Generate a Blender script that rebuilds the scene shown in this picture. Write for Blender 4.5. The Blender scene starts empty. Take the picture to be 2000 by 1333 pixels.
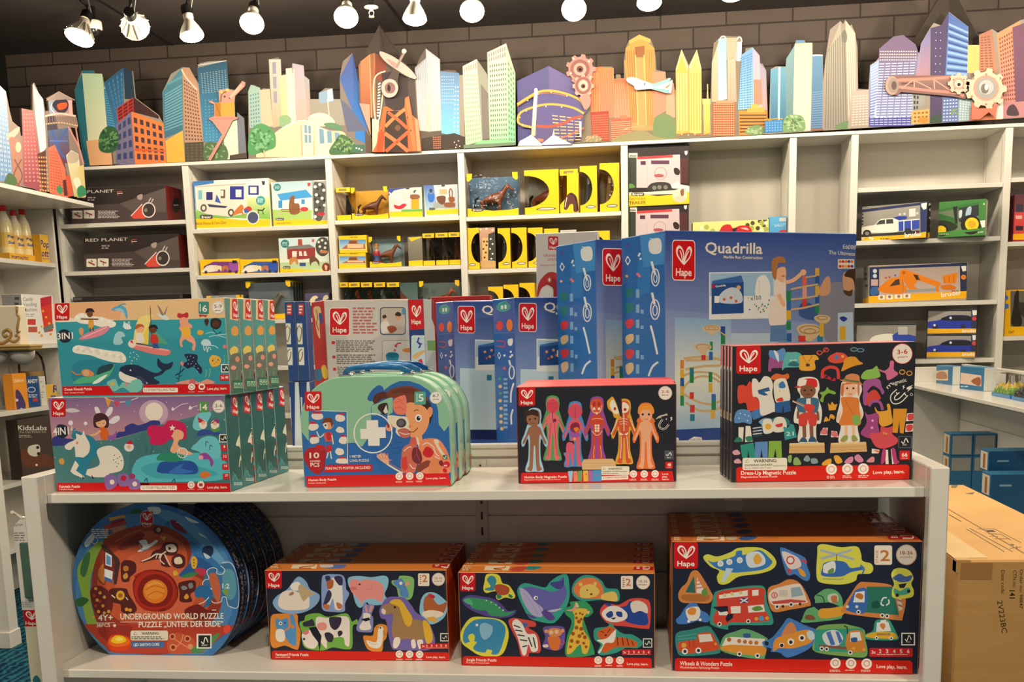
import bpy, bmesh, math, random
from mathutils import Vector, Matrix
from mathutils.geometry import tessellate_polygon
random.seed(7)
SC = bpy.context.scene
COL = SC.collection
PI = math.pi
F, PX, PY, CZ = 2020.0, 1000.0, 970.0, 1.25
_y, _p, _r = [math.radians(a) for a in (-6.69, 9.285, -1.522)]
_f = Vector((math.sin(_y) * math.cos(_p), math.cos(_y) * math.cos(_p), -math.sin(_p)))
_rt = Vector((math.cos(_y), -math.sin(_y), 0))
_u = _rt.cross(_f)
RT = math.cos(_r) * _rt + math.sin(_r) * _u
UP = -math.sin(_r) * _rt + math.cos(_r) * _u
EYE = Vector((0, 0, CZ))
cd = bpy.data.cameras.new('camera')
cam = bpy.data.objects.new('camera', cd)
COL.objects.link(cam)
mw = Matrix((RT, UP, -_f)).transposed().to_4x4()
mw.translation = EYE
cam.matrix_world = mw
cd.sensor_width = 36
cd.lens = 36 * F / 2000
cd.shift_y = (PY - 666.5) / 2000
cd.clip_start = 0.05
SC.camera = cam
def ray(x, y):
    return RT * ((x - PX) / F) - UP * ((y - PY) / F) + _f
def onY(x, y, Y):
    d = ray(x, y)
    return EYE + d * (Y / d.y)
def onZ(x, y, Z):
    d = ray(x, y)
    return EYE + d * ((Z - CZ) / d.z)
def onX(x, y, X):
    d = ray(x, y)
    return EYE + d * (X / d.x)
def lin(c):
    return c / 12.92 if c <= 0.04045 else ((c + 0.055) / 1.055) ** 2.4
_cc = {}
def col(s):
    if not isinstance(s, str):
        return s
    if s not in _cc:
        if len(s) == 3:
            v = [int(ch, 16) / 15 for ch in s]
        else:
            v = [int(s[i:i + 2], 16) / 255 for i in (0, 2, 4)]
        _cc[s] = tuple(lin(a) for a in v) + (1.0,)
    return _cc[s]
def nmat(name):
    m = bpy.data.materials.new(name)
    m.use_nodes = True
    nt = m.node_tree
    return m, nt, nt.nodes['Principled BSDF']
def print_mat(name, rough, coat=0.0, spec=0.5, wear=0.03):
    m, nt, b = nmat(name)
    a = nt.nodes.new('ShaderNodeAttribute')
    a.attribute_name = 'Col'
    n = nt.nodes.new('ShaderNodeTexNoise')
    n.inputs['Scale'].default_value = 60
    tc = nt.nodes.new('ShaderNodeTexCoord')
    nt.links.new(tc.outputs['Object'], n.inputs['Vector'])
    mr = nt.nodes.new('ShaderNodeMapRange')
    mr.inputs['To Min'].default_value = rough - wear
    mr.inputs['To Max'].default_value = rough + wear
    nt.links.new(n.outputs['Fac'], mr.inputs['Value'])
    nt.links.new(mr.outputs['Result'], b.inputs['Roughness'])
    nt.links.new(a.outputs['Color'], b.inputs['Base Color'])
    b.inputs['Specular IOR Level'].default_value = spec
    b.inputs['Coat Weight'].default_value = coat
    b.inputs['Coat Roughness'].default_value = 0.12
    return m
def noise_mat(name, c1, c2, scale, rough=0.5, bump=0.0, spec=0.5, metal=0.0, stretch=None, coord='Object'):
    m, nt, b = nmat(name)
    tc = nt.nodes.new('ShaderNodeTexCoord')
    n = nt.nodes.new('ShaderNodeTexNoise')
    n.inputs['Scale'].default_value = scale
    n.inputs['Detail'].default_value = 4
    src = tc.outputs[coord]
    if stretch:
        mp = nt.nodes.new('ShaderNodeMapping')
        mp.inputs['Scale'].default_value = stretch
        nt.links.new(src, mp.inputs['Vector'])
        src = mp.outputs['Vector']
    nt.links.new(src, n.inputs['Vector'])
    r = nt.nodes.new('ShaderNodeValToRGB')
    r.color_ramp.elements[0].position = 0.3
    r.color_ramp.elements[1].position = 0.7
    r.color_ramp.elements[0].color = col(c1)
    r.color_ramp.elements[1].color = col(c2)
    nt.links.new(n.outputs['Fac'], r.inputs['Fac'])
    nt.links.new(r.outputs['Color'], b.inputs['Base Color'])
    b.inputs['Roughness'].default_value = rough
    b.inputs['Specular IOR Level'].default_value = spec
    b.inputs['Metallic'].default_value = metal
    if bump:
        bp = nt.nodes.new('ShaderNodeBump')
        bp.inputs['Strength'].default_value = bump
        bp.inputs['Distance'].default_value = 0.002
        nt.links.new(n.outputs['Fac'], bp.inputs['Height'])
        nt.links.new(bp.outputs['Normal'], b.inputs['Normal'])
    return m
M = {}
M['print'] = print_mat('printed_card', 0.42, 0.0, 0.4)
M['gloss'] = print_mat('laminated_card', 0.3, 0.25, 0.5)
M['matte'] = print_mat('matte_print', 0.7, 0.0, 0.25)
M['plastic'] = print_mat('coloured_plastic', 0.35, 0.1, 0.5)
M['lam'] = noise_mat('white_laminate', 'd9d5cc', 'dedbd3', 3, 0.24, 0.0, 0.45)
M['lam2'] = noise_mat('warm_panel', 'cdc7bd', 'd3cec5', 2, 0.5, 0.0, 0.4)
M['dark'] = noise_mat('black_metal', '0c0b0b', '141212', 30, 0.45, 0.05)
M['ceil'] = noise_mat('dark_ceiling', '302825', '3a312d', 3, 0.8, 0.1)
M['card'] = noise_mat('corrugated_cardboard', 'bd9259', 'c69b62', 9, 0.75, 0.12, 0.2, stretch=(1, 1, 8))
M['metal'] = noise_mat('painted_steel', 'c9c4b8', 'd2cdc2', 40, 0.4)
M['chrome'] = noise_mat('bright_steel', 'c8c8c8', 'd8d8d8', 40, 0.25, metal=1.0)
def block_wall():
    m, nt, b = nmat('dark_painted_block')
    tc = nt.nodes.new('ShaderNodeTexCoord')
    mp = nt.nodes.new('ShaderNodeMapping')
    mp.inputs['Rotation'].default_value = (PI / 2, 0, 0)
    br = nt.nodes.new('ShaderNodeTexBrick')
    br.inputs['Scale'].default_value = 1.0
    br.inputs['Brick Width'].default_value = 0.31
    br.inputs['Row Height'].default_value = 0.098
    br.inputs['Mortar Size'].default_value = 0.004
    br.inputs['Mortar Smooth'].default_value = 0.3
    br.inputs['Color1'].default_value = col('584b43')
    br.inputs['Color2'].default_value = col('50443c')
    br.inputs['Mortar'].default_value = col('2a211c')
    nt.links.new(tc.outputs['Object'], mp.inputs['Vector'])
    nt.links.new(mp.outputs['Vector'], br.inputs['Vector'])
    nt.links.new(br.outputs['Color'], b.inputs['Base Color'])
    bp = nt.nodes.new('ShaderNodeBump')
    bp.inputs['Strength'].default_value = 0.6
    bp.inputs['Distance'].default_value = 0.008
    inv = nt.nodes.new('ShaderNodeMath')
    inv.operation = 'SUBTRACT'
    inv.inputs[0].default_value = 1
    nt.links.new(br.outputs['Fac'], inv.inputs[1])
    nt.links.new(inv.outputs[0], bp.inputs['Height'])
    nt.links.new(bp.outputs['Normal'], b.inputs['Normal'])
    b.inputs['Roughness'].default_value = 0.6
    return m
M['block'] = block_wall()
def carpet():
    m, nt, b = nmat('blue_carpet')
    tc = nt.nodes.new('ShaderNodeTexCoord')
    v = nt.nodes.new('ShaderNodeTexWave')
    v.inputs['Scale'].default_value = 9
    v.inputs['Distortion'].default_value = 6
    v.inputs['Detail'].default_value = 3
    v.inputs['Detail Scale'].default_value = 3
    r = nt.nodes.new('ShaderNodeValToRGB')
    e = r.color_ramp.elements
    e[0].color = col('0b2740')
    e[1].color = col('2b6a72')
    n = e.new(0.5)
    n.color = col('1a4a66')
    nt.links.new(tc.outputs['Object'], v.inputs['Vector'])
    nt.links.new(v.outputs['Fac'], r.inputs['Fac'])
    nt.links.new(r.outputs['Color'], b.inputs['Base Color'])
    b.inputs['Roughness'].default_value = 0.95
    b.inputs['Specular IOR Level'].default_value = 0.1
    return m
M['carpet'] = carpet()
def clear_mat():
    m = bpy.data.materials.new('clear_plastic')
    m.use_nodes = True
    nt = m.node_tree
    nt.nodes.clear()
    o = nt.nodes.new('ShaderNodeOutputMaterial')
    mx = nt.nodes.new('ShaderNodeMixShader')
    t = nt.nodes.new('ShaderNodeBsdfTransparent')
    g = nt.nodes.new('ShaderNodeBsdfGlossy')
    g.inputs['Roughness'].default_value = 0.06
    lw = nt.nodes.new('ShaderNodeLayerWeight')
    lw.inputs['Blend'].default_value = 0.18
    n = nt.nodes.new('ShaderNodeTexNoise')
    n.inputs['Scale'].default_value = 14
    tc = nt.nodes.new('ShaderNodeTexCoord')
    nt.links.new(tc.outputs['Object'], n.inputs['Vector'])
    bp = nt.nodes.new('ShaderNodeBump')
    bp.inputs['Strength'].default_value = 0.5
    bp.inputs['Distance'].default_value = 0.006
    nt.links.new(n.outputs['Fac'], bp.inputs['Height'])
    nt.links.new(bp.outputs['Normal'], g.inputs['Normal'])
    nt.links.new(lw.outputs['Fresnel'], mx.inputs['Fac'])
    nt.links.new(t.outputs[0], mx.inputs[1])
    nt.links.new(g.outputs[0], mx.inputs[2])
    nt.links.new(mx.outputs[0], o.inputs[0])
    return m
M['clear'] = clear_mat()
def emis(name, c, s):
    m, nt, b = nmat(name)
    b.inputs['Base Color'].default_value = col('fff')
    b.inputs['Emission Color'].default_value = c
    b.inputs['Emission Strength'].default_value = s
    return m
M['glow'] = emis('lit_lamp_lens', (1, .82, .55, 1), 30)
EPS = 3.0e-6
class MB:
    def __init__(s):
        s.v, s.f, s.c, s.m = [], [], [], []
    def quadlist(s, vs, fs, c, m=0):
        o = len(s.v)
        s.v += [Vector(p) for p in vs]
        if isinstance(c, list): vc = [col(q) for q in c]
        else: vc, c = None, col(c)
        for f in fs:
            s.f.append([i + o for i in f])
            s.c.append([vc[i] for i in f] if vc else c)
            s.m.append(m)
    def poly(s, pts, c, m=0):
        n = len(pts)
        if n == 3 or (n == 4 and not isinstance(c, list)):
            s.quadlist(pts, [list(range(n))], c, m)
        else:
            t = tessellate_polygon([[Vector(p) for p in pts]])
            s.quadlist(pts, t, c, m)
    def box(s, x0, y0, z0, x1, y1, z1, c='fff', m=0, bev=0.0, cols=None, ecol=None):
        b = bmesh.new()
        bmesh.ops.create_cube(b, size=1)
        for v in b.verts:
            v.co = Vector(((x0 + x1) / 2 + v.co.x * (x1 - x0), (y0 + y1) / 2 + v.co.y * (y1 - y0), (z0 + z1) / 2 + v.co.z * (z1 - z0)))
        if bev:
            bmesh.ops.bevel(b, geom=b.edges[:], offset=bev, segments=1, affect='EDGES')
        b.normal_update()
        b.verts.index_update()
        base = len(s.v)
        s.v += [v.co.copy() for v in b.verts]
        for f in b.faces:
            n = f.normal
            cc = c
            key = None
            if n.y < -.95: key = 'F'
            elif n.y > .95: key = 'B'
            elif n.x < -.95: key = 'L'
            elif n.x > .95: key = 'R'
            elif n.z > .95: key = 'T'
            elif n.z < -.95: key = 'D'
            if cols and key: cc = cols.get(key, c)
            if key is None and ecol: cc = ecol
            s.f.append([base + v.index for v in f.verts])
            s.c.append(col(cc))
            s.m.append(m)
        b.free()
        return s
    def prism(s, pts, y0, y1, c, m=0, side=None):
        """polygon in local (x,z) extruded from y0 (front) to y1"""
        n = len(pts)
        a = [Vector((p[0], y0, p[1])) for p in pts]
        b = [Vector((p[0], y1, p[1])) for p in pts]
        s.poly(a, c, m)
        s.poly(b, side or c, m)
        for i in range(n):
            j = (i + 1) % n
            s.quadlist([a[i], a[j], b[j], b[i]], [[0, 1, 2, 3]], side or c, m)
    def lathe(s, prof, c, m=0, seg=20, mat=None, cols=None):
        mat = mat or Matrix()
        rings = []
        o = len(s.v)
        for r, z in prof:
            for k in range(seg):
                a = 2 * PI * k / seg
                s.v.append(mat @ Vector((r * math.cos(a), r * math.sin(a), z)))
        for i in range(len(prof) - 1):
            cc = col(cols[i] if cols else c)
            for k in range(seg):
                k2 = (k + 1) % seg
                s.f.append([o + i * seg + k, o + i * seg + k2, o + (i + 1) * seg + k2, o + (i + 1) * seg + k])
                s.c.append(cc)
                s.m.append(m)
        return s
    def tube(s, pts, r, c, m=0, seg=8, cap=True):
        pts = [Vector(p) for p in pts]
        o = len(s.v)
        n = len(pts)
        rr = r if isinstance(r, (list, tuple)) else [r] * n
        ref = Vector((0, 0, 1))
        for i, p in enumerate(pts):
            t = (pts[min(i + 1, n - 1)] - pts[max(i - 1, 0)]).normalized()
            a = t.cross(ref)
            if a.length < .05: a = t.cross(Vector((1, 0, 0)))
            a.normalize()
            b = t.cross(a)
            for k in range(seg):
                an = 2 * PI * k / seg
                s.v.append(p + (a * math.cos(an) + b * math.sin(an)) * rr[i])
        cc = col(c)
        for i in range(n - 1):
            for k in range(seg):
                k2 = (k + 1) % seg
                s.f.append([o + i * seg + k, o + i * seg + k2, o + (i + 1) * seg + k2, o + (i + 1) * seg + k])
                s.c.append(cc)
                s.m.append(m)
        if cap:
            for q in (0, n - 1):
                s.f.append([o + q * seg + k for k in range(seg)])
                s.c.append(cc)
                s.m.append(m)
        return s
    def build(s, name, mats, parent=None, smooth=False, auto=False):
        me = bpy.data.meshes.new(name)
        me.from_pydata([tuple(v) for v in s.v], [], s.f)
        if not isinstance(mats, (list, tuple)): mats = [mats]
        for m in mats: me.materials.append(M[m] if isinstance(m, str) else m)
        me.polygons.foreach_set('material_index', s.m)
        at = me.color_attributes.new('Col', 'FLOAT_COLOR', 'CORNER')
        arr = []
        for f, c in zip(s.f, s.c):
            arr += [x for q in c for x in q] if isinstance(c, list) else list(c) * len(f)
        at.data.foreach_set('color', arr)
        if smooth: me.polygons.foreach_set('use_smooth', [True] * len(me.polygons))
        me.update()
        o = bpy.data.objects.new(name, me)
        COL.objects.link(o)
        if parent: o.parent = parent
        return o
def tag(o, label=None, cat=None, group=None, kind=None):
    if label: o['label'] = label
    if cat: o['category'] = cat
    if group: o['group'] = group
    if kind: o['kind'] = kind
    return o
def thing(name, label, cat, loc=(0, 0, 0), rz=0, group=None):
    o = bpy.data.objects.new(name, None)
    o.empty_display_size = 0.05
    COL.objects.link(o)
    o.location = loc
    o.rotation_euler = (0, 0, rz)
    return tag(o, label, cat, group)
def kids(o):
    return [c for c in bpy.data.objects if c.parent == o]
def dup(o, loc, rz=None, label=None, group=None):
    r = o.copy()
    COL.objects.link(r)
    r.location = loc
    if rz is not None: r.rotation_euler = (0, 0, rz)
    tag(r, label, None, group)
    for ch in kids(o):
        c = ch.copy()
        COL.objects.link(c)
        c.parent = r
        for g in kids(ch):
            d = g.copy()
            COL.objects.link(d)
            d.parent = c
    return r
_tc = {}
def text_mesh(s, bold=0.0):
    k = (s, bold)
    if k not in _tc:
        cu = bpy.data.curves.new('t', 'FONT')
        cu.body = s
        cu.size = 1
        cu.resolution_u = 2
        cu.offset = bold
        ob = bpy.data.objects.new('t', cu)
        COL.objects.link(ob)
        dg = bpy.context.evaluated_depsgraph_get()
        me = ob.evaluated_get(dg).to_mesh()
        vs = [(v.co.x, v.co.y) for v in me.vertices]
        fs = [list(p.vertices) for p in me.polygons]
        ob.evaluated_get(dg).to_mesh_clear()
        bpy.data.objects.remove(ob)
        bpy.data.curves.remove(cu)
        xs = [v[0] for v in vs] or [0, 1]
        x0, x1 = min(xs), max(xs)
        w = (x1 - x0) or 1
        _tc[k] = ([((x - x0) / w, y / 0.729) for x, y in vs], fs, w / 0.729)
    return _tc[k]
def smooth(pts, n=5, closed=True):
    out = []
    L = len(pts)
    for i in range(L if closed else L - 1):
        if closed:
            p = [pts[(i + k - 1) % L] for k in range(4)]
        else:
            p = [pts[min(max(i + k - 1, 0), L - 1)] for k in range(4)]
        for j in range(n):
            t = j / n
            out.append(tuple(0.5 * (2 * p[1][a] + (p[2][a] - p[0][a]) * t + (2 * p[0][a] - 5 * p[1][a] + 4 * p[2][a] - p[3][a]) * t * t
                                    + (3 * p[1][a] - p[0][a] - 3 * p[2][a] + p[3][a]) * t ** 3) for a in (0, 1)))
    if not closed: out.append(pts[-1])
    return out
def ell(cx, cy, rx, ry, rot=0, n=20):
    c, s = math.cos(rot), math.sin(rot)
    return [(cx + rx * math.cos(a) * c - ry * math.sin(a) * s, cy + rx * math.cos(a) * s + ry * math.sin(a) * c)
            for a in (2 * PI * k / n for k in range(n))]
def rrect(x0, y0, x1, y1, r):
    if r <= 0: return [(x0, y0), (x1, y0), (x1, y1), (x0, y1)]
    o = []
    for cx, cy, a0 in ((x1 - r, y0 + r, -90), (x1 - r, y1 - r, 0), (x0 + r, y1 - r, 90), (x0 + r, y0 + r, 180)):
        for k in range(4):
            a = math.radians(a0 + 30 * k)
            o.append((cx + r * math.cos(a), cy + r * math.sin(a)))
    return o
class Face:
    """a flat printable face: maps crop coordinates of a surveyed view to the face plane (u,v)"""
    def __init__(s, mb, frame, org, eu, ev, en, umax=None, vmax=None, m=0):
        s.mb, s.fr, s.o, s.eu, s.ev, s.en = mb, frame, Vector(org), Vector(eu), Vector(ev), Vector(en)
        s.um, s.vm, s.m = umax, vmax, m
        s.inv = frame.inverted()
        s.eps = EPS * max(1.0, (frame @ Vector(org)).y * .8)
        s.lev = 2
        s.c = (0, 0, 1)
        s.eye = s.inv @ EYE
        s.rot = s.inv.to_3x3()
        s.xf = None
        s.clip = None
    def px(s, x, y):
        if s.xf: x, y = s.xf(x, y)
        ox, oy, sc = s.c
        d = s.rot @ ray(ox + x / sc, oy + y / sc)
        t = (s.o - s.eye).dot(s.en) / d.dot(s.en)
        p = s.eye + d * t - s.o
        u, v = p.dot(s.eu), p.dot(s.ev)
        if s.clip:
            cu, cv, R = s.clip
            k = math.hypot(u - cu, v - cv)
            if k > R: u, v = cu + (u - cu) * R / k, cv + (v - cv) * R / k
        if s.um is not None:
            u = min(max(u, 0.0004), s.um - 0.0004)
            v = min(max(v, 0.0004), s.vm - 0.0004)
        return s.o + s.eu * u + s.ev * v
    def put(s, pts, c, up=True):
        if up: s.lev += 1
        off = s.en * (s.eps * s.lev)
        s.mb.poly([s.px(*p) + off for p in pts], c, s.m)
    def stroke(s, pts, w, c, closed=False):
        s.lev += 1
        off = s.en * (s.eps * s.lev)
        n = len(pts)
        L, R = [], []
        for i in range(n):
            a = pts[(i - 1) % n if closed else max(i - 1, 0)]
            b = pts[(i + 1) % n if closed else min(i + 1, n - 1)]
            dx, dy = b[0] - a[0], b[1] - a[1]
            l = math.hypot(dx, dy) or 1
            nx, ny = -dy / l * w / 2, dx / l * w / 2
            L.append(s.px(pts[i][0] + nx, pts[i][1] + ny) + off)
            R.append(s.px(pts[i][0] - nx, pts[i][1] - ny) + off)
        vs = L + R
        fs = [[i, (i + 1) % n, n + (i + 1) % n, n + i] for i in range(n if closed else n - 1)]
        s.mb.quadlist(vs, fs, c, s.m)
    def text(s, t, x0, y0, x1, y1, h, c, bold=0.0):
        vs, fs, asp = text_mesh(t, bold)
        s.lev += 1
        off = s.en * (s.eps * s.lev)
        dx, dy = x1 - x0, y1 - y0
        l = math.hypot(dx, dy) or 1
        ux, uy = dy / l * h, -dx / l * h
        s.mb.quadlist([s.px(x0 + dx * a + ux * b, y0 + dy * a + uy * b) + off for a, b in vs], fs, c, s.m)
    def hape(s, x0, y0, x1, y1, border=False, bg='d0161d', r=0.1, tilt=0.0):
        w, h = x1 - x0, y1 - y0
        sv = s.xf
        P = lambda a, b: (x0 + a * w, y0 + b * h + tilt * a * w)
        if border:
            s.put([P(a, b) for a, b in rrect(-.03, -.025, 1.03, 1.025, .12)], 'f2ece6')
        s.put([P(a, b) for a, b in rrect(0, 0, 1, 1, r)], bg)
        wht = 'fbf3ee'
        left = smooth([(.50, .62), (.20, .40), (.15, .22), (.27, .12), (.42, .17), (.52, .33), (.53, .50)], 4)
        right = smooth([(.50, .62), (.55, .40), (.66, .19), (.80, .14), (.88, .25), (.80, .42), (.65, .54)], 4)
        s.put([P(a, b) for a, b in left], wht)
        s.put([P(a, b) for a, b in right], wht)
        sh = lambda L, k: [(sum(q[0] for q in L) / len(L) + (p[0] - sum(q[0] for q in L) / len(L)) * k, sum(q[1] for q in L) / len(L) + (p[1] - sum(q[1] for q in L) / len(L)) * k) for p in L]
        s.put([P(a, b) for a, b in sh(left, .66)], bg)
        s.put([P(a, b) for a, b in sh(right, .66)], bg)
        s.stroke([P(.49, .60), P(.40, .36), P(.33, .25)], w * .045, wht)
        s.stroke([P(.51, .60), P(.62, .38), P(.74, .25)], w * .045, wht)
        a, b = P(.14, .90), P(.86, .90)
        s.text('Hape', a[0], a[1], b[0], b[1], h * .20, wht, 0.02)
    def art(s, c, spec):
        s.c = c
        for ln in spec.strip().split('\n'):
            ln = ln.strip()
            if not ln or ln[0] == '#': continue
            tk = ln.split(' ')
            op, cl, a = tk[0], tk[1], tk[2:]
            if op in 'lsod' and (len(cl) < 3 or '.' in cl): cl, a = a[0], [cl] + a[1:]
            if op in 'eorhHx': a = ' '.join(a).replace(',', ' ').split()
            elif op in 'tT':
                q = []
                while len(q) < 5: q += a.pop(0).split(',')
                a = q + a
            if op in 'pbls':
                k = 1 if op in 'ls' else 0
                pts = [tuple(float(q) for q in t.split(',')) for t in a[k:]]
                if op == 'p': s.put(pts, cl)
                elif op == 'b': s.put(smooth(pts), cl)
                elif op == 'l': s.stroke(pts, float(a[0]), cl)
                else: s.stroke(smooth(pts, 5, False), float(a[0]), cl)
            elif op == 'g':   # quad printed with a blend: top colour, bottom colour, TL TR BR BL
                pts = [tuple(float(q) for q in t.split(',')) for t in a[1:]]
                c1, c2 = col(cl), col(a[0])
                ya, yb = min(q[1] for q in pts), max(q[1] for q in pts)
                s.put(pts, [tuple(u + (v - u) * (q[1] - ya) / (yb - ya) for u, v in zip(c1, c2)) for q in pts])
            elif op == 'e':
                q = [float(t) for t in a]
                s.put(ell(q[0], q[1], q[2], q[3] if len(q) > 3 else q[2], math.radians(q[4]) if len(q) > 4 else 0), cl)
            elif op == 'o':
                q = [float(t) for t in a]
                s.stroke(ell(q[1], q[2], q[3], q[4] if len(q) > 4 else q[3], 0, 28), q[0], cl, True)
            elif op == 'r':
                q = [float(t) for t in a]
                s.put(rrect(*q[:4], q[4] if len(q) > 4 else 0), cl)
            elif op == 'f':   # leaves scattered in an ellipse: count size cx,cy rx,ry
                q = [float(t) for t in ' '.join(a).replace(',', ' ').split()]
                rnd = random.Random(int(q[2] + q[3]))
                for i in range(int(q[0])):
                    an, rr = rnd.uniform(0, 6.28), math.sqrt(rnd.random())
                    s.put(ell(q[2] + rr * q[4] * math.cos(an), q[3] + rr * q[5] * math.sin(an), q[1] * rnd.uniform(.5, 1.2), q[1] * rnd.uniform(.4, .8), an, 6), cl)
            elif op == 'd':   # dots: radius then centres
                s.lev += 1
                for t in a[1:]:
                    x, y = t.split(',')
                    s.put(ell(float(x), float(y), float(a[0]), float(a[0]), 0, 8), cl, False)
            elif op == 't' or op == 'T':
                q = [float(t) for t in a[:5]]
                s.text(' '.join(a[5:]), *q, cl, 0.018 if op == 'T' else 0.004)
            elif op == 'h' or op == 'H':
                q = [float(t) for t in a]
                s.hape(*q[:4], border=(op == 'H'), bg=cl, tilt=q[4] if len(q) > 4 else 0)
            elif op == 'x':   # unreadable small print: rows of thin bars x0 y0 x1 y1 rows
                q = [float(t) for t in a]
                n = int(q[4])
                s.lev += 1
                rnd = random.Random(int(q[0] * 7 + q[1]))
                for i in range(n):
                    yy = q[1] + (q[3] - q[1]) * (i + .5) / n
                    hh = (q[3] - q[1]) / n * .27
                    x = q[0]
                    xe = q[2] - (q[2] - q[0]) * rnd.uniform(0, .22)
                    while x < xe:
                        w = min(rnd.uniform(1.5, 5) * hh * 2, xe - x)
                        s.put([(x, yy - hh), (x + w, yy - hh), (x + w, yy + hh), (x, yy + hh)], cl, False)
                        x += w + hh * 1.6
            elif op == 'w':   # window grid on a quad: cols rows fillx filly then 4 corners TL TR BR BL
                nx, ny, fx, fy = [float(t) for t in a[:4]]
                q = [tuple(float(z) for z in t.split(',')) for t in a[4:8]]
                nx, ny = int(nx), int(ny)
                s.lev += 1
                bl = lambda u, v: ((q[0][0] * (1 - u) + q[1][0] * u) * (1 - v) + (q[3][0] * (1 - u) + q[2][0] * u) * v,
                                   (q[0][1] * (1 - u) + q[1][1] * u) * (1 - v) + (q[3][1] * (1 - u) + q[2][1] * u) * v)
                for i in range(nx):
                    for j in range(ny):
                        u0, u1 = (i + .5 - fx / 2) / nx, (i + .5 + fx / 2) / nx
                        v0, v1 = (j + .5 - fy / 2) / ny, (j + .5 + fy / 2) / ny
                        s.put([bl(u0, v0), bl(u1, v0), bl(u1, v1), bl(u0, v1)], cl, False)
        return s
class Carton:
    """a box standing on a surface: front-left-bottom corner P0, yaw, width, depth, height"""
    def __init__(s, P0, yaw, w, d, h, cols, bev=0.0009, ecol=None):
        s.P0, s.yaw, s.w, s.d, s.h = Vector(P0), yaw, w, d, h
        s.mb = MB()
        s.frame = Matrix.Translation(s.P0) @ Matrix.Rotation(yaw, 4, 'Z')
        s.mb.box(0, 0, 0, w, d, h, cols.get('F', 'fff'), 0, bev, cols, ecol)
    def face(s, k, m=0):
        w, d, h = s.w, s.d, s.h
        if k == 'F': return Face(s.mb, s.frame, (0, 0, 0), (1, 0, 0), (0, 0, 1), (0, -1, 0), w, h, m)
        if k == 'T': return Face(s.mb, s.frame, (0, 0, h), (1, 0, 0), (0, 1, 0), (0, 0, 1), w, d, m)
        if k == 'L': return Face(s.mb, s.frame, (0, 0, 0), (0, 1, 0), (0, 0, 1), (-1, 0, 0), d, h, m)
        if k == 'R': return Face(s.mb, s.frame, (w, 0, 0), (0, 1, 0), (0, 0, 1), (1, 0, 0), d, h, m)
    def build(s, name, label, cat, mat='print', group=None):
        o = s.mb.build(name, mat)
        o.location = s.P0
        o.rotation_euler = (0, 0, s.yaw)
        tag(o, label, cat, group)
        return o
def fit(BL, BR, TL, z, TB=None, d=None, side=None):
    """box from surveyed corners: bottom-left / bottom-right of the front on height z, top-left of the front,
    optional back corner TB on the top face giving the depth"""
    P0, P1 = onZ(*BL, z), onZ(*BR, z)
    e = P1 - P0
    w = e.length
    yaw = math.atan2(e.y, e.x)
    n = Vector((math.sin(yaw), -math.cos(yaw), 0))
    r = ray(*TL)
    t = (P0 - EYE).dot(n) / r.dot(n)
    h = (EYE + r * t).z - z
    if TB is not None:
        Q = onZ(*TB, z + h) - P0
        d = Q.dot(-n)
    return dict(P0=P0 + Vector((0, 0, .0005)), yaw=yaw, w=w, d=d, h=h)
def fitY(xl, xr, yt, yb, Y, z, d, yaw=0.0):
    """box on a shelf of height z whose front stands at depth Y"""
    a, b = onY(xl, (yt + yb) / 2, Y), onY(xr, (yt + yb) / 2, Y)
    h = onY((xl + xr) / 2, yt, Y).z - z
    return dict(P0=Vector((a.x, Y, z + .0005)), yaw=yaw, w=(b.x - a.x) / math.cos(yaw), d=d, h=h)
def struct(name, mb, mats, label=None):
    o = mb.build(name, mats)
    o['kind'] = 'structure'
    if label: o['label'] = label
    return o
YW, ZC = 5.32, 2.707
XL, XR = -3.2, 2.75
b = MB(); b.box(XL, -3, -.1, XR, YW + .1, 0); struct('floor', b, 'carpet')
b = MB(); b.box(XL - .1, -3, ZC, XR + .1, YW + .1, ZC + .1); struct('ceiling', b, 'ceil')
b = MB(); b.box(XL - .1, YW, 0, XR + .1, YW + .1, ZC); struct('wall_back', b, 'block')
b = MB(); b.box(XL - .1, -3, 0, XL, YW, ZC); struct('wall_left', b, 'dark')
b = MB(); b.box(XR, -3, 0, XR + .1, YW, ZC); struct('wall_right', b, 'dark')
b = MB()
for x in (-2.3, -1.08, .14, 1.36): b.box(x, 0, ZC - .002, x + .012, YW, ZC + .001, '0b0908')
b.box(XL, 3.1, ZC - .002, XR, 3.11, ZC + .001)
struct('trim_1', b, 'dark')
LAM = 'e8e2d6'
def bookcase(x0, x1, shelves, label, base=.09, depth=.29, ztop=2.081, strips=True):
    t = thing('bookcase', label, 'bookcase', ((x0 + x1) / 2, 5.0, 0), 0, 'white bookcases along the back wall')
    w = (x1 - x0) / 2
    for s in (-1, 1):
        b = MB(); b.box(s * w - (.0155 if s > 0 else .0002), 0, 0, s * w + (.0155 if s < 0 else -.0002), depth, ztop - .0155, LAM, 0, .0008)
        b.build('side_panel', 'lam', t)
    b = MB(); b.box(-w + .016, depth - .012, base, w - .016, depth - .001, ztop - .0155); b.build('back_panel', 'lam2', t)
    b = MB(); b.box(-w + .0005, -.004, ztop - .015, w - .0005, depth, ztop, LAM, 0, .0008); b.build('top_panel', 'lam', t)
    b = MB(); b.box(-w + .016, .02, 0, w - .016, .04, base - .001); b.build('plinth', 'lam', t)
    for z in shelves:
        b = MB(); b.box(-w + .0165, .003, z - .02, w - .0165, depth - .013, z, LAM, 0, .0008); b.build('shelf', 'lam', t)
    if strips:
        for s in (-1, 1):
            for y in (.035, depth - .05):
                b = MB(); xs = s * (w - .0165)
                b.box(min(xs, xs - s * .0015), y, .2, max(xs, xs - s * .0015), y + .009, ztop - .03, '777')
                b.build('shelf_pin_strip', 'metal', t)
    return t
BX = [-2.825, -2.1415, -1.427, -.787, -.022, .740, 1.012, 1.675, 2.40]
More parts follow.
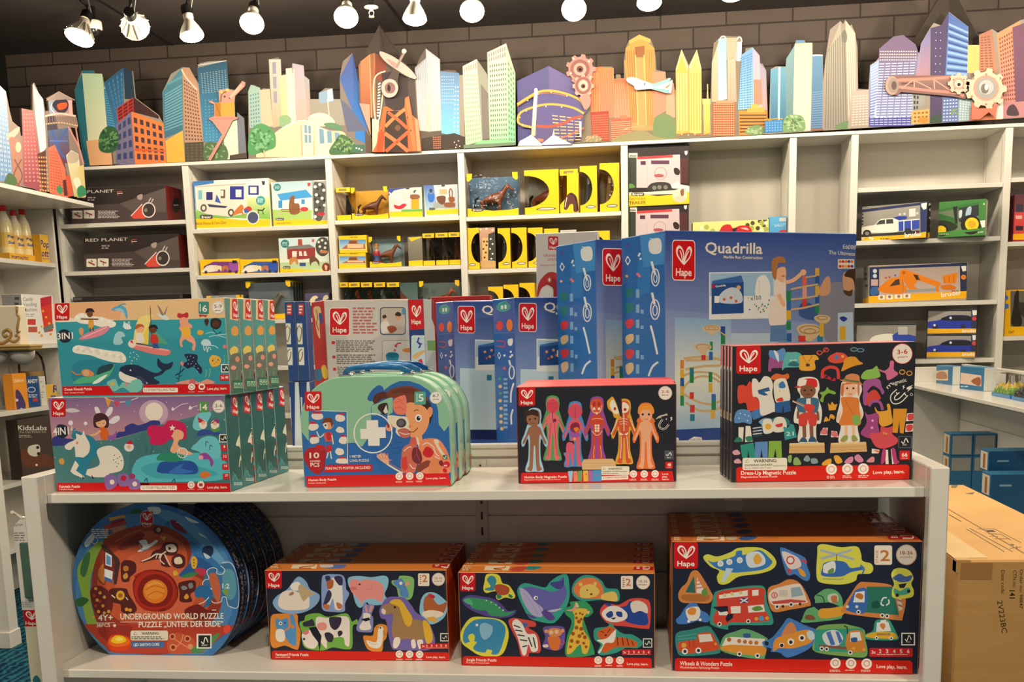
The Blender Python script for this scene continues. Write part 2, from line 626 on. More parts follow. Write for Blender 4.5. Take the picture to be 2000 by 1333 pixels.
LOW = [.55, .85, 1.09]
bookcase(BX[0], BX[1], [1.812, 1.582, 1.342] + LOW, 'white bookcase in the left corner holding the long black telescope boxes')
bookcase(BX[1], BX[2], [1.764, 1.543, 1.32] + LOW, 'white bookcase holding the white camper van box on its top shelf')
bookcase(BX[2], BX[3], [1.780, 1.552, 1.32] + LOW, 'white bookcase holding the two stacked beige stable boxes')
bookcase(BX[3], BX[4], [1.772, 1.527, 1.30] + LOW, 'white bookcase crowded with tall yellow horse boxes')
bookcase(BX[4], BX[5], [1.49] + LOW, 'white bookcase with a wide open space above the black trailer boxes')
bookcase(BX[5], BX[6], [1.33] + LOW, 'narrow empty white bookcase bay between two wider ones')
bookcase(BX[6], BX[7], [1.832, 1.598, 1.316, 1.0535, .8, .5], 'white bookcase holding the boxed toy trucks and green tractor')
bookcase(BX[7], BX[8], [1.85, 1.571, 1.15, .8, .5], 'white bookcase at the far right, cut by the edge of the photo')
t = thing('bookcase', 'white bookcase on the left wall holding the toy bottles and candy kits', 'bookcase', (-2.83, 4.47, 0), PI / 2)
W2 = .515
for s in (-1, 1):
    b = MB(); b.box(s * W2 - (.016 if s > 0 else 0), 0, 0, s * W2 + (.016 if s < 0 else 0), .3, 1.885, LAM, 0, .0008); b.build('side_panel', 'lam', t)
b = MB(); b.box(-W2 + .0165, .29, 0, W2 - .0165, .3, 1.885); b.build('back_panel', 'lam2', t)
b = MB(); b.box(-W2, -.215, 1.8855, W2, .3, 1.904, LAM, 0, .0008); b.build('top_panel', 'lam', t)
for z in (1.622, 1.229, .93, .6, .3):
    b = MB(); b.box(-W2 + .0165, .004, z - .02, W2 - .0165, .289, z, LAM, 0, .0008); b.build('shelf', 'lam', t)
for x in (-.35, -.02):
    b = MB(); b.box(x, .286, .3, x + .018, .2899, 1.88, '7d766c'); b.build('slotted_standard', 'metal', t)
LD = .062
def display_stand(name, label, loc, rz, W, D, zt, zu, zl, pw, back, lip, label2=None):
    """two-shelf stand; local x along the front, y to the back; the front is at y=0"""
    t = thing(name, label, 'display stand', loc, rz)
    for s in (0, 1):
        x0 = 0 if s == 0 else W - pw
        b = MB()
        b.box(x0, 0, 0, x0 + pw, .02, zt, LAM, 0, .0015)
        b.box(x0, .0201, zu - .015, x0 + pw, back + .02, zt, LAM, 0, .0015)
        b.box(x0 if s == 0 else x0 + pw - .0075, .0201, 0, x0 + .0075 if s == 0 else x0 + pw, D, zu - .0151, LAM)
        b.build('end_panel', 'lam', t)
    xi, xo = pw + .0004, W - pw - .0004
    for z, th in ((zu, .0145), (zl, .0135)):
        b = MB(); 
        k = .0155 if z == zl else 0
        b.box(xi - k, .0203, z - th, xo + k, back - .0005, z, LAM, 0, .0016); b.build('shelf', 'lam', t)
    for z in (zl - .28, .09):
        b = MB(); b.box(xi, .02, z - .014, xo, back - .0005, z, LAM, 0, .0016); b.build('shelf', 'lam', t)
    b = MB()
    zs = sorted([zu + .0155 - .093 * k for k in range(0, 12)])
    prev = .1
    for z in zs:
        if z - .0045 > prev:
            b.box(xi, back, prev, xo, back + .018, z - .0045, LAM)
        b.box(xi, back + .006, z - .0045, xo, back + .018, z, '8d877c')
        prev = z
    b.box(xi, back, prev, xo, back + .018, lip - .0065)
    b.build('slatted_back_panel', 'lam', t)
    b = MB(); b.box(xi, back + .0182, lip - LD - .009, xo, D - .002, lip - LD, LAM, 0, .001); b.build('top_ledge', 'lam', t)
    b = MB(); b.box(xi, back - .004, lip - .0062, xo, back + .018, lip, LAM, 0, .001); b.build('price_rail', 'lam', t)
    return t, xi, xo
GX0, GX1 = -.8525, .4005
YG = 1.35
ZU, ZL, ZP = CZ - .21715, CZ - .47772, CZ - .1895
LIP = CZ - .1826
BK = 1.6215 - YG
gon, xi, xo = display_stand('display_stand', 'white two-shelf display stand in the foreground full of puzzle boxes', (GX0, YG, 0), 0, GX1 - GX0, .86, ZP, ZU, ZL, .0235, BK, LIP)
for px in (941.5,):
    x = onY(px, 1010, 1.62).x - GX0
    b = MB(); b.box(x - .0095, BK - .004, .1, x + .0095, BK - .0004, LIP - .024, 'ddd')
    b.build('slotted_standard', 'metal', gon)
    b = MB()
    for k in range(34):
        z = LIP - .045 - k * .0255
        b.box(x - .0016, BK - .0046, z, x + .0016, BK - .0039, z + .013)
    b.build('slot_row', 'dark', gon)
for px, py in ((1436, 982), (360, 986)):
    p = onZ(px, py, ZU - .016)
    b = MB(); b.box(p.x - GX0 - .012, .022, ZU - .03, p.x - GX0 + .012, .0235, ZU - .0146, 'fff', 0, .0004)
    b.box(p.x - GX0 - .012, .022, ZU - .0165, p.x - GX0 + .012, .036, ZU - .0146)
    b.build('price_clip', 'clear', gon)
SB = (1.2277, 4.99)
t, xi2, xo2 = display_stand('display_stand', 'white display stand on the right holding small blue animal boxes', (SB[0], SB[1], 0), -PI / 2, 1.66, .62, 1.02, .95, .45, .024, .28, 1.03)
SC.view_settings.view_transform = 'Standard'
SC.view_settings.look = 'None'
SC.view_settings.gamma = 1
SC.view_settings.exposure = -0.38
w = bpy.data.worlds.new('world')
SC.world = w
w.use_nodes = True
w.node_tree.nodes['Background'].inputs['Color'].default_value = (1, .92, .82, 1)
w.node_tree.nodes['Background'].inputs['Strength'].default_value = .36
WARM = (1, .86, .65)
def lamp_light(kind, loc, power, size, aim=None, spot=None, blend=.6):
    l = bpy.data.lights.new('lamp_light', kind)
    l.energy = power
    l.color = WARM
    if kind == 'AREA':
        l.size = size
        l.shape = 'DISK'
    else:
        l.shadow_soft_size = size
    if spot:
        l.spot_size = math.radians(spot)
        l.spot_blend = blend
    o = bpy.data.objects.new('lamp_light', l)
    COL.objects.link(o)
    o.location = loc
    if aim is not None:
        o.rotation_euler = (Vector(aim) - Vector(loc)).to_track_quat('-Z', 'Y').to_euler()
    return o
def track_lamp(px, py, Y, label, style, lit, aim, power):
    """a track spot: black arm, white bulb body and lens; local -Z is the beam"""
    c = onY(px, py, Y)
    d = (Vector(aim) - c).normalized()
    t = thing('track_lamp', label, 'ceiling lamp', c, 0, 'track lamps on the ceiling')
    q = d.to_track_quat('-Z', 'Y').to_matrix().to_4x4()
    t_m = q
    b = MB()
    if style == 'finned':
        b.lathe([(.018, .085), (.022, .082), (.024, .06), (.04, .03), (.057, .004), (.058, -.004)], 'efe8da', 0, 24, t_m)
        for k in range(14):
            a = 2 * PI * k / 14
            r = lambda rr, z: t_m @ Vector((rr * math.cos(a), rr * math.sin(a), z))
            b.tube([r(.026, .06), r(.043, .03), r(.0605, .002)], .0022, 'd9cfbe', 0, 5)
    else:
        b.lathe([(.017, .10), (.021, .098), (.021, .072), (.018, .068), (.021, .06), (.036, .035), (.047, .012), (.049, 0)], 'ece5d8', 0, 24, t_m)
    b.build('bulb_body', 'plastic', t, smooth=(style != 'finned'))
    b = MB()
    R = .054 if style == 'finned' else .0485
    zz = -.003 if style == 'finned' else 0
    dome = .003 if style == 'finned' else .018
    b.lathe([(R, zz), (R * .9, zz - dome * .45), (R * .6, zz - dome * .85), (R * .25, zz - dome), (.0005, zz - dome)], 'fff', 0, 24, t_m)
    b.build('lens', 'glow' if lit else 'plastic', t, smooth=True)
    b = MB()
    b.lathe([(.0005, .125), (.021, .124), (.023, .118), (.0235, .088), (.0005, .087)], '111', 0, 16, t_m)
    b.build('socket', 'dark', t)
    b = MB()
    top = Vector((c.x, c.y, ZC - .03)) - c
    s = t_m @ Vector((0, 0, .115))
    side = Vector((.02, 0, 0))
    b.tube([s, s + Vector((0, 0, .03)) + side * .4, Vector((s.x * .5, s.y * .5, top.z - .03)), Vector((s.x * .5, s.y * .5, top.z))], .0065, '111', 0, 8)
    b.build('arm', 'dark', t)
    b = MB()
    b.tube([s + side, Vector((s.x * .5 + .03, s.y * .5, top.z - .02))], .0028, '999', 0, 6)
    b.build('cable', 'plastic', t)
    if lit:
        lamp_light('POINT', c + d * .075, power, .045)
    return t
LY = 4.35
LAMPS = [
    (155, 72, 'finned', True, (-2.5, 3.6, 1.0), 'leftmost track lamp, a ribbed white bulb lit and tilted left'),
    (264, 52, 'finned', False, (-2.3, 5.3, 2.32), 'unlit ribbed white track lamp turned away, second from the left'),
    (375, 70, 'smooth', True, (-1.55, 4.2, 1.2), 'lit white bulb between the unlit ribbed lamp and the lamp right of it'),
    (492, 46, 'smooth', True, (-1.35, 3.3, 1.25), 'bright bulb above the blue cylinder tower with crane'),
    (676, 34, 'smooth', True, (-.95, 3.2, 1.2), 'bright bulb left of the white sprinkler'),
    (810, 38, 'smooth', True, (-.9, 4.2, 1.1), 'lit bulb with silver neck right of the white sprinkler'),
    (922, 22, 'smooth', True, (-.48, 3.2, 1.2), 'bright bulb above the twin white office towers'),
    (1121, 18, 'smooth', True, (-.1, 3.0, 1.3), 'largest and brightest bulb, above the pink gear wheels'),
    (1268, 6, 'smooth', True, (.1, 4, 1.2), 'bulb half cut by the top edge above the orange tower'),
    (1430, -12, 'smooth', True, (.4, 4, 1.2), 'rightmost lamp, only its glowing rim showing at the top edge'),
]
for px, py, st, lit, aim, lab in LAMPS:
    track_lamp(px, py, LY, lab, st, lit, aim, 16)
b = MB(); b.box(-2.6, LY - .018, ZC - .03, 1.4, LY + .018, ZC - .001); tag(b.build('lighting_track', 'dark'), 'black lighting track on the dark ceiling carrying the lamps', 'track')
for x in (.8, 1.25, 1.7, 2.15):   # unseen lights added to brighten the right bays, as if further along the track
    lamp_light('POINT', (x, LY, 2.46), 21, .045)
for x, y, p in ((-1.3, .2, 30), (0, .1, 32), (1.2, .2, 30), (-1.2, 2.3, 22), (.1, 2.2, 22), (1.3, 2.3, 26), (-2.2, 2.6, 20)):
    lamp_light('AREA', (x, y, ZC - .25), p, .16)
c = onY(184, 57, 4.65)
t = thing('security_camera', 'white dome security camera beside the leftmost ceiling lamp', 'camera', (c.x, c.y, c.z))
b = MB(); b.lathe([(.0005, .035), (.03, .035), (.034, .03), (.035, 0), (.030, -.004)], 'e9e2d4', 0, 24); b.build('housing', 'plastic', t, True)
b = MB(); b.lathe([(.027, -.003), (.025, -.014), (.017, -.024), (.0005, -.028)], '151515', 0, 20); b.build('dome', 'gloss', t, True)
b = MB(); b.box(-.008, -.008, .035, .008, .008, ZC - c.z - .001); b.build('mount', 'dark', t)
c = onY(725, 15, 4.7)
t = thing('sprinkler', 'small white fire sprinkler between two ceiling lamps', 'sprinkler', (c.x, c.y, c.z))
b = MB(); b.lathe([(.0005, .006), (.03, .004), (.031, 0), (.018, -.004), (.0005, -.004)], 'ece6da', 0, 24); b.build('escutcheon', 'plastic', t, True)
b = MB(); b.lathe([(.008, -.004), (.008, -.014), (.0005, -.014)], 'e6dfd2', 0, 12)
for s in (-1, 1): b.tube([(s * .006, 0, -.012), (s * .011, 0, -.02), (s * .009, 0, -.03), (s * .003, 0, -.036)], .0022, 'e6dfd2', 0, 6)
b.lathe([(.0005, -.035), (.012, -.036), (.012, -.039), (.0005, -.039)], 'e6dfd2', 0, 16); b.build('head', 'plastic', t)
b = MB(); b.tube([(0, 0, .004), (0, 0, ZC - c.z)], .01, '222'); b.build('pipe', 'dark', t)
RED = 'd2171c'
def onplane(px, py, P, yaw):
    n = Vector((math.sin(yaw), -math.cos(yaw), 0))
    r = ray(px, py)
    return EYE + r * ((Vector(P) - EYE).dot(n) / r.dot(n))
def fitP(BL, BR, TL, P, yaw, z, d):
    a, b, c = onplane(*BL, P, yaw), onplane(*BR, P, yaw), onplane(*TL, P, yaw)
    return dict(P0=Vector((a.x, a.y, z)), yaw=yaw, w=(b - a).to_2d().length, d=d, h=c.z - z)
def row(o, n, step, yaw, labels, group, jit=0.0, seed=1):
    """copies of a box standing one behind the other"""
    rnd = random.Random(seed)
    dv = Vector((-math.sin(yaw), math.cos(yaw), 0))
    sv = Vector((math.cos(yaw), math.sin(yaw), 0))
    o['group'] = group
    P = o.location.copy()
    for i in range(1, n):
        q = P + dv * step * i + sv * rnd.uniform(-jit, jit)
        dup(o, q, None, labels[i], group)
CF = (90, 570, 3.332)
fd = .0405
f1 = fit((111, 961), (451, 962), (93.5, 778.6), ZU, d=fd)
C = Carton(**f1, cols=dict(F='4d8286', R='31605f', T='d9cfc4', L='4a7076', B='456', D='456'), ecol='a9b9b6')
C.face('F').art(CF, '''
g 7f689e d49a9c 0,690 1205,670 1205,990 0,1010
b 4d8286 0,1012 300,972 460,958 640,905 820,850 1000,803 1205,765 1260,1000 700,1080 0,1060
e c9aac4 700,790 95 85
e f3e6d8 702,782 58 60
b 3b3f8c 40,1005 45,950 90,940 130,955 170,960 200,985
b 3b3f8c 455,955 470,915 510,910 515,880 560,858 600,870 650,855 690,838 740,845 730,880 640,905
p 4d8286 455,962 640,905 1000,805 1205,765 1205,1010 30,1012 300,972
b 457a80 560,1000 700,880 900,850 1100,830 1200,900 1200,1300 600,1300
b d7cfd8 130,765 180,760 220,778 170,788 130,780
s f0e8e0 4 380,690 450,715 520,717 600,690
p e8a33c 385,695 425,705 403,755
p d84a6a 440,712 480,716 458,760
p 3f9fb8 515,715 555,705 532,755
l eadfe8 4 825,770 880,735 925,725
l eadfe8 4 935,760 985,742
p f1e6ea 818,760 825,752 832,760 840,764 828,776 816,772
p f1e6ea 930,752 938,742 945,752 952,758 940,770 928,766
e f1e6ea 257,858 12
e efe4f0 160,855 16
d f1e6ea 3 730,755 785,720 205,740 285,735 575,780 880,800 990,770 1160,835 95,760
b e9e1ee 325,790 315,755 335,752 350,775 352,800
b e9e1ee 385,800 410,755 435,758 425,795 400,815
b e9e1ee 405,850 440,815 475,810 478,835 440,860
b 4a2a30 308,860 312,810 345,790 385,800 408,830 405,880 375,890 320,885
e f0b68c 358,855 34 30
b 4a2a30 318,850 330,815 370,812 400,835 370,835 345,845
l 7a3a2a 3 338,855 352,858
l 7a3a2a 3 368,858 382,855
b e06a2a 350,890 390,888 410,930 395,965 358,955
s f0b68c 14 355,905 320,930 275,940
b 9a60a8 400,940 440,930 460,905 450,960 410,965
b 2f86a4 165,935 190,905 225,915 255,930 300,945 340,1000 335,1060 300,1090 270,1130 265,1190 235,1205 195,1180 180,1120 215,1085 260,1070 285,1030 275,980 230,950 180,960
b efe6da 122,1005 145,985 195,960 195,925 230,935 245,905 255,935 285,1000 270,1060 200,1090 185,1010 160,1030 130,1025
b efe6da 330,1040 370,1010 430,1005 480,1040 505,1100 495,1160 440,1180 412,1185 410,1205 330,1208 260,1190 250,1165 330,1140 350,1110
b 2f86a4 190,1080 260,1080 290,1040 320,1050 290,1100 270,1150 255,1195 225,1190 190,1150
p efe6da 158,1170 190,1100 215,1130 195,1165 250,1205 240,1215 180,1190
p efe6da 255,1190 300,1175 400,1192 408,1208 300,1208
p 2b3350 235,1195 248,1218 238,1220
p 2b3350 295,1190 315,1218 300,1218
p e6dccf 160,905 168,865 174,905
s 2f86a4 9 190,940 175,910 190,890
e e88a92 203,985 9
d 3f7f72 4 445,1065 465,1085 455,1110 480,1075 440,1095 470,1120 490,1100 460,1140
b d9a24a 85,1095 105,1085 120,1105 112,1125 90,1120
b 5bc0d0 560,1160 600,1090 700,1060 900,1050 1100,1060 1180,1120 1200,1180 1120,1230 800,1240 600,1240 570,1200
b 47aebf 620,1150 740,1110 960,1130 1120,1190 900,1220 700,1210
b 6fcbd8 980,985 1010,955 1060,940 1110,955 1135,1010 1130,1080 1060,1085 990,1040 945,1025 960,1000
b 3a4fa0 985,940 1000,905 1050,900 1100,905 1130,920 1135,940 1060,930
b 78cdd8 955,870 975,810 1020,785 1075,790 1050,850 1010,900 970,900
e efe6da 1022,865 26 30
p c5213c 985,815 1040,848 995,855
e efe6da 1100,868 28 32
p a8307a 1072,858 1115,822 1128,858
b 5c9a50 1070,890 1100,895 1125,880 1130,905 1090,915
e f0b68c 1022,855 12
e f0b68c 1100,858 12
b d2225f 660,890 690,870 760,875 795,840 850,840 900,860 915,910 910,955 880,965 850,930 830,960 800,965 770,990 720,1000 670,985 680,950 660,930
b f2b48d 808,930 825,890 870,885 895,920 890,955 865,970 860,1000 910,1030 950,1050 945,1062 880,1060 850,1045 835,1055 808,1035 825,990 830,960
b d2225f 800,900 820,860 870,860 900,890 905,930 880,905 840,900 815,940
p f2e8dc 822,865 828,880 843,882 832,892 835,907 822,898 808,905 812,890 802,880 817,880
b 2f8f72 740,1060 800,1050 880,1060 900,1080 870,1110 830,1120 820,1170 800,1160 790,1110 720,1095
b 2b55a8 720,1160 750,1110 830,1110 900,1100 960,1110 990,1150 975,1185 880,1190 800,1185 740,1180
b 3a75c8 800,1180 850,1140 900,1120 880,1150 960,1170 890,1185
o 5 e8f2ee 888,1050 32
l e8f2ee 2 870,1030 872,1075
l e8f2ee 2 885,1022 885,1080
l e8f2ee 2 900,1025 900,1078
b 9a4aa0 1000,1060 1040,1050 1070,1075 1090,1110 1075,1140 1060,1095 1020,1090
e f0a8b8 1008,1080 16 14
s 2b4060 4 1065,1030 1068,1000 1085,1010
s 2b4060 4 1040,1010 1042,975 1058,985
e e9e1ee 540,1012 32 30
p c5213c 515,990 552,965 568,995
e f0b68c 540,1010 14
s 3b6f76 5 640,985 655,1000 650,1050
s 3b6f76 5 670,975 690,1010 680,1060
b e07a3a 1000,1190 1030,1170 1070,1185 1060,1205 1020,1215
d f1e6ea 2.5 600,960 700,1040 920,880 1130,780 360,985 420,970 60,1080 590,1100
b a83a70 540,1195 560,1185 580,1195 575,1215 550,1215
s 2b4f88 6 640,1235 655,1215 660,1240
s 2b4f88 6 820,1240 835,1220 840,1242
h d2171c 35,702 128,815 -.02
b 262d45 60,905 75,870 105,865 140,880 148,915 130,945 95,950 65,930
T f6efe4 48,935 150,928 50 4IN1
r 5f9a5c 995,714 1058,785 8
T f4efe4 1018,772 1050,770 40 4
l f4efe4 6 1005,775 1005,730
e f3ede4 1124,748 40 42
o 2.5 b0a8a0 1124,748 36 38
t 444a52 1100,755 1148,753 24 3-6
x 777777 1103,764 1146,772 1
p d2171c 75,1245 1198,1250 1200,1302 75,1302
p d2171c 75,1248 400,1242 440,1290 640,1285 680,1246 1198,1247 1198,1260 75,1260
b 8f6fb0 380,1210 440,1190 465,1255 400,1290
b 8f6fb0 465,1195 530,1190 545,1255 480,1265
b 8f6fb0 540,1225 600,1225 612,1280 545,1285
e f0e0d8 430,1240 16
e c5213c 505,1215 18
e f0e0d8 578,1252 16
r f6efe4 615,1262 852,1292 6
t a03030 626,1286 838,1284 18 12 STORYTELLING TILES
T f6efe4 88,1278 222,1276 18 Fairytale Puzzle
t f6efe4 90,1292 180,1291 9 Märchen-Puzzle
T f6efe4 1050,1282 1180,1280 17 Love play, learn.
e f3ede4 945,1258 23 24
e f3ede4 1008,1257 23 24
o 3 c0392b 945,1258 12
r c0392b 996,1248 1020,1268 5
x f3d0c8 920,1285 970,1291 1
x f3d0c8 985,1285 1030,1291 1
r f3ede4 1128,928 1186,982
r 2b3a3a 1134,934 1180,976
s f3ede4 5 1142,955 1152,965 1165,942 1172,962
r d2323a 1138,995 1190,1038 8
r d2323a 1142,1058 1192,1100 8
r d2323a 1146,1120 1194,1160 8
r d2323a 1150,1182 1195,1222 8
T f6efe4 1156,1018 1168,1017 18 8
T f6efe4 1156,1080 1176,1079 17 12
T f6efe4 1160,1142 1180,1141 16 16
T f6efe4 1164,1203 1184,1202 16 23
''')
SIDE_F = '''
p 3a5d85 1195,670 1300,660 1300,760 1195,790
h d2171c 1207,675 1270,805
p a83048 1268,790 1290,790 1286,870 1275,880
e c2334a 1270,835 12 40
p f0c060 1262,800 1275,800 1270,850
b e6dcc8 1235,1000 1250,950 1262,925 1270,880 1280,930 1295,960 1288,1000 1285,1040 1300,1090 1300,1140 1290,1175 1282,1165 1285,1110 1265,1100 1260,1140 1255,1130 1262,1075 1275,1050 1258,1010
b c22a4c 1262,920 1290,930 1300,970 1298,1010 1290,1060 1280,1000 1285,960
b 3f7f88 1210,1290 1215,1170 1240,1210 1290,1240 1290,1280
s 5fa0a8 5 1215,1230 1230,1190 1245,1230
x cfe0dc 1222,1240 1285,1262 3
d 9fc0bc 2 1220,900 1230,870 1212,1010 1295,880
'''
C.face('R').art(CF, SIDE_F)
lab = ['front fairy-tale puzzle box with a mermaid and moon, bottom of the left pile',
       'second fairy-tale puzzle box from the front, only its green unicorn side showing',
       'third fairy-tale puzzle box from the front, its red corner logo showing at the side',
       'fourth fairy-tale puzzle box from the front of the lower left pile',
       'rearmost fairy-tale puzzle box, beside the clear gap on the shelf']
o = C.build('puzzle_box', lab[0], 'puzzle box')
row(o, 5, fd + .0012, f1['yaw'], lab, 'fairy-tale puzzle boxes', .002, 3)
f2 = fitP((121.5, 774), (450.5, 771), (105.5, 592.5), f1['P0'] + Vector((0, .004, 0)), f1['yaw'], ZU + f1['h'] + .0004, fd)
C = Carton(**f2, cols=dict(F='3b9dad', R='5f8f86', T='d9cfc4', L='4a8090', D='456'), ecol='c9c0a8')
C.face('F').art(CF, '''
p ecc493 0,50 1205,30 1205,172 60,205
p eeb487 0,50 500,55 480,185 60,205
b f3e9d8 60,190 120,160 180,175 240,150 320,175 420,180 460,200 440,235 300,225 200,215
p 3aa0b2 60,200 480,186 860,182 1205,168 1205,300 60,300
p 3797aa 62,330 1205,300 1205,668 100,680
b 2f8aa4 180,470 330,440 480,470 600,560 500,600 200,600
b f3ece2 172,370 200,350 250,355 330,370 420,385 490,395 520,430 510,460 440,460 360,440 290,415 215,405 180,395
d e2dccf 13 205,375 245,385 290,390 340,400 390,410 440,420 485,425 490,448 330,385 270,370
d fbf6ee 9 195,365 235,372 300,378 360,392 420,402 470,412 505,435
b f6efe4 185,175 200,150 240,140 300,160 360,165 420,185 455,205 440,230 380,235 300,215 220,205
d fffaf2 11 205,165 235,155 270,160 320,172 365,180 410,195 440,210
b e88aa0 215,310 240,285 290,260 350,235 405,225 410,245 370,280 310,300 250,312
s f4d0d0 5 240,300 320,265 395,232
b e8a94a 275,190 295,175 310,195 305,235 280,240
l 7a4a30 9 225,178 340,180
p 7a4a30 283,235 290,235 292,262 284,262
p 7a4a30 300,232 308,232 312,256 304,256
e 7a4a30 285,145 20 22
b 2b2a33 258,140 265,112 300,110 315,135 285,128
b e8a06a 215,245 235,235 245,255 235,285 220,275
b 5fb0d6 425,120 445,100 490,90 520,110 530,150 525,180 510,150 480,125 450,125
b 9fd0e6 445,118 480,108 505,125 515,155 490,130
s 4aa0cc 7 470,95 500,80 520,82
b e8f2f2 500,225 515,205 540,215 555,240 520,245
s e8f2f2 4 505,215 510,195 515,215
s e8f2f2 4 530,215 540,195 545,220
b a8d4e0 440,340 445,290 470,260 500,265 515,290 490,300 500,330 480,345
p f1d45a 675,150 560,325 665,345
b f4e08a 600,180 680,150 690,170 610,320 570,320
p 58a88a 690,230 800,345 720,335
l 6a4a3a 5 678,95 688,330
p f0b030 672,90 680,88 680,110
b e8837f 540,330 600,345 700,370 805,380 790,415 690,405 600,380 550,360
p f2b0aa 545,335 800,378 798,388 548,345
l 6a4a3a 6 560,332 740,365
e f2b58a 610,243 28
b c2643a 580,245 590,215 625,212 640,235 620,228
b efe4d8 590,275 625,272 638,325 590,330
e 6a3f2f 695,245 26
b 20222c 668,240 680,218 715,218 728,245 700,232
b d2392f 680,285 720,282 730,335 685,340
p 3a5a9a 690,338 725,336 735,370 695,368
e f2e0d0 560,340 26
p d2392f 545,325 560,315 570,340
d cde8ec 4 550,400 570,395 590,410 545,425 590,440 560,450 575,430 600,420 555,470
b e8b090 1000,0 1000,1 1001,1
b dde4e6 720,140 750,150 775,150 800,180 775,185 740,165
b 8f8078 725,88 745,110 765,150 750,150
b 9a8c84 790,95 785,120 775,150 765,145
b c8323a 855,165 860,140 890,145 920,135 925,165 890,175
b f2a68a 870,190 895,170 925,180 925,200 950,220 945,240 930,230 935,275 960,300 975,340 965,385 950,370 955,340 920,320 905,310 885,330 890,360 875,355 870,320 880,290 880,260 865,240 875,220
b f2bb4a 880,250 905,225 935,235 940,290 905,300
e f2a68a 895,190 26 24
b 2b2a33 1070,215 1075,180 1110,172 1140,190 1135,225 1110,245 1080,235
e 5a3426 1105,212 24 22
b 4a2d22 1030,190 1045,175 1060,190 1045,225
s a8dbe0 5 1040,275 1080,265 1130,280 1190,275
s a8dbe0 5 1060,295 1110,285 1170,300
s 1f5a70 6 1085,240 1110,275 1140,260
b efac3c 985,260 1000,250 1025,260 1015,280 990,280
b c4e2ee 1008,335 1025,312 1060,315 1075,345 1050,355 1020,350
s c4e2ee 5 1025,350 1030,385 1045,360 1050,395 1060,360 1075,380
s c4e2ee 5 1070,350 1100,355 1120,370
b e87a8a 1150,355 1165,345 1178,360 1160,372
b 27324f 478,520 490,490 540,475 600,480 660,510 720,530 770,500 780,510 750,540 700,560 740,590 700,605 600,600 520,585 480,560
b eae6dc 480,520 520,540 580,560 640,580 660,600 600,602 520,590 478,560
b 27324f 725,480 728,435 755,462 790,470 825,458 815,495 780,512 755,510
d f4f4f0 5 550,512
b 3a4664 590,545 640,570 660,615 630,600 595,570
b 232d4a 900,410 940,405 985,415 985,460 1015,500 1005,535 960,490 920,500 890,470 920,450
d cfd8e0 3 920,425 940,420 960,430 930,445 955,455 975,470 990,500 945,470 965,485 985,520 925,470
s 232d4a 6 900,500 870,530 840,545
b e8b64a 1062,440 1080,415 1120,420 1140,445 1125,480 1085,490 1065,465
d b07a2a 4 1090,440 1110,460 1095,470
d 26506a 5 1085,450 1120,445
b 57b88c 175,600 230,560 320,545 380,520 440,475 440,500 400,560 320,590
b 2b4a5a 350,490 420,470 440,480 420,510 370,530 330,540
b e8905a 230,520 260,505 300,520 310,545 250,550
e e0b090 260,530 20
s c8845a 9 240,535 200,540 165,515
b e6f4f0 300,600 350,560 400,540 350,590
s 1f4f66 5 860,590 868,540 880,470
s 1f4f66 4 868,540 850,530
s 1f4f66 4 866,555 885,545
s 1f4f66 4 865,570 845,560
b e88a8a 875,465 885,455 897,470 885,485
s 6fc0a0 6 1035,560 1045,530 1040,505
s 6fc0a0 6 1060,560 1068,525 1065,500
s 6fc0a0 5 1150,480 1165,440 1160,410
b e89a8a 850,600 900,580 950,575 1000,590 1050,570 1090,600
b d8687a 930,600 950,565 975,590 960,605
b 7fc8c0 395,595 450,570 475,620 500,590 540,600 560,580 600,570 625,590 620,640 560,660 500,625 440,650
e e8b64a 432,600 12
e e88aa0 522,603 10
h d2171c 58,72 152,188 -.02
b 262d45 78,285 90,255 120,245 155,260 165,295 150,325 110,330 85,310
T f6efe4 75,312 178,306 44 3IN1
r 3f8f8c 993,65 1060,145 8
T f4efe4 1018,132 1050,130 44 6
l f4efe4 6 1004,130 1004,82
p c23a3a 995,150 1050,152 1040,165 1020,158 1000,164
e f3ede4 1120,103 42 43
o 2.5 a8a8a0 1120,103 38 39
t 444a52 1096,108 1145,106 24 5-9
x 777777 1100,118 1142,126 1
p d2171c 106,618 410,612 440,660 620,655 640,605 1195,602 1195,664 106,676
r f6efe4 632,626 858,656 6
t a03030 642,649 842,646 17 12 STORYTELLING TILES
T f6efe4 120,645 300,641 18 Ocean Friends Puzzle
t f6efe4 122,663 250,660 8 Der Ozean-Puzzle
T f6efe4 1050,640 1178,637 17 Love play, learn.
e f3ede4 948,620 23 22
e f3ede4 1014,619 22 21
o 3 c0392b 948,620 12
r c0392b 1002,610 1026,628 5
x f3d0c8 925,650 972,657 1
x f3d0c8 990,648 1036,655 1
r f3ede4 1140,472 1196,526
r 2b4a55 1146,478 1190,520
s f3ede4 5 1153,500 1162,510 1174,488 1182,506
r d2323a 1130,540 1194,580 8
T f6efe4 1140,568 1186,566 18 3x 48
''')
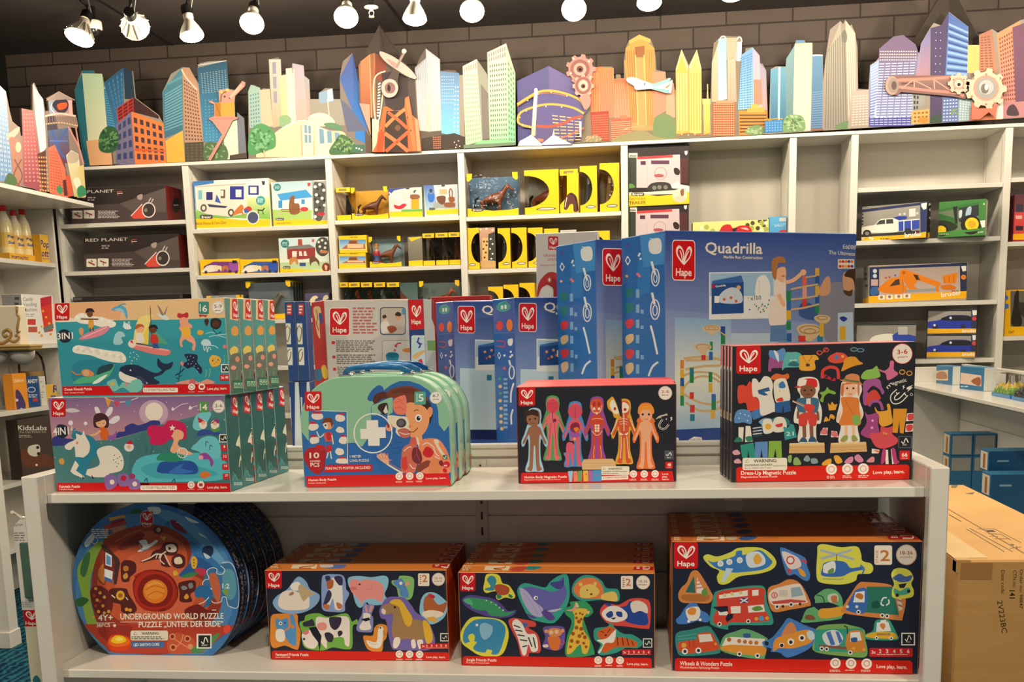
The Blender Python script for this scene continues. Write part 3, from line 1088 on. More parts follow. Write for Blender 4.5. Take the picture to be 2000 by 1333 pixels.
C.face('R').art(CF, '''
p ecc493 1195,30 1300,35 1300,190 1195,180
p 4a9a9c 1195,180 1300,190 1300,350 1195,360
h d2171c 1210,48 1266,178
b e8a048 1205,250 1225,222 1250,240 1248,280 1215,285
b 6a8f9a 1245,330 1275,300 1290,370 1280,420 1250,400
b 5fb0d8 1262,330 1280,315 1285,370 1265,365
b e8c860 1195,380 1225,355 1250,375 1235,420 1205,415
b 6b6f62 1200,420 1290,415 1300,560 1210,570
e e8907a 1245,440 14 18
e f0a08a 1220,495 18 14
e e8a048 1282,460 12 24
b e88aa0 1270,520 1285,505 1295,530 1280,545
s 4f9f5f 7 1235,580 1245,545 1240,520
b 33302f 1268,560 1280,530 1292,560 1285,590
p 3a6a55 1200,575 1300,575 1300,660 1200,662
x b8d8b8 1222,592 1285,630 4
s c05a70 5 1215,650 1200,600 1210,570
''')
lab = ['front ocean puzzle box with surfers, sailing boat and whale, top of the left pile',
       'second ocean puzzle box from the front, resting on the fairy-tale boxes, side showing',
       'third ocean puzzle box from the front of the upper left pile',
       'rearmost ocean puzzle box, next to the blue spines behind it']
o = C.build('puzzle_box', lab[0], 'puzzle box')
row(o, 4, fd + .0012, f1['yaw'], lab, 'ocean puzzle boxes', .002, 5)
CS = (570, 720, 5.126)
s1 = fit((595.4, 953.5), (882, 951), (578, 741), ZU, d=.052)
w_, h_ = s1['w'], s1['h']
def round_rect3(x0, z0, x1, z1, rt, rb, n=8):
    o = []
    for cx, cz, r, a0 in ((x1 - rb, z0 + rb, rb, -90), (x1 - rt, z1 - rt, rt, 0), (x0 + rt, z1 - rt, rt, 90), (x0 + rb, z0 + rb, rb, 180)):
        for k in range(n + 1):
            a = math.radians(a0 + 90 * k / n)
            o.append((cx + r * math.cos(a), cz + r * math.sin(a)))
    return o
GRN = '8fc3a4'
root = thing('puzzle_suitcase', 'front mint suitcase with the half-skeleton boy and white cross', 'suitcase puzzle', s1['P0'], s1['yaw'])
fr = Matrix.Translation(s1['P0']) @ Matrix.Rotation(s1['yaw'], 4, 'Z')
out = round_rect3(0, 0, w_, h_, .062, .006)
b = MB()
b.prism(out, 0, .052, GRN)
b.prism(round_rect3(-.0012, -.0000, w_ + .0012, h_ + .0012, .063, .006), .003, .018, 'a5d0b4')
b.prism(round_rect3(-.0006, 0, w_ + .0006, h_ + .0006, .062, .006), .0186, .0196, '4f7f68')
b.prism(round_rect3(-.0006, 0, w_ + .0006, h_ + .0006, .062, .006), .044, .0445, '6a9a80')
fa = Face(b, fr, (0, 0, 0), (1, 0, 0), (0, 0, 1), (0, -1, 0), w_, h_)
fa.art(CS, '''
p 2b68b5 68,640 160,720 560,748 630,745 700,790 800,640 790,380 850,330 920,220 1000,160 1080,128 1180,128 1280,160 1370,220 1430,300 1465,420 1470,560 1525,632 1580,570 1605,1060 1590,1165 150,1185 125,1180
p 2f6cba 75,650 160,722 560,750 780,800 900,1060 150,1080 110,1180
b 2b63b0 757,300 800,220 875,168 920,215 860,300 790,330
b 5a2d22 810,330 830,270 880,240 930,235 985,255 1000,280 950,300 900,310 840,355
p 8fc3a4 795,375 900,330 960,300 1010,290 1010,440 960,470 940,440 840,470 800,470
b 3a2420 860,400 880,360 950,345 965,400 960,450 920,465 890,440
p e9ddd0 915,430 945,365 965,440 935,455
b 7a3f2a 940,260 980,215 1050,190 1150,175 1240,195 1320,240 1370,320 1390,400 1340,400 1300,350 1230,360 1200,380 1160,360 1145,300 1100,285 1040,300 990,290
b 6a3322 1000,250 1080,200 1200,200 1290,250 1200,260 1100,245
b 3a2a2a 1290,340 1370,330 1400,400 1410,470 1380,560 1370,480 1330,400
b f2996a 1345,440 1375,390 1405,400 1408,450 1385,490 1350,480
b f2a571 1145,360 1250,350 1330,390 1370,450 1375,530 1345,620 1290,680 1230,700 1180,670 1150,560
b ef7f6a 1012,360 1025,310 1080,280 1140,280 1145,440 1090,465 1030,440
s c85a50 5 1030,350 1080,330 1120,360
s c85a50 5 1030,400 1080,390 1130,420
s c85a50 5 1060,300 1090,320 1130,310
b e9dfc8 955,480 1000,470 1080,480 1150,490 1175,560 1180,620 1140,680 1080,680 1040,640 1040,600 980,560
e 4a4450 1096,548 50 46
e 6a6470 1090,545 30
b c86a5a 1060,620 1140,600 1190,640 1170,690 1100,690
s 5a2020 7 1170,630 1220,635 1262,595
s f2e8d8 8 1075,640 1130,660 1180,655
e fbf6f0 1268,498 33 38
e 20222c 1268,500 20 24
e ffffff 1275,490 6
s 5a3020 7 1222,432 1245,415 1270,420
b e98f5c 1180,560 1195,575 1185,600 1170,590
e f0a088 975,590 36 40
b 9a3a30 950,560 975,540 985,570 965,600
p f2a571 1195,690 1300,660 1310,720 1280,760 1200,770
p d8605a 1195,690 1250,690 1250,780 1160,800
s e9dfc8 20 1250,690 1270,760 1300,850 1310,900
b d9705c 1100,860 1120,790 1190,755 1250,780 1260,900 1230,1040 1150,1050 1095,1020
b f0906a 1290,730 1400,700 1480,720 1540,800 1580,900 1590,1040 1450,1050 1300,1040 1260,900
b 7a2f3a 1200,870 1215,800 1260,795 1295,850 1305,920 1270,960 1215,930
s c8485a 6 1250,800 1255,860 1280,930
s c8485a 4 1250,860 1225,900
b d2232c 1310,850 1340,790 1380,790 1420,840 1395,885 1345,890
s e9dfc8 10 1310,770 1350,745 1400,770 1430,800
s e9dfc8 10 1420,800 1440,850 1470,880
s e9dfc8 9 1430,880 1460,900 1480,900
s e9dfc8 9 1120,830 1170,790 1200,790
s e9dfc8 9 1180,960 1210,1000 1240,1000
s e9dfc8 26 1440,740 1490,830 1530,880
b e9dfc8 1420,720 1450,710 1475,740 1445,760
b 8a4434 1240,1000 1290,950 1370,920 1400,960 1340,1000 1270,1040
b e58a5c 1380,950 1440,900 1500,960 1480,1030 1380,1050
b 7a2a40 1470,940 1500,920 1520,960 1495,980
s e9dfc8 17 950,955 1020,1000 1110,1050
s d9705c 5 955,935 1040,985 1120,1030
b e8b8a0 850,880 905,850 960,880 975,940 950,960 900,930
s e58a74 9 900,910 870,880 850,860
s e58a74 9 920,910 905,870 885,840
s e58a74 9 935,910 935,870 925,840
s e58a74 9 950,920 960,880 958,850
s e58a74 9 960,940 985,920 1000,915
p d8403a 1100,900 1150,880 1160,1000 1130,1030 1100,990
s 2050a0 4 980,760 1020,800 1080,790 1060,850 1000,840
s 2050a0 4 1040,720 1060,740 1110,735
p 2f78c0 170,422 553,432 560,958 172,958
l f4efe8 7 168,420 553,432 560,958
b f0e2d8 196,470 230,440 300,455 312,495 270,515 215,505
r d2232c 205,435 300,455
b f0e2d8 435,500 450,465 520,475 532,515 490,535 450,525
r d2232c 470,448 525,464
b f0e2d8 170,580 190,555 260,560 262,600 210,625 172,610
r d2232c 178,535 240,556
b f0e2d8 440,620 470,585 515,600 522,640 470,645
b f0e2d8 180,720 200,690 265,690 268,740 200,755
r d2232c 185,668 245,688
b f0e2d8 470,730 490,690 545,690 545,750 500,755
r d2232c 485,668 540,684
b f0e2d8 435,840 455,800 510,810 520,855 470,870
b f0e2d8 445,945 460,905 545,905 548,952
r d2232c 470,886 535,902
e e9a078 372,565 44 46
b 7a3f2a 305,550 330,500 390,495 415,545 400,590 380,540
b e9dfd0 312,560 350,545 360,600 335,605
e 2b2a33 338,570 10
s e9dfd0 12 330,650 280,690 250,630
b d8605a 320,660 370,640 410,660 400,740 350,750
b c8323a 345,650 380,640 400,700 360,720
s e9dfd0 12 400,670 410,720 415,760
b 3f6fb0 345,735 395,735 395,770 350,770
b c8323a 345,780 395,770 400,830 350,840
s e9dfd0 12 365,840 350,900
s e9dfd0 12 385,830 395,890 400,905
o 12 f4f0ea 813,650 190 196
p f1ede8 748,520 863,518 866,590 938,588 942,695 880,698 880,775 765,776 764,708 690,708 684,606 748,604
b b5232a 118,880 150,810 230,790 330,800 340,880 320,1000 270,1060 200,1030 140,950
b c02a2e 230,790 260,765 320,775 335,800 290,830
s 8a1a20 6 335,830 330,950 290,1050
T f6efe4 178,900 275,898 58 10
T f6efe4 180,938 285,936 16 WOODEN
T f6efe4 188,985 278,982 40 PCS
p d2232c 340,968 790,958 808,975 808,1025 790,1030 320,1042
T f6efe4 340,1015 788,1006 27 FUN FACTS POSTER INCLUDED
T f6efe4 582,895 695,892 26 1 METER
T f6efe4 582,938 772,932 26 LONG PUZZLE
p d61b1c 140,1078 1568,1050 1600,1160 1590,1172 150,1192
T f6efe4 168,1130 446,1122 24 Human Body Puzzle
t f6efe4 170,1156 342,1152 13 Puzzle Anatomie
T f6efe4 1345,1110 1545,1105 19 Love play, learn.
e f4ede6 1076,1080 38
e f4ede6 1180,1078 38
e f4ede6 1282,1076 38
o 4 c8403a 1076,1080 20
o 4 c8403a 1180,1078 20
o 4 c8403a 1282,1076 20
x f3d0c8 1040,1128 1115,1146 2
x f3d0c8 1145,1126 1215,1144 2
x f3d0c8 1245,1124 1322,1142 2
h d2171c 130,232 298,425 -.02
r 57ad9b 1228,232 1342,362 12
T f6f2ea 1268,330 1322,328 74 5
x d8ece4 1246,250 1262,340 6
e f4f0ea 1442,294 61
o 3 d8d2ca 1442,294 55
t 55606a 1410,292 1474,290 34 4-7
x 8a9096 1412,308 1476,320 1
r 2f7f6a 1512,866 1556,910
s eef4ee 6 1518,890 1532,902 1546,874
b d2232c 1512,955 1545,930 1580,945 1575,985 1525,990
T f6efe4 1522,985 1555,983 22 44
b d2232c 1512,1010 1530,1000 1550,1010 1550,1040 1520,1040
''')
fs = Face(b, fr, (w_ + .0012, 0, 0), (0, 1, 0), (0, 0, 1), (1, 0, 0), .052, h_)
fs.art((570, 720, 5.126), '''
x d2393a 1640,950 1665,1080 9
''')
b.build('case_body', 'gloss', root)
b = MB()
hx = w_ * .5
hw = .045
for k in range(2):
    b.tube([(hx - hw, .028, h_ + .001), (hx - hw, .026, h_ + .006), (hx - hw * .8, .016, h_ + .012), (hx - hw * .5, .006, h_ + .0135), (hx, .003, h_ + .0145), (hx + hw * .5, .006, h_ + .0135), (hx + hw * .8, .016, h_ + .012), (hx + hw, .026, h_ + .006), (hx + hw, .028, h_ + .001)],
           .0042, '3f9ad8', 0, 8)
b.build('handle', 'gloss', root, True)
for s in (-1, 1):
    b = MB(); b.box(hx + s * hw - .009, .02, h_ + .0003, hx + s * hw + .009, .036, h_ + .004, 'd5d5d5', 0, .001); b.build('handle_clasp', 'chrome', root)
root['group'] = 'mint puzzle suitcases'
dv = Vector((-math.sin(s1['yaw']), math.cos(s1['yaw']), 0))
dup(root, s1['P0'] + dv * .0535 + Vector((.0025, 0, 0)), None, 'middle mint puzzle suitcase, its rounded side and clear handle showing')
dup(root, s1['P0'] + dv * .107 + Vector((.004, 0, 0)), None, 'rear mint puzzle suitcase, in front of the small blue marble run box')
NAVY = '22242f'
CH = (1000, 730, 5.797)
h1 = fit((1012.4, 945.6), (1321.2, 941.6), (1007.8, 757.6), ZU, TB=(1038.8, 743.2))
hd = (1.612 - h1['P0'].y) / 3 - .0012
h1['d'] = hd
C = Carton(**h1, cols=dict(F=NAVY, T='e04a44', L='b02a28', R='1b1c24', B=NAVY, D=NAVY), ecol='8a3030')
def doll(cx, top, bot, w, out, skin, face=True):
    """a paper doll silhouette: outline colour, body colour"""
    H = bot - top
    s = []
    y = lambda t: top + H * t
    o = [(0, 0), (.42, .03), (.52, .13), (.48, .22), (.60, .30), (.78, .42), (.98, .52), (.95, .60), (.78, .60), (.52, .48), (.44, .60), (.48, .80), (.66, .93), (.64, 1.0), (0, 1.0)]
    pts = o + [(-a, b_) for a, b_ in reversed(o[1:-1])]
    s.append('b %s %s' % (out, ' '.join('%.0f,%.0f' % (cx + a * w, y(b_)) for a, b_ in pts)))
    i = [(0, .03), (.34, .06), (.42, .14), (.36, .23), (.22, .28), (.45, .32), (.66, .44), (.88, .53), (.86, .57), (.70, .54), (.44, .42), (.34, .52), (.36, .75), (.40, .90), (.54, .95), (.52, .97), (.16, .97), (.06, .62), (0, .60)]
    pts = i + [(-a, b_) for a, b_ in reversed(i[1:-1])]
    s.append('b %s %s' % (skin, ' '.join('%.0f,%.0f' % (cx + a * w, y(b_)) for a, b_ in pts)))
    if face:
        for q in (-1, 1): s.append('e 2b2a33 %.0f %.0f %.1f' % (cx + q * .17 * w, y(.16), w * .06))
        s.append('l 8a3a2a %.1f %.0f,%.0f %.0f,%.0f' % (w * .04, cx - w * .08, y(.205), cx + w * .08, y(.205)))
    return '\n'.join(s)
C.face('F').art(CH, doll(460, 248, 985, 150, '5aa05f', 'e8707c', False) + '''
e d8485c 460 370 72 80
d b02a44 5 430,340 460,340 490,340 430,380 490,390 460,410
s 6a2040 7 460,440 462,520 470,560
e 8a2238 485 532 18 20
s b83a50 5 400,520 360,560 335,610
s b83a50 5 520,520 560,570 590,640
s b83a50 6 440,560 430,690 420,800 405,940
s b83a50 6 480,560 490,700 500,820 515,940
''' + doll(716, 312, 1055, 150, '4a8fd0', 'e0607a', False) + '''
p 22242f 585,760 700,765 705,800 690,800 615,890 580,900
b e0607a 625,785 690,790 680,860 660,900 640,910 612,880
b 4a8fd0 585,900 650,900 665,930 670,1050 600,1060 590,1020 605,960
b e0607a 600,905 640,905 650,960 640,1040 605,1045 615,980
e d8506a 715 430 82 78
l 8a2a40 5 715,380 715,520
b 8a2a48 660,600 690,560 740,555 765,590 755,650 700,670 665,650
b e8862a 700,620 745,610 755,640 720,660
b 7a3a90 665,640 690,640 690,665 665,660
b 9a5ab8 655,680 720,670 765,690 760,715 700,725 660,712
e f0b060 708 742 16
''' + doll(962, 258, 1000, 150, '9a4fae', 'cf4a30', False) + '''
e d85a3a 955 370 75 82
b b83020 915,330 945,320 945,370 920,370
b b83020 970,320 1000,330 995,370 970,370
d f0d8c8 16 930,400 985,400
s f0d8c8 6 900,360 915,430 955,450 1000,430 1015,360
p f0d8c8 935,440 980,440 960,470
s f0d8c8 5 900,520 960,510 1030,520
d f0d8c8 15 948,590 978,590 948,620 978,620 950,650 976,650
s f0d8c8 7 905,650 940,690 962,700 990,690 1020,650
s f0d8c8 5 935,820 925,900 928,960
s f0d8c8 5 1000,820 1010,900 1008,960
p dcb98a 815,972 1140,965 1175,1010 1180,1085 795,1090 790,1015
l b8905c 3 790,1020 1178,1015
l c9a470 3 790,1052 1178,1048
''' + doll(1270, 285, 1025, 146, 'e2a83a', 'd8583a', False) + '''
p 22242f 1075,270 1160,268 1235,480 1180,500 1130,500 1070,330
b e2a83a 1075,325 1100,290 1150,272 1222,470 1160,500 1135,440 1090,400
b f0e6d2 1108,340 1150,300 1210,440 1160,455 1120,400
e b03a28 1165 400 15 18
p 22242f 1160,270 1240,282 1245,495 1225,480
b f0e6d2 1250,330 1300,340 1325,380 1310,430 1265,450 1250,440
e b03a28 1280 408 18 18
s f0e6d2 9 1265,460 1266,560 1268,650
s f0e6d2 5 1215,520 1265,510 1310,520
s f0e6d2 5 1215,550 1265,540 1310,552
s f0e6d2 5 1220,575 1265,568 1305,578
b f0e6d2 1215,665 1265,690 1315,665 1300,700 1270,690 1230,700
s f0e6d2 8 1235,710 1235,830 1228,960
s f0e6d2 8 1300,710 1310,830 1325,960
s f0e6d2 7 1195,520 1160,600 1120,690
s f0e6d2 7 1335,520 1370,600 1400,670
''' + doll(1515, 328, 1080, 152, 'e8763a', 'efae8a', False) + '''
b efae8a 1450,480 1470,440 1515,435 1565,440 1585,480 1570,530 1520,550 1470,530
b f0973a 1425,440 1440,370 1515,345 1590,370 1610,440 1585,460 1560,420 1515,410 1465,425 1440,460
b e8763a 1410,540 1440,500 1470,540 1440,560
b e8763a 1620,540 1590,500 1560,545 1600,560
d 2b2a44 14 1480,463 1550,463
s b84a3a 5 1500,515 1520,522 1540,512
''' + doll(255, 388, 1112, 150, 'a6cdea', '9c6b50', False) + '''
b 3d2620 145,440 160,415 190,420 235,405 290,425 305,470 290,490 235,470 180,480 150,500
b 9c6b50 165,490 230,475 290,490 310,530 285,580 235,595 180,570
d 2b2420 12 203,520 262,512
s 6a3a2a 5 215,560 235,565 255,558
b 3d2620 150,460 170,470 160,540 185,580 165,570 148,520
b 3d2620 295,450 305,480 308,560 295,570 300,520
h d2171c 75,160 262,372 -.03
e f1e9e0 1735 221 78
o 4 e8a0a0 1735 221 72
t c04040 1692,224 1778,220 36 3-6
x b08080 1694 236 1780 254 1
s f0e6d8 8 1640,510 1680,480 1760,470
s f0e6d8 20 1705,520 1670,570 1680,620 1730,625 1775,575
s 22242f 10 1705,520 1670,570 1680,620 1730,625 1775,575
p f0e6d8 1790,500 1815,490 1805,515 1820,512 1790,545 1800,520
p f0e6d8 1740,515 1755,505 1748,530
t f0e6d8 1635,520 1760,462 22 magnetic
r 4f5562 1725,872 1830,975
s e8ece8 8 1745,915 1762,930 1790,895 1805,930
x d8dcd8 1755 945 1800 960 1
r d2171c 1735,1000 1820,1078 8
T f4efe6 1758,1050 1800,1048 34 48
x f0d0c8 1755 1058 1805 1068 1
p d61b1c 105,1125 1815,1105 1835,1225 100,1248
T f4efe6 140,1188 622,1180 27 Human Body Magnetic Puzzle
t f4efe6 140,1212 552,1204 14 Magnetisches Puzzle Menschlicher Körper
p 9cc8e8 632,1108 690,1102 680,1225 650,1228
p e88a70 695,1108 738,1104 745,1220 700,1224
p 6aa86a 745,1104 795,1100 790,1222 745,1224
p e8b84a 805,1100 860,1098 865,1220 810,1222
p a86ab8 865,1098 915,1096 915,1220 870,1222
p 4a9ad8 918,1094 1010,1092 1015,1218 915,1222
d d8506a 10 715,1140 960,1150 840,1140
p f0e8dc 1015,1165 1315,1152 1318,1198 1015,1208
T c03030 1030,1190 1300,1180 18 6 CARDS INCLUDED
e f4ece4 1375 1138 42
e f4ece4 1497 1138 42
e f4ece4 1620 1136 42
o 4 c8403a 1375 1138 22
o 4 c8403a 1497 1138 22
o 4 c8403a 1620 1136 22
x f3d0c8 1330 1190 1420 1215 2
x f3d0c8 1455 1190 1540 1215 2
x f3d0c8 1580 1190 1670 1215 2
T f4efe6 1700,1148 1770,1146 20 Love
T f4efe6 1700,1178 1760,1176 20 play,
T f4efe6 1700,1208 1780,1206 20 learn.
''')
def sticker(C, o, c, quad, spec, name='warning_sticker', k='F'):
    """a stuck-on label: a part of the box, standing a hair off its printed face"""
    b = MB()
    C2 = C.mb
    C.mb = b
    f = C.face(k)
    C.mb = C2
    f.lev = 260
    f.art(c, quad)
    f.art(c, spec)
    p = b.build(name, 'matte', o)
    p['label'] = 'white warning sticker'
    return p
lab = ['front human body magnetic puzzle box with six paper dolls', 'human body puzzle box behind the front one, seen only as a red top strip',
       'rearmost human body puzzle box, its dark corner and red top sticking out at right']
o = C.build('puzzle_box', lab[0], 'puzzle box')
row(o, 3, hd + .001, h1['yaw'], lab, 'human body magnetic puzzle boxes', .003, 2)
sticker(C, o, CH, 'r e9e4d4 1012,1050 1328,1150 14', '''
l 8a8a80 4 1030,1085 1045,1062 1058,1085 1030,1085
T 3a3d3a 1088,1092 1248,1086 24 WARNING:
T 3a3d3a 1022,1118 1220,1112 14 CHOKING HAZARD
x 6a6d6a 1225 1104 1315 1116 1
x 6a6d6a 1022 1126 1240 1138 1
''')
CD = (1390, 650, 4.30)
d1 = fit((1428.4, 943.2), (1786.5, 937.4), (1426, 677.4), ZU, d=.0215)
d1["w"] -= .0045
C = Carton(**d1, cols=dict(F=NAVY, T='e06a60', L='d8d0c8', R='15161c', B=NAVY, D=NAVY), ecol='3a3038')
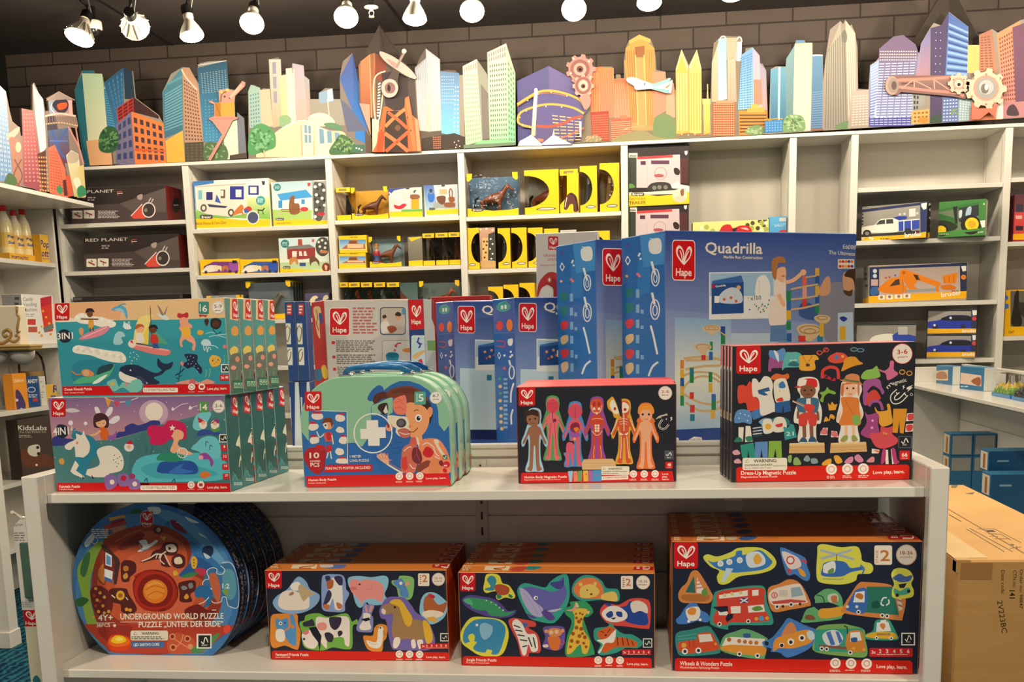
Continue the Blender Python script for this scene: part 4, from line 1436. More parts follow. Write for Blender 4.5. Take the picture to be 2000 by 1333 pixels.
C.face('F').art(CD, '''
b 5f8fcb 485,150 545,155 600,130 622,165 615,240 560,245 490,215
b a0528a 490,210 560,240 615,235 610,290 510,300 500,325 478,325 475,290
b d8dce8 520,150 560,180 560,250
b 5fb0b0 620,175 665,165 720,165 755,190 755,260 735,290 620,295 600,315 590,295
b 2f6f78 640,265 690,240 735,265 720,285 655,280
t e8f0ee 655,240 718,236 16 Smile
b e8a83a 735,205 775,190 830,190 875,190 900,225 865,240 865,312 745,315 740,250
l 6a4a2a 4 765,195 800,265 845,195
r 4a3a30 792,262 822,285
s d8503a 7 885,165 905,190 925,175 960,140 980,135
o 7 d8503a 905 170 22 16
o 7 d8503a 960 145 22 16
o 7 6a9ab0 1195 142 28 14
o 7 6a9ab0 1250 148 28 14
b df4f3f 975,220 1000,190 1050,168 1110,175 1145,210 1130,240 1060,258 1000,250
e 4a80c0 1050 208 18
e e8a83a 1100 200 13
l df4f3f 9 1050,165 1045,175
b e0972a 1115,225 1150,205 1205,205 1240,240 1270,262 1200,280 1150,300 1090,325 1105,270
s d9433c 26 930,385 935,320 995,290 1055,310 1065,390
b c22a3a 945,350 975,365 1010,380 1040,385 1030,410 990,395 950,380
e 22242f 965 372 10
e 22242f 1010 388 10
b 8fc05a 1255,365 1290,320 1350,305 1385,280 1400,310 1415,370 1340,390 1270,392
b d8709a 1400,305 1450,320 1490,290 1500,240 1530,245 1530,310 1565,350 1480,400 1460,345 1415,325
o 7 e8a83a 1600 332 22 18
o 7 e8a83a 1660 342 22 18
b df4a36 220,460 265,440 290,450 320,410 350,450 365,520 420,620 400,640 310,660 285,590 225,590
p 4a7fc0 330,670 410,630 440,700 350,735
b e6dfd6 340,400 375,390 400,420 440,368 490,380 515,440 510,520 540,650 510,670 415,695 400,580 375,540 345,530
p 2f5f8f 385,485 480,458 490,490 440,500 475,525 440,530 395,515
b df6a36 495,380 540,345 600,355 640,345 650,380 610,400 530,400
b e6e0d2 535,400 610,385 640,440 655,570 545,590 520,460
b 3f78b8 565,430 600,410 620,460 570,465
b d8432e 545,560 590,545 600,575 555,580
p 2f5f9f 530,590 655,570 665,660 605,675 600,610 590,675 530,670
p e8a83a 560,490 575,485 580,500
b 5f8fcb 215,655 320,660 335,765 270,755 190,755
d c8e0f0 6 240,680 280,690 310,700 230,720 300,740
p e9e2d8 225,795 270,795 262,915 235,915 190,915 225,880
p e9e2d8 285,785 325,785 340,900 345,915 280,920
b 2f7f66 195,900 225,875 260,905 230,920 190,918
b 2f7f66 285,880 330,870 345,905 300,915
p 23405f 345,795 420,780 425,870 350,880
l e9e2d8 7 345,805 420,795
l e9e2d8 7 345,830 422,820
l e9e2d8 7 345,855 424,845
b 7fb0d8 395,750 440,720 500,725 525,760 510,830 440,850 420,780
b e6dfd6 430,740 500,735 515,830 440,845
e e8b03a 475 790 26
b 2f7a78 505,730 560,710 620,715 655,745 640,780 540,790
b e6dfd6 530,720 610,720 625,820 515,830
b d2433f 535,775 570,765 595,760 590,790 550,795
p 3a9a98 600,790 640,800 660,765 690,775 715,880 615,905
t e6f4f2 625,868 690,864 34 21
p 2f9484 240,945 350,925 372,1050 318,1050 305,985 300,1050 255,1050
p 5f8fcb 362,920 470,915 470,1050 428,1050 418,975 408,1050 365,1050
p 86b44a 480,912 585,910 590,1050 545,1050 535,975 520,1050 475,1050
d e0d6e0 1 0,0
b d8a0b0 175,1000 215,985 240,1020 190,1028
b d8a0b0 190,1075 225,1060 250,1095 195,1098
b e9e4dc 725,400 760,378 830,372 890,395 905,470 890,530 925,650 915,760 880,775 880,900 895,930 730,925 735,780 690,750 700,650 745,540 720,480
e 8a5a44 808 490 66 62
b d8332e 695,460 740,440 770,395 830,385 880,400 880,460 800,440 740,465
p f0e6e0 735,455 725,410 770,392 800,395 790,440
d 2b2420 9 783,485 838,485
s 5a2a20 5 790,515 810,522 830,515
b 3f6f90 715,565 760,548 800,545 870,548 900,570 895,640 870,675 740,670 720,650
p e6e0d8 795,555 830,552 835,670 790,670
b d8433a 770,615 800,600 840,605 865,620 850,665 800,665
s e6c0b0 16 680,575 720,590 775,615
s 6a4030 6 685,570 775,612
b 8a5a44 715,665 735,660 735,715 715,720
b 8a5a44 880,670 898,665 905,730 885,735
b d8433a 745,685 870,680 875,780 820,775 808,730 795,780 735,780
p 8a5a44 760,780 792,780 795,880 765,885
p 8a5a44 820,778 852,778 855,880 825,885
b 3a5a78 735,915 760,880 790,890 800,925 740,930
b 3a5a78 820,890 850,870 880,905 870,928 815,925
p f0ece6 740,920 800,922 800,932 738,932
p f0ece6 815,920 872,920 875,930 815,930
p d9b078 655,930 945,925 950,1010 648,1015
p e6c692 655,930 945,925 948,945 650,950
l bb8c54 3 650,968 948,962
l bb8c54 3 650,990 949,985
b 86b44a 905,505 950,490 970,458 990,480 1040,500 1030,520 980,510 945,540 935,585 910,570 925,530
p e8a83a 975,590 995,610 1010,580 1030,605 1055,600 1040,650 985,655
s e8a83a 9 945,750 960,710 985,740 1000,690 1030,710 1020,730
d e8a83a 14 962,735 1010,710
p efe6e0 910,860 935,800 975,800 970,862
b df7a80 915,830 950,800 970,820 965,855 920,850
p efe6e0 1000,880 1005,825 1050,830 1065,880
b df7a80 1000,850 1030,825 1062,865 1030,880
b e9e4dc 1085,450 1110,410 1230,410 1262,480 1240,560 1275,680 1240,760 1225,800 1235,930 1070,930 1085,780 1045,740 1075,590
e efc0a0 1162 480 58 62
b d8744a 1090,440 1110,430 1105,530 1085,520
b d8744a 1225,430 1240,440 1238,530 1225,510
s d8744a 12 1100,440 1130,430 1200,425
b d98a5a 1075,395 1110,395 1130,360 1180,345 1235,360 1245,410 1265,440 1180,430 1110,415
s 5f7a50 15 1105,390 1160,405 1240,415
d 2b2420 9 1138,468 1190,468
s b8503a 5 1150,512 1165,518 1180,512
b e2823a 1085,555 1130,540 1200,545 1235,560 1240,640 1250,770 1160,778 1070,770 1100,660
s a05a2a 4 1120,560 1160,640 1200,710
b 86b45a 1180,705 1215,690 1245,710 1250,760 1200,775 1185,750
b efc0a0 1050,720 1075,660 1080,680 1065,740
b efc0a0 1250,640 1262,700 1250,740
p efc0a0 1115,778 1140,778 1142,870 1118,870
p efc0a0 1175,778 1202,778 1205,870 1180,870
b 9aa060 1080,910 1105,870 1140,865 1140,900 1110,920
b 9aa060 1175,870 1205,865 1225,905 1180,915
d d8743a 9 1095,910 1195,910
p d9b078 1000,928 1295,918 1305,1000 992,1012
p e6c692 1000,928 1295,918 1298,935 998,946
l bb8c54 3 995,968 1302,955
l bb8c54 3 993,990 1304,978
b a8589a 1280,410 1400,390 1430,460 1450,500 1430,520 1410,480 1350,450 1300,500 1275,520
b a8589a 1270,520 1310,500 1320,560 1300,610 1275,600
b d8483c 1310,520 1370,480 1420,555 1350,575 1300,610
s a8589a 24 1320,620 1350,580 1410,585 1435,650
b a84a8a 1285,665 1310,690 1360,680 1400,665 1410,690 1395,760 1405,850 1340,890 1250,850 1300,760
d e8c0d8 10 1350,740 1345,800
b e8a83a 1370,625 1395,660 1430,660 1475,650 1470,605 1495,605 1510,690 1515,760 1440,790 1405,760 1405,700 1375,660
p e0972a 1525,640 1640,640 1610,850 1580,845 1575,740 1560,845 1518,840
b d8505c 1420,790 1470,800 1520,790 1515,850 1560,890 1555,930 1500,960 1440,975 1380,960 1340,900 1330,850 1410,840
d e8a83a 9 1445,845 1465,850
p efe6e0 1640,680 1690,675 1700,740 1630,745
b d8484a 1645,690 1690,685 1690,730 1650,735
p efe6e0 1630,770 1690,765 1690,830 1625,835
b d8484a 1635,780 1685,775 1680,820 1640,825
p efe6e0 1345,975 1410,985 1400,1015 1342,1015
b e88a7a 1355,985 1405,990 1400,1012
p efe6e0 1455,985 1480,985 1485,1105 1460,1105
p efe6e0 1505,980 1535,980 1545,1100 1515,1105
b b8407a 1435,985 1460,980 1460,1060 1440,1100 1420,1095
b b8407a 1510,980 1540,980 1555,1060 1575,1090 1530,1100
b d88ab0 1115,1085 1150,1050 1185,1045 1180,1090 1130,1100
b d88ab0 1200,1040 1235,1025 1275,1075 1240,1092 1205,1070
b e8a83a 925,1100 960,1070 1000,1060 1000,1100 940,1118
b e8a83a 1025,1040 1065,1035 1098,1085 1050,1100
b 8ab06a 640,1040 670,1030 668,1085 645,1090
b 8ab06a 690,1060 720,1050 752,1105 690,1112
b 8aa0a8 770,1070 800,1030 825,1060 810,1085
b 8aa0a8 835,1060 880,1060 890,1095 840,1100
b d8909a 1300,1085 1340,1045 1365,1050 1360,1088
h d2171c 205,115 412,348 -.012
e f1e9e0 1600 178 86
o 5 d84a3a 1600 178 84
T c83a2a 1556,182 1645,176 40 3-6
t c83a2a 1558,215 1645,210 22 years
t f1ebe0 1480,475 1520,432 34 m
t f1ebe0 1522,442 1638,410 34 agnetic
s f1ebe0 42 1565,490 1520,535 1530,580 1580,570 1635,515
s 22242f 26 1565,490 1520,535 1530,580 1580,570 1635,515
l f1ebe0 8 1548,502 1562,520
l f1ebe0 8 1618,510 1632,530
p f1ebe0 1640,460 1690,440 1670,462 1690,460 1640,500 1655,475 1635,478
p f1ebe0 1600,450 1618,440 1612,458 1622,456 1602,480 1608,462
o 3 f1ebe0 1676 520 10
r 4f5b6a 1565,868 1680,972
r 22242f 1574,877 1671,963
s f0ece4 8 1592,915 1610,930 1630,890 1650,925
t f0ece4 1605,950 1640,948 14 FSC
r d81f1c 1576,992 1662,1070 6
T f4efe6 1596,1044 1644,1041 34 66
x f4d0c8 1594 1050 1650 1060 1
p d6200f 205,1145 225,1130 1640,1108 1660,1125 1658,1232 205,1262
T f4efe6 246,1196 708,1190 34 Dress-Up Magnetic Puzzle
t f4efe6 246,1222 552,1216 17 Magnetisches Anzieh-Puzzle
e f4ece4 1005 1148 46
e f4ece4 1140 1146 46
e f4ece4 1272 1144 46
o 4 c8403a 1005 1148 24
o 4 c8403a 1140 1146 24
o 4 c8403a 1272 1144 24
x f3d0c8 965 1200 1045 1228 2
x f3d0c8 1098 1198 1185 1224 2
x f3d0c8 1230 1196 1318 1222 2
T f4efe6 1355,1188 1618,1180 28 Love play, learn.
''')
C.face('L').art(CD, '''
p d2333a 128,110 165,110 165,290 128,280
p 4a4248 120,320 165,310 165,680 125,660
p c8a060 120,660 165,680 165,740 125,700
p 2a2a30 125,720 168,750 168,1250 120,1200
''')
lab = ['front dress-up magnetic puzzle box with two paper dolls and clothes', 'second dress-up puzzle box, its thin striped edge showing behind the front one',
       'third dress-up puzzle box counted from the front', 'rearmost dress-up puzzle box, leftmost thin edge of the pile']
o = C.build('puzzle_box', lab[0], 'puzzle box')
row(o, 4, .0228, d1['yaw'], lab, 'dress-up magnetic puzzle boxes', 0, 2)
for i, ch in enumerate([x for x in bpy.data.objects if x.get('group') == 'dress-up magnetic puzzle boxes']):
    ch.location += Vector((-.0012 * i, 0, 0))
sticker(C, o, CD, 'r e9e5d8 258,1052 632,1155 14', '''
l 8a8a80 4 285,1090 300,1065 315,1090 285,1090
T 30332f 352,1092 548,1088 28 WARNING:
T 30332f 275,1124 510,1118 18 CHOKING HAZARD
t 50534f 512,1126 622,1122 14 -Small parts.
t 50534f 275,1146 500,1140 14 Not for children under 3 years
''')
ZLED = LIP - LD + .0004
CQ = (1190, 440, 3.03)
def corner_box(px_corner, py_top, Y, px_right, px_side, yaw, d=None):
    """box turned by yaw whose near front-left edge is seen at px_corner"""
    P = onY(px_corner, py_top, Y)
    h = P.z - ZLED
    P0 = Vector((P.x, Y, ZLED + .0004))
    n = Vector((math.sin(yaw), -math.cos(yaw), 0))
    e = Vector((math.cos(yaw), math.sin(yaw), 0))
    r = ray(px_right, py_top)
    Q = EYE + r * ((P0 - EYE).dot(n) / r.dot(n))
    w = (Q - P0).dot(e)
    if d is None:
        r = ray(px_side, py_top)
        Q = EYE + r * ((P0 - EYE).dot(e) / r.dot(e))
        d = (Q - P0).dot(-n)
    return dict(P0=P0, yaw=yaw, w=w, d=d, h=h)
BLU = '2b4f9e'
q1 = corner_box(1299, 451, 1.665, 1673, 1213, math.radians(30))
C = Carton(**q1, cols=dict(F='3a57a2', L='1f69b8', T='24427f', R='23407c', B='23407c', D='23407c'), bev=.0012, ecol='5a7ab8')
f = C.face('F').art(CQ, '''
g 3351a0 7f95c9 320,20 1500,60 1500,600 320,500
g 7f95c9 c9d3e2 320,500 1500,600 1500,1180 320,1210
p 2b4a96 320,1205 700,1200 1500,1170 1500,1400 320,1400
g 86b2dc e6e8dc 388,545 722,560 722,900 388,900
g e6e8dc a5c4e2 388,900 722,900 722,1196 388,1212
s d2b386 15 440,790 560,780 660,800 660,830 560,835 450,855
s d2b386 14 450,800 540,800 650,790
s d2b386 13 440,890 520,870 620,880 660,910
s d2b386 13 430,1010 450,950 520,900 600,900 655,930
s d2b386 13 440,1000 520,1045 600,1060 660,1040
s d2b386 13 450,1050 540,1100 640,1090 665,1060
r d98a3a 420,800 442,850
r e2b23a 420,855 442,905
r 2f5fa8 420,905 442,955
r d8b04a 420,955 442,1010
r 3a8f5a 420,1010 442,1070
r 2f7f8a 475,845 500,890
r 2f8a58 475,890 500,935
r d8403a 475,990 500,1030
r 2f7fa0 478,1120 505,1160
r d8403a 478,1065 505,1110
r 3a6fb5 590,750 612,800
r 2f8a58 588,870 610,930
r e2b23a 588,935 610,990
r 3a6fb5 605,1000 630,1040
r 2f8a58 605,1040 630,1095
r e2b23a 600,1095 625,1145
r 2f4f9f 658,600 686,650
r 2f8a58 660,650 686,705
r 2f8a58 595,690 612,740
r d8403a 545,765 570,800
e d8c09a 606 612 55 22
o 5 b8946a 606 610 40 14
o 4 b8946a 606 612 22 8
p d8c09a 575,622 640,622 615,650 598,650
l d2b386 8 650,630 690,655
e d8c09a 553 722 52 22
o 5 b8946a 553 720 38 14
p d8c09a 520,730 588,730 565,770 545,770
e d8403a 490 1083 12
p e8ecec 590,280 978,275 978,552 590,560
p 9fc4e4 596,286 972,282 972,420 596,420
p 2b5296 605,345 795,338 795,522 605,528
p 3f6fb8 610,330 780,298 795,338 605,348
d e0b080 14 690,400 735,395 765,370
b c8d8e8 650,420 690,380 740,370 780,400 780,460 660,460
d d8603a 9 680,440 720,430 750,450
T f0f0f0 628,368 690,362 12 Quadrilla
r d0161d 608,350 622,372
r f0f0f0 622,420 650,460
b eef0ee 870,340 885,305 925,300 950,350 950,420 930,460 880,440 862,400
s d8dce0 4 885,320 890,400 900,440
t 40454a 836,445 898,441 26 x100
d e2a04a 5 822,432 860,470 900,480 930,490 880,500
d 3a8f5a 5 870,480 910,500 895,515 940,470
d 3a6fb5 5 885,490 920,480 830,500 905,470
d d8403a 5 945,445 915,510
p b8cde2 722,640 975,640 975,900 722,900
b b9c8de 960,600 1000,590 1040,640 1000,695 950,690
b f0e2da 985,300 1040,300 1045,420 1050,500 1040,590 950,590 950,480 975,420
b f2ba94 1000,255 1040,250 1045,300 1025,340 995,320 985,290
b b57a4a 960,240 965,205 1000,185 1035,195 1040,225 1000,225 990,290 985,325 965,300
s f2ba94 22 1040,340 1090,325 1150,275
e f2ba94 1148 280 18
s f2ba94 24 1000,410 1020,450 1035,480
l 9a3a30 5 1020,302 1038,300
p 5f86b8 955,595 1045,590 1050,690 950,690
b 8a8a9a 1245,400 1300,345 1380,340 1440,380 1470,440 1470,690 1290,690 1260,560 1180,520 1240,470
b d9a27e 1380,330 1390,280 1430,290 1455,360 1430,410 1395,400
b 4a3426 1390,300 1420,265 1470,270 1470,370 1455,380 1440,320
b 5a4030 1385,385 1420,390 1440,380 1430,420 1395,410
b d9a27e 1240,390 1280,310 1305,315 1305,400 1260,420
b 3f5f9a 1130,470 1180,460 1230,500 1220,560 1130,540
r 2f8a58 1048,390 1075,450
r 3a6fb5 1048,450 1075,505
r e2b23a 1048,505 1075,560
r 2f8a58 1048,570 1075,620
r 2f5fa8 1050,640 1078,690
r e86a5a 1142,300 1168,370
r e8a09a 1142,370 1168,430
r d8403a 1142,430 1168,485
r e2b23a 1218,255 1242,300
r 2f5fa8 1218,300 1242,350
r e2b23a 1218,360 1242,415
r 2f5fa8 1218,415 1242,465
r 2f8a58 1218,465 1242,520
r 2f7f9f 1230,600 1262,690
s d2b386 11 1075,380 1150,365 1235,350
s d2b386 11 1075,440 1150,432 1235,418
s d2b386 11 1075,500 1150,490 1240,468
s d2b386 9 1160,310 1225,300
b d8bd92 1108,610 1150,585 1220,590 1262,620 1230,660 1185,690 1140,665
o 6 a8865a 1186 620 60 24
o 5 a8865a 1186 628 34 14
b d8bd92 1210,545 1260,530 1308,548 1285,580 1235,575
o 5 a8865a 1260 550 30 10
r e2b23a 1245,580 1268,660
r d8403a 1118,655 1160,690
p bcd3ea 1352,520 1440,515 1445,690 1350,690
b 2f3f9f 1362,550 1385,540 1408,555 1385,572
r e2b23a 1362,600 1398,680
H d0161d 375,92 504,322 .02
T f0eade 566,164 905,170 66 Quadrilla
T f0eade 676,197 905,202 18 Marble Run Construction
t f0eade 1382,140 1456,144 26 E6008
t f0eade 1296,172 1452,182 24 The Ultimate
r f2e6da 1352,202 1448,258 4
d e87a3a 9 1365,216 1400,216 1435,216 1382,244
d d8303a 9 1382,216 1365,244 1417,244
d 3a4f9a 9 1417,216 1435,244
d e2b23a 9 1400,244
''')
f.lev += 5
f.art(CQ, '''
p f2eee6 470,1270 500,1252 545,1256 550,1282 470,1290
t 70757a 478,1280 540,1276 14 SHOP
b f2eee6 385,1260 410,1262 408,1290 385,1290
''')
f = C.face('L').art(CQ, '''
p 2a7ac8 170,170 240,150 240,400 165,420
p 3f8fd8 180,60 325,45 325,230 200,250
b dfe6ee 235,95 300,80 305,160 245,165
l dfe6ee 4 240,80 300,85
s dfe6ee 14 250,215 262,260 272,290
o 7 dfe6ee 273 310 22 50
o 5 dfe6ee 273 315 10 24
s dfe6ee 14 253,400 262,440 268,470
o 7 dfe6ee 271 500 26 58
o 6 dfe6ee 271 505 13 30
s dfe6ee 12 245,595 260,650 275,720 285,765
s dfe6ee 12 290,810 255,840 232,895
p dfe6ee 108,180 128,210 110,240 93,210
e 1f69b8 110 210 9 15
d dfe6ee 7 175,180 185,200 180,170
d e87a8a 9 178,300 168,290
d d8b08a 9 103,302
d 4a4fa0 14 108,120
b 1f7a78 95,385 135,372 142,410 110,430
b 1f7a78 95,472 135,460 142,500 108,520
b d8333a 95,570 135,555 145,590 110,612
b dcb98a 97,660 140,645 142,685 105,705
b d8333a 95,745 140,735 145,770 110,795
b dcb98a 97,830 138,815 142,860 108,885
d b8d0ea 1 0,0
r 7fb0dc 158,380 178,430
r 7fb0dc 158,470 178,520
r 7fb0dc 158,560 178,610
r 7fb0dc 158,650 178,700
r 7fb0dc 158,740 178,790
r 7fb0dc 158,825 178,880
r 7fb0dc 186,500 204,525
r 7fb0dc 186,595 204,615
r 7fb0dc 186,770 204,795
l 2f86d8 2 75,345 230,320
''')
ult = C.build('marble_run_box', 'largest blue marble run box, front right, with a boy and man building', 'marble run box', 'gloss', 'big blue marble run boxes')
P = onY(1163, 460, 1.79)
q2 = dup(ult, Vector((P.x, 1.79, ZLED + .0004)), math.radians(33), 'tall blue marble run box half hidden behind the largest one, its narrow side showing')
CB = (840, 440, 3.029)
q3 = corner_box(1004, 582, 1.88, 1004 + 250, 962, math.radians(31))
q3['w'] = .19
C = Carton(**q3, cols=dict(F='3a57a2', L='1d5fae', T='24427f', R='23407c', B='23407c', D='23407c'), bev=.001, ecol='5a7ab8')
C.face('F').art(CB, '''
g 2c4894 7f97cc 490,425 1200,425 1200,840 490,840
g 7f97cc b8c6e0 490,840 1200,840 1200,1290 490,1290
p 1b2a5e 490,1220 1200,1180 1200,1300 490,1300
p c5dcec 535,852 840,860 840,1240 535,1240
p e8ecec 630,672 900,680 900,865 630,865
p a8cbe6 635,680 840,690 840,780 635,780
p 2b5296 648,715 775,708 775,828 648,832
p 3f6fb8 652,708 762,688 775,708 648,720
d d8a070 9 690,750 730,740 720,780
d d8603a 7 700,790 745,770
r f0f0f0 750,740 768,780
t 40454a 785,775 835,772 16 x50
d 2f8a58 4 812,810 830,800
H d0161d 528,464 628,628 .01
T f0eade 674,510 1010,500 54 Quadrilla
T f0eade 744,530 1000,522 14 Marble Run
r 2f7fa0 700,895 730,930
''')
C.face('L').art(CB, '''
s 4fc0b0 6 405,465 450,455 460,500 410,505 405,465
b 2f9f9f 400,470 465,462 468,500 402,505
r e8f0f0 420,475 432,498
r e8f0f0 440,472 452,495
e d8433a 412 595 20 28
e e8803a 470 592 18 36
l 5f9ad8 2 378,640 500,635
s b04a6a 8 395,685 440,690 435,720 395,715
b dfe6ee 460,680 488,672 485,710 465,712
p dfe6ee 408,750 420,772 410,795 398,772
e 1d5fae 409 772 6 11
d dfe6ee 7 440,772 478,750 485,770 475,780
s dfe6ee 11 468,800 475,830
o 7 dfe6ee 483 872 15 38
d 4a4fa0 9 412,840
d d8505a 9 440,848
s dfe6ee 10 495,935 480,990 478,1050
s dfe6ee 10 490,1090 480,1130 482,1180
d dcb98a 11 415,955 415,1040 420,1085 420,1130 420,1165 425,1205
d 3f9f7a 9 412,910 415,995
x 7fb0dc 435 900 462 1210 12
''')
bq = C.build('marble_run_box', 'smaller blue marble run box left of the tall one, its lettering cut off', 'marble run box', 'gloss', 'small blue marble run boxes')
P = onY(884.6, 584, 1.99)
dup(bq, Vector((P.x, 1.99, ZLED + .0004)), math.radians(31), 'leftmost small blue marble run box, right behind the rear suitcase')
P = onY(1046, 457, 2.135)
C = Carton((P.x, 2.135, ZLED + .0004), math.radians(-2), .125, .055, P.z - ZLED, dict(F='d9d3cc', T='e5e0d8', L='c8c2ba', R='c8c2ba', B='ccc', D='ccc'), ecol='eee')
C.face('F').art((890, 280, 4.165), '''
h d0161d 752,758 834,868
t c0453f 712,925 892,922 22 GRAND CITY
t c0453f 748,958 866,955 22 STATION
t c0453f 684,1002 930,998 14 GRAND CITY BAHNHOF
b c02a2e 660,1230 680,1130 740,1060 800,1050 850,1090 865,1200 860,1260 840,1260 800,1190 760,1150 700,1180 670,1250
b 9a1f26 735,1140 800,1100 850,1160 860,1260 800,1260 790,1180
b e6e2dc 690,1230 700,1180 760,1170 790,1220 760,1260 690,1260
e c0453f 762 1112 22 28
e f2ece6 762 1112 9 14
''')
C.build('railway_box', 'white station toy box with a red train, standing behind the blue boxes', 'toy box')
P = onY(842, 581, 2.175)
C = Carton((P.x, 2.175, ZLED + .0004), 0, .125, .03, P.z - ZLED, dict(F='b8242c', T='d8423f', L='a81f26', R='a81f26', B='a22', D='a22'), ecol='d86058')
C.build('toy_box', 'red box standing behind the leftmost small blue box, only its top edge visible', 'toy box')
CW = (540, 560, 4.166)
rw = corner_box(632.5, 587, 1.93, 798, 603, math.radians(29), .115)
C = Carton(**rw, cols=dict(F='cfcac4', L='c3202a', T='d8d0c8', R='b8242c', B='b22', D='a22'), bev=.001, ecol='d8b0a8')
C.face('F').art(CW, '''
H d0161d 435,178 592,395 -.005
x c06a6a 622 165 822 390 9
r 4a5f78 842,168 1052,394 26
r c5b8a8 850,176 1046,386 22
b e8c0a0 865,260 885,245 900,270 890,290
b e8e0d8 850,300 900,280 920,320 920,370 860,380
b 4a3426 862,240 885,230 895,250 870,262
b d9a27e 970,240 1000,225 1010,265 985,280
b 3a2a22 965,235 980,208 1008,215 1012,240
b c8b8b0 950,290 1000,275 1030,300 1040,370 950,370
b a8503a 900,330 950,320 980,350 930,380
r 5f9ab8 1020,180 1046,230
r 8a9098 858,438 1095,650 20
r d5d0ca 862,442 1095,646 18
b 2f8fb0 888,560 920,535 980,540 998,570 970,630 930,640 905,610
e 1f7090 942 560 48 20
s c8303a 10 965,490 985,465 1015,462
p c8303a 955,475 975,500 985,480
e d8607a 962 520 11
b d88a3a 1030,510 1095,500 1095,535 1035,530
r c8333a 448,445 476,470 4
r c8333a 455,562 480,585 4
r c8333a 460,662 485,685 4
x 70706c 484 435 800 535 6
x 70706c 490 550 815 635 5
x 70706c 495 650 820 712 4
''')
C.face('L').art(CW, '''
s e8d0a0 30 320,180 330,260 335,340
b e8c890 300,180 350,165 365,230 350,300 355,420 330,380 320,300
s 7a2a20 6 322,190 335,250 325,300 345,360
b 2f4fa0 345,220 372,230 375,290 355,300
b 2f6f9f 310,690 350,670 375,700 365,760 320,760
b e8c83a 365,660 395,640 420,700 410,750 380,740
r b81a24 320,480 390,600
''')
C.build('toy_box', 'red and white toy box turned to its white instruction side behind the suitcases', 'toy box', 'print')
P = onY(796, 586, 1.86)
P2 = onY(827, 585, 1.86)
C = Carton((P.x, 1.86, ZLED + .0004), math.radians(-4), P2.x - P.x, .075, P.z - ZLED, dict(F='24407f', R='b8bdb8', T='2b4a8a', L='24407f', B='24407f', D='24407f'), ecol='4a66a0')
C.face('F').art(CW, '''
p d0161d 1072,108 1196,100 1200,345 1085,352
h d0161d 1085,130 1190,325 -.02
r e8e8e4 1098,398 1218,692 16
r b8d2e4 1103,404 1213,686 14
s 3f3a8f 12 1160,415 1150,450 1170,480 1155,500
s 3f3a8f 10 1140,450 1185,470
b d8b07a 1110,560 1190,520 1205,535 1130,590
b c8303a 1150,610 1180,590 1195,650 1170,665 1160,640
''')
C.face('R').art(CW, '''
p 8a2a30 1260,95 1300,100 1300,330 1262,260
p 6a9a50 1225,440 1300,440 1300,520 1230,520
''')
C.build('toy_box', 'narrow dark blue box with a red heart label, beside the white instruction box', 'toy box')
P = onY(553, 590, 1.84)
zt2 = onY(560, 746, 1.84).z
sp = (onY(596, 590, 1.84).x - P.x) / 2
hl = zt2 - ZLED
for i in range(2):
    x = P.x + .001 + i * sp
    C = Carton((x, 1.84, ZLED + .0004), 0, sp - .001, .03, hl - .001, dict(F='c8d4dc', T='2b4a8a', L='24407f', R='24407f', B='24407f', D='24407f'), ecol='6a7a98')
    u = 0 if i == 0 else 95
    C.face('F').art(CW, '''
p 24407f %d,770 %d,770 %d,1400 %d,1400
r b8d0e0 %d,900 %d,1180
r d0402e %d,1050 %d,1110
r d8c08a %d,1200 %d,1290
''' % (30 + u, 150 + u, 150 + u, 30 + u, 70 + u, 115 + u, 75 + u, 112 + u, 70 + u, 110 + u))
    C.build('toy_box', 'lower narrow blue box behind the left pile, ' + ('nearer to the pile' if i == 0 else 'nearer to the suitcases'), 'toy box')
    C = Carton((x, 1.842, zt2 + .0004), 0, sp - .001, .03, P.z - zt2, dict(F='2a4684', T='2b4a8a', L='24407f', R='24407f', B='24407f', D='24407f'), ecol='6a7a98')
    C.face('F').art(CW, '\n'.join(['r c83a40 %d,142 %d,232' % (85 + u - 2, 128 + u - 2)] + ['x f0d8d0 %d 150 %d 225 3' % (88 + u, 122 + u)] + [
        'p dfe2e0 %d,300 %d,300 %d,470 %d,470' % (58 + u, 115 + u, 118 + u, 75 + u), 's 9a7a4a 9 %d,320 %d,340 %d,400 %d,450 %d,400 %d,350 %d,330' % (95 + u, 75 + u, 70 + u, 90 + u, 105 + u, 110 + u, 98 + u),
        'p dfe2e0 %d,495 %d,495 %d,640 %d,640' % (68 + u, 128 + u, 132 + u, 82 + u), 's 9a7a4a 9 %d,510 %d,530 %d,580 %d,610 %d,570 %d,530' % (112 + u, 90 + u, 84 + u, 95 + u, 115 + u, 118 + u)]))
    C.build('toy_box', 'upper narrow blue box with looped track pictures, ' + ('left one of the two' if i == 0 else 'right one of the two'), 'toy box')
ORG = 'dd8236'
def deep_row(C, n, step, yaw, labels, group, dx=0.0):
    o = C.build('puzzle_box', labels[0], 'puzzle box')
    row(o, n, step, yaw, labels, group, .0012, 4)
    return o
CRF = (500, 1020, 4.258)
m1 = fit((528.2, 1289.5), (878, 1292.5), (514.6, 1115), ZL, TB=(928, 1040.5))
n_ = 5
m1['d'] = min(m1['d'], 1.614 - m1['P0'].y) / n_ - .0014
C = Carton(**m1, cols=dict(F='23283a', T=ORG, R='c8501f', L='c8601f', B=NAVY, D=NAVY), ecol='d8905a')
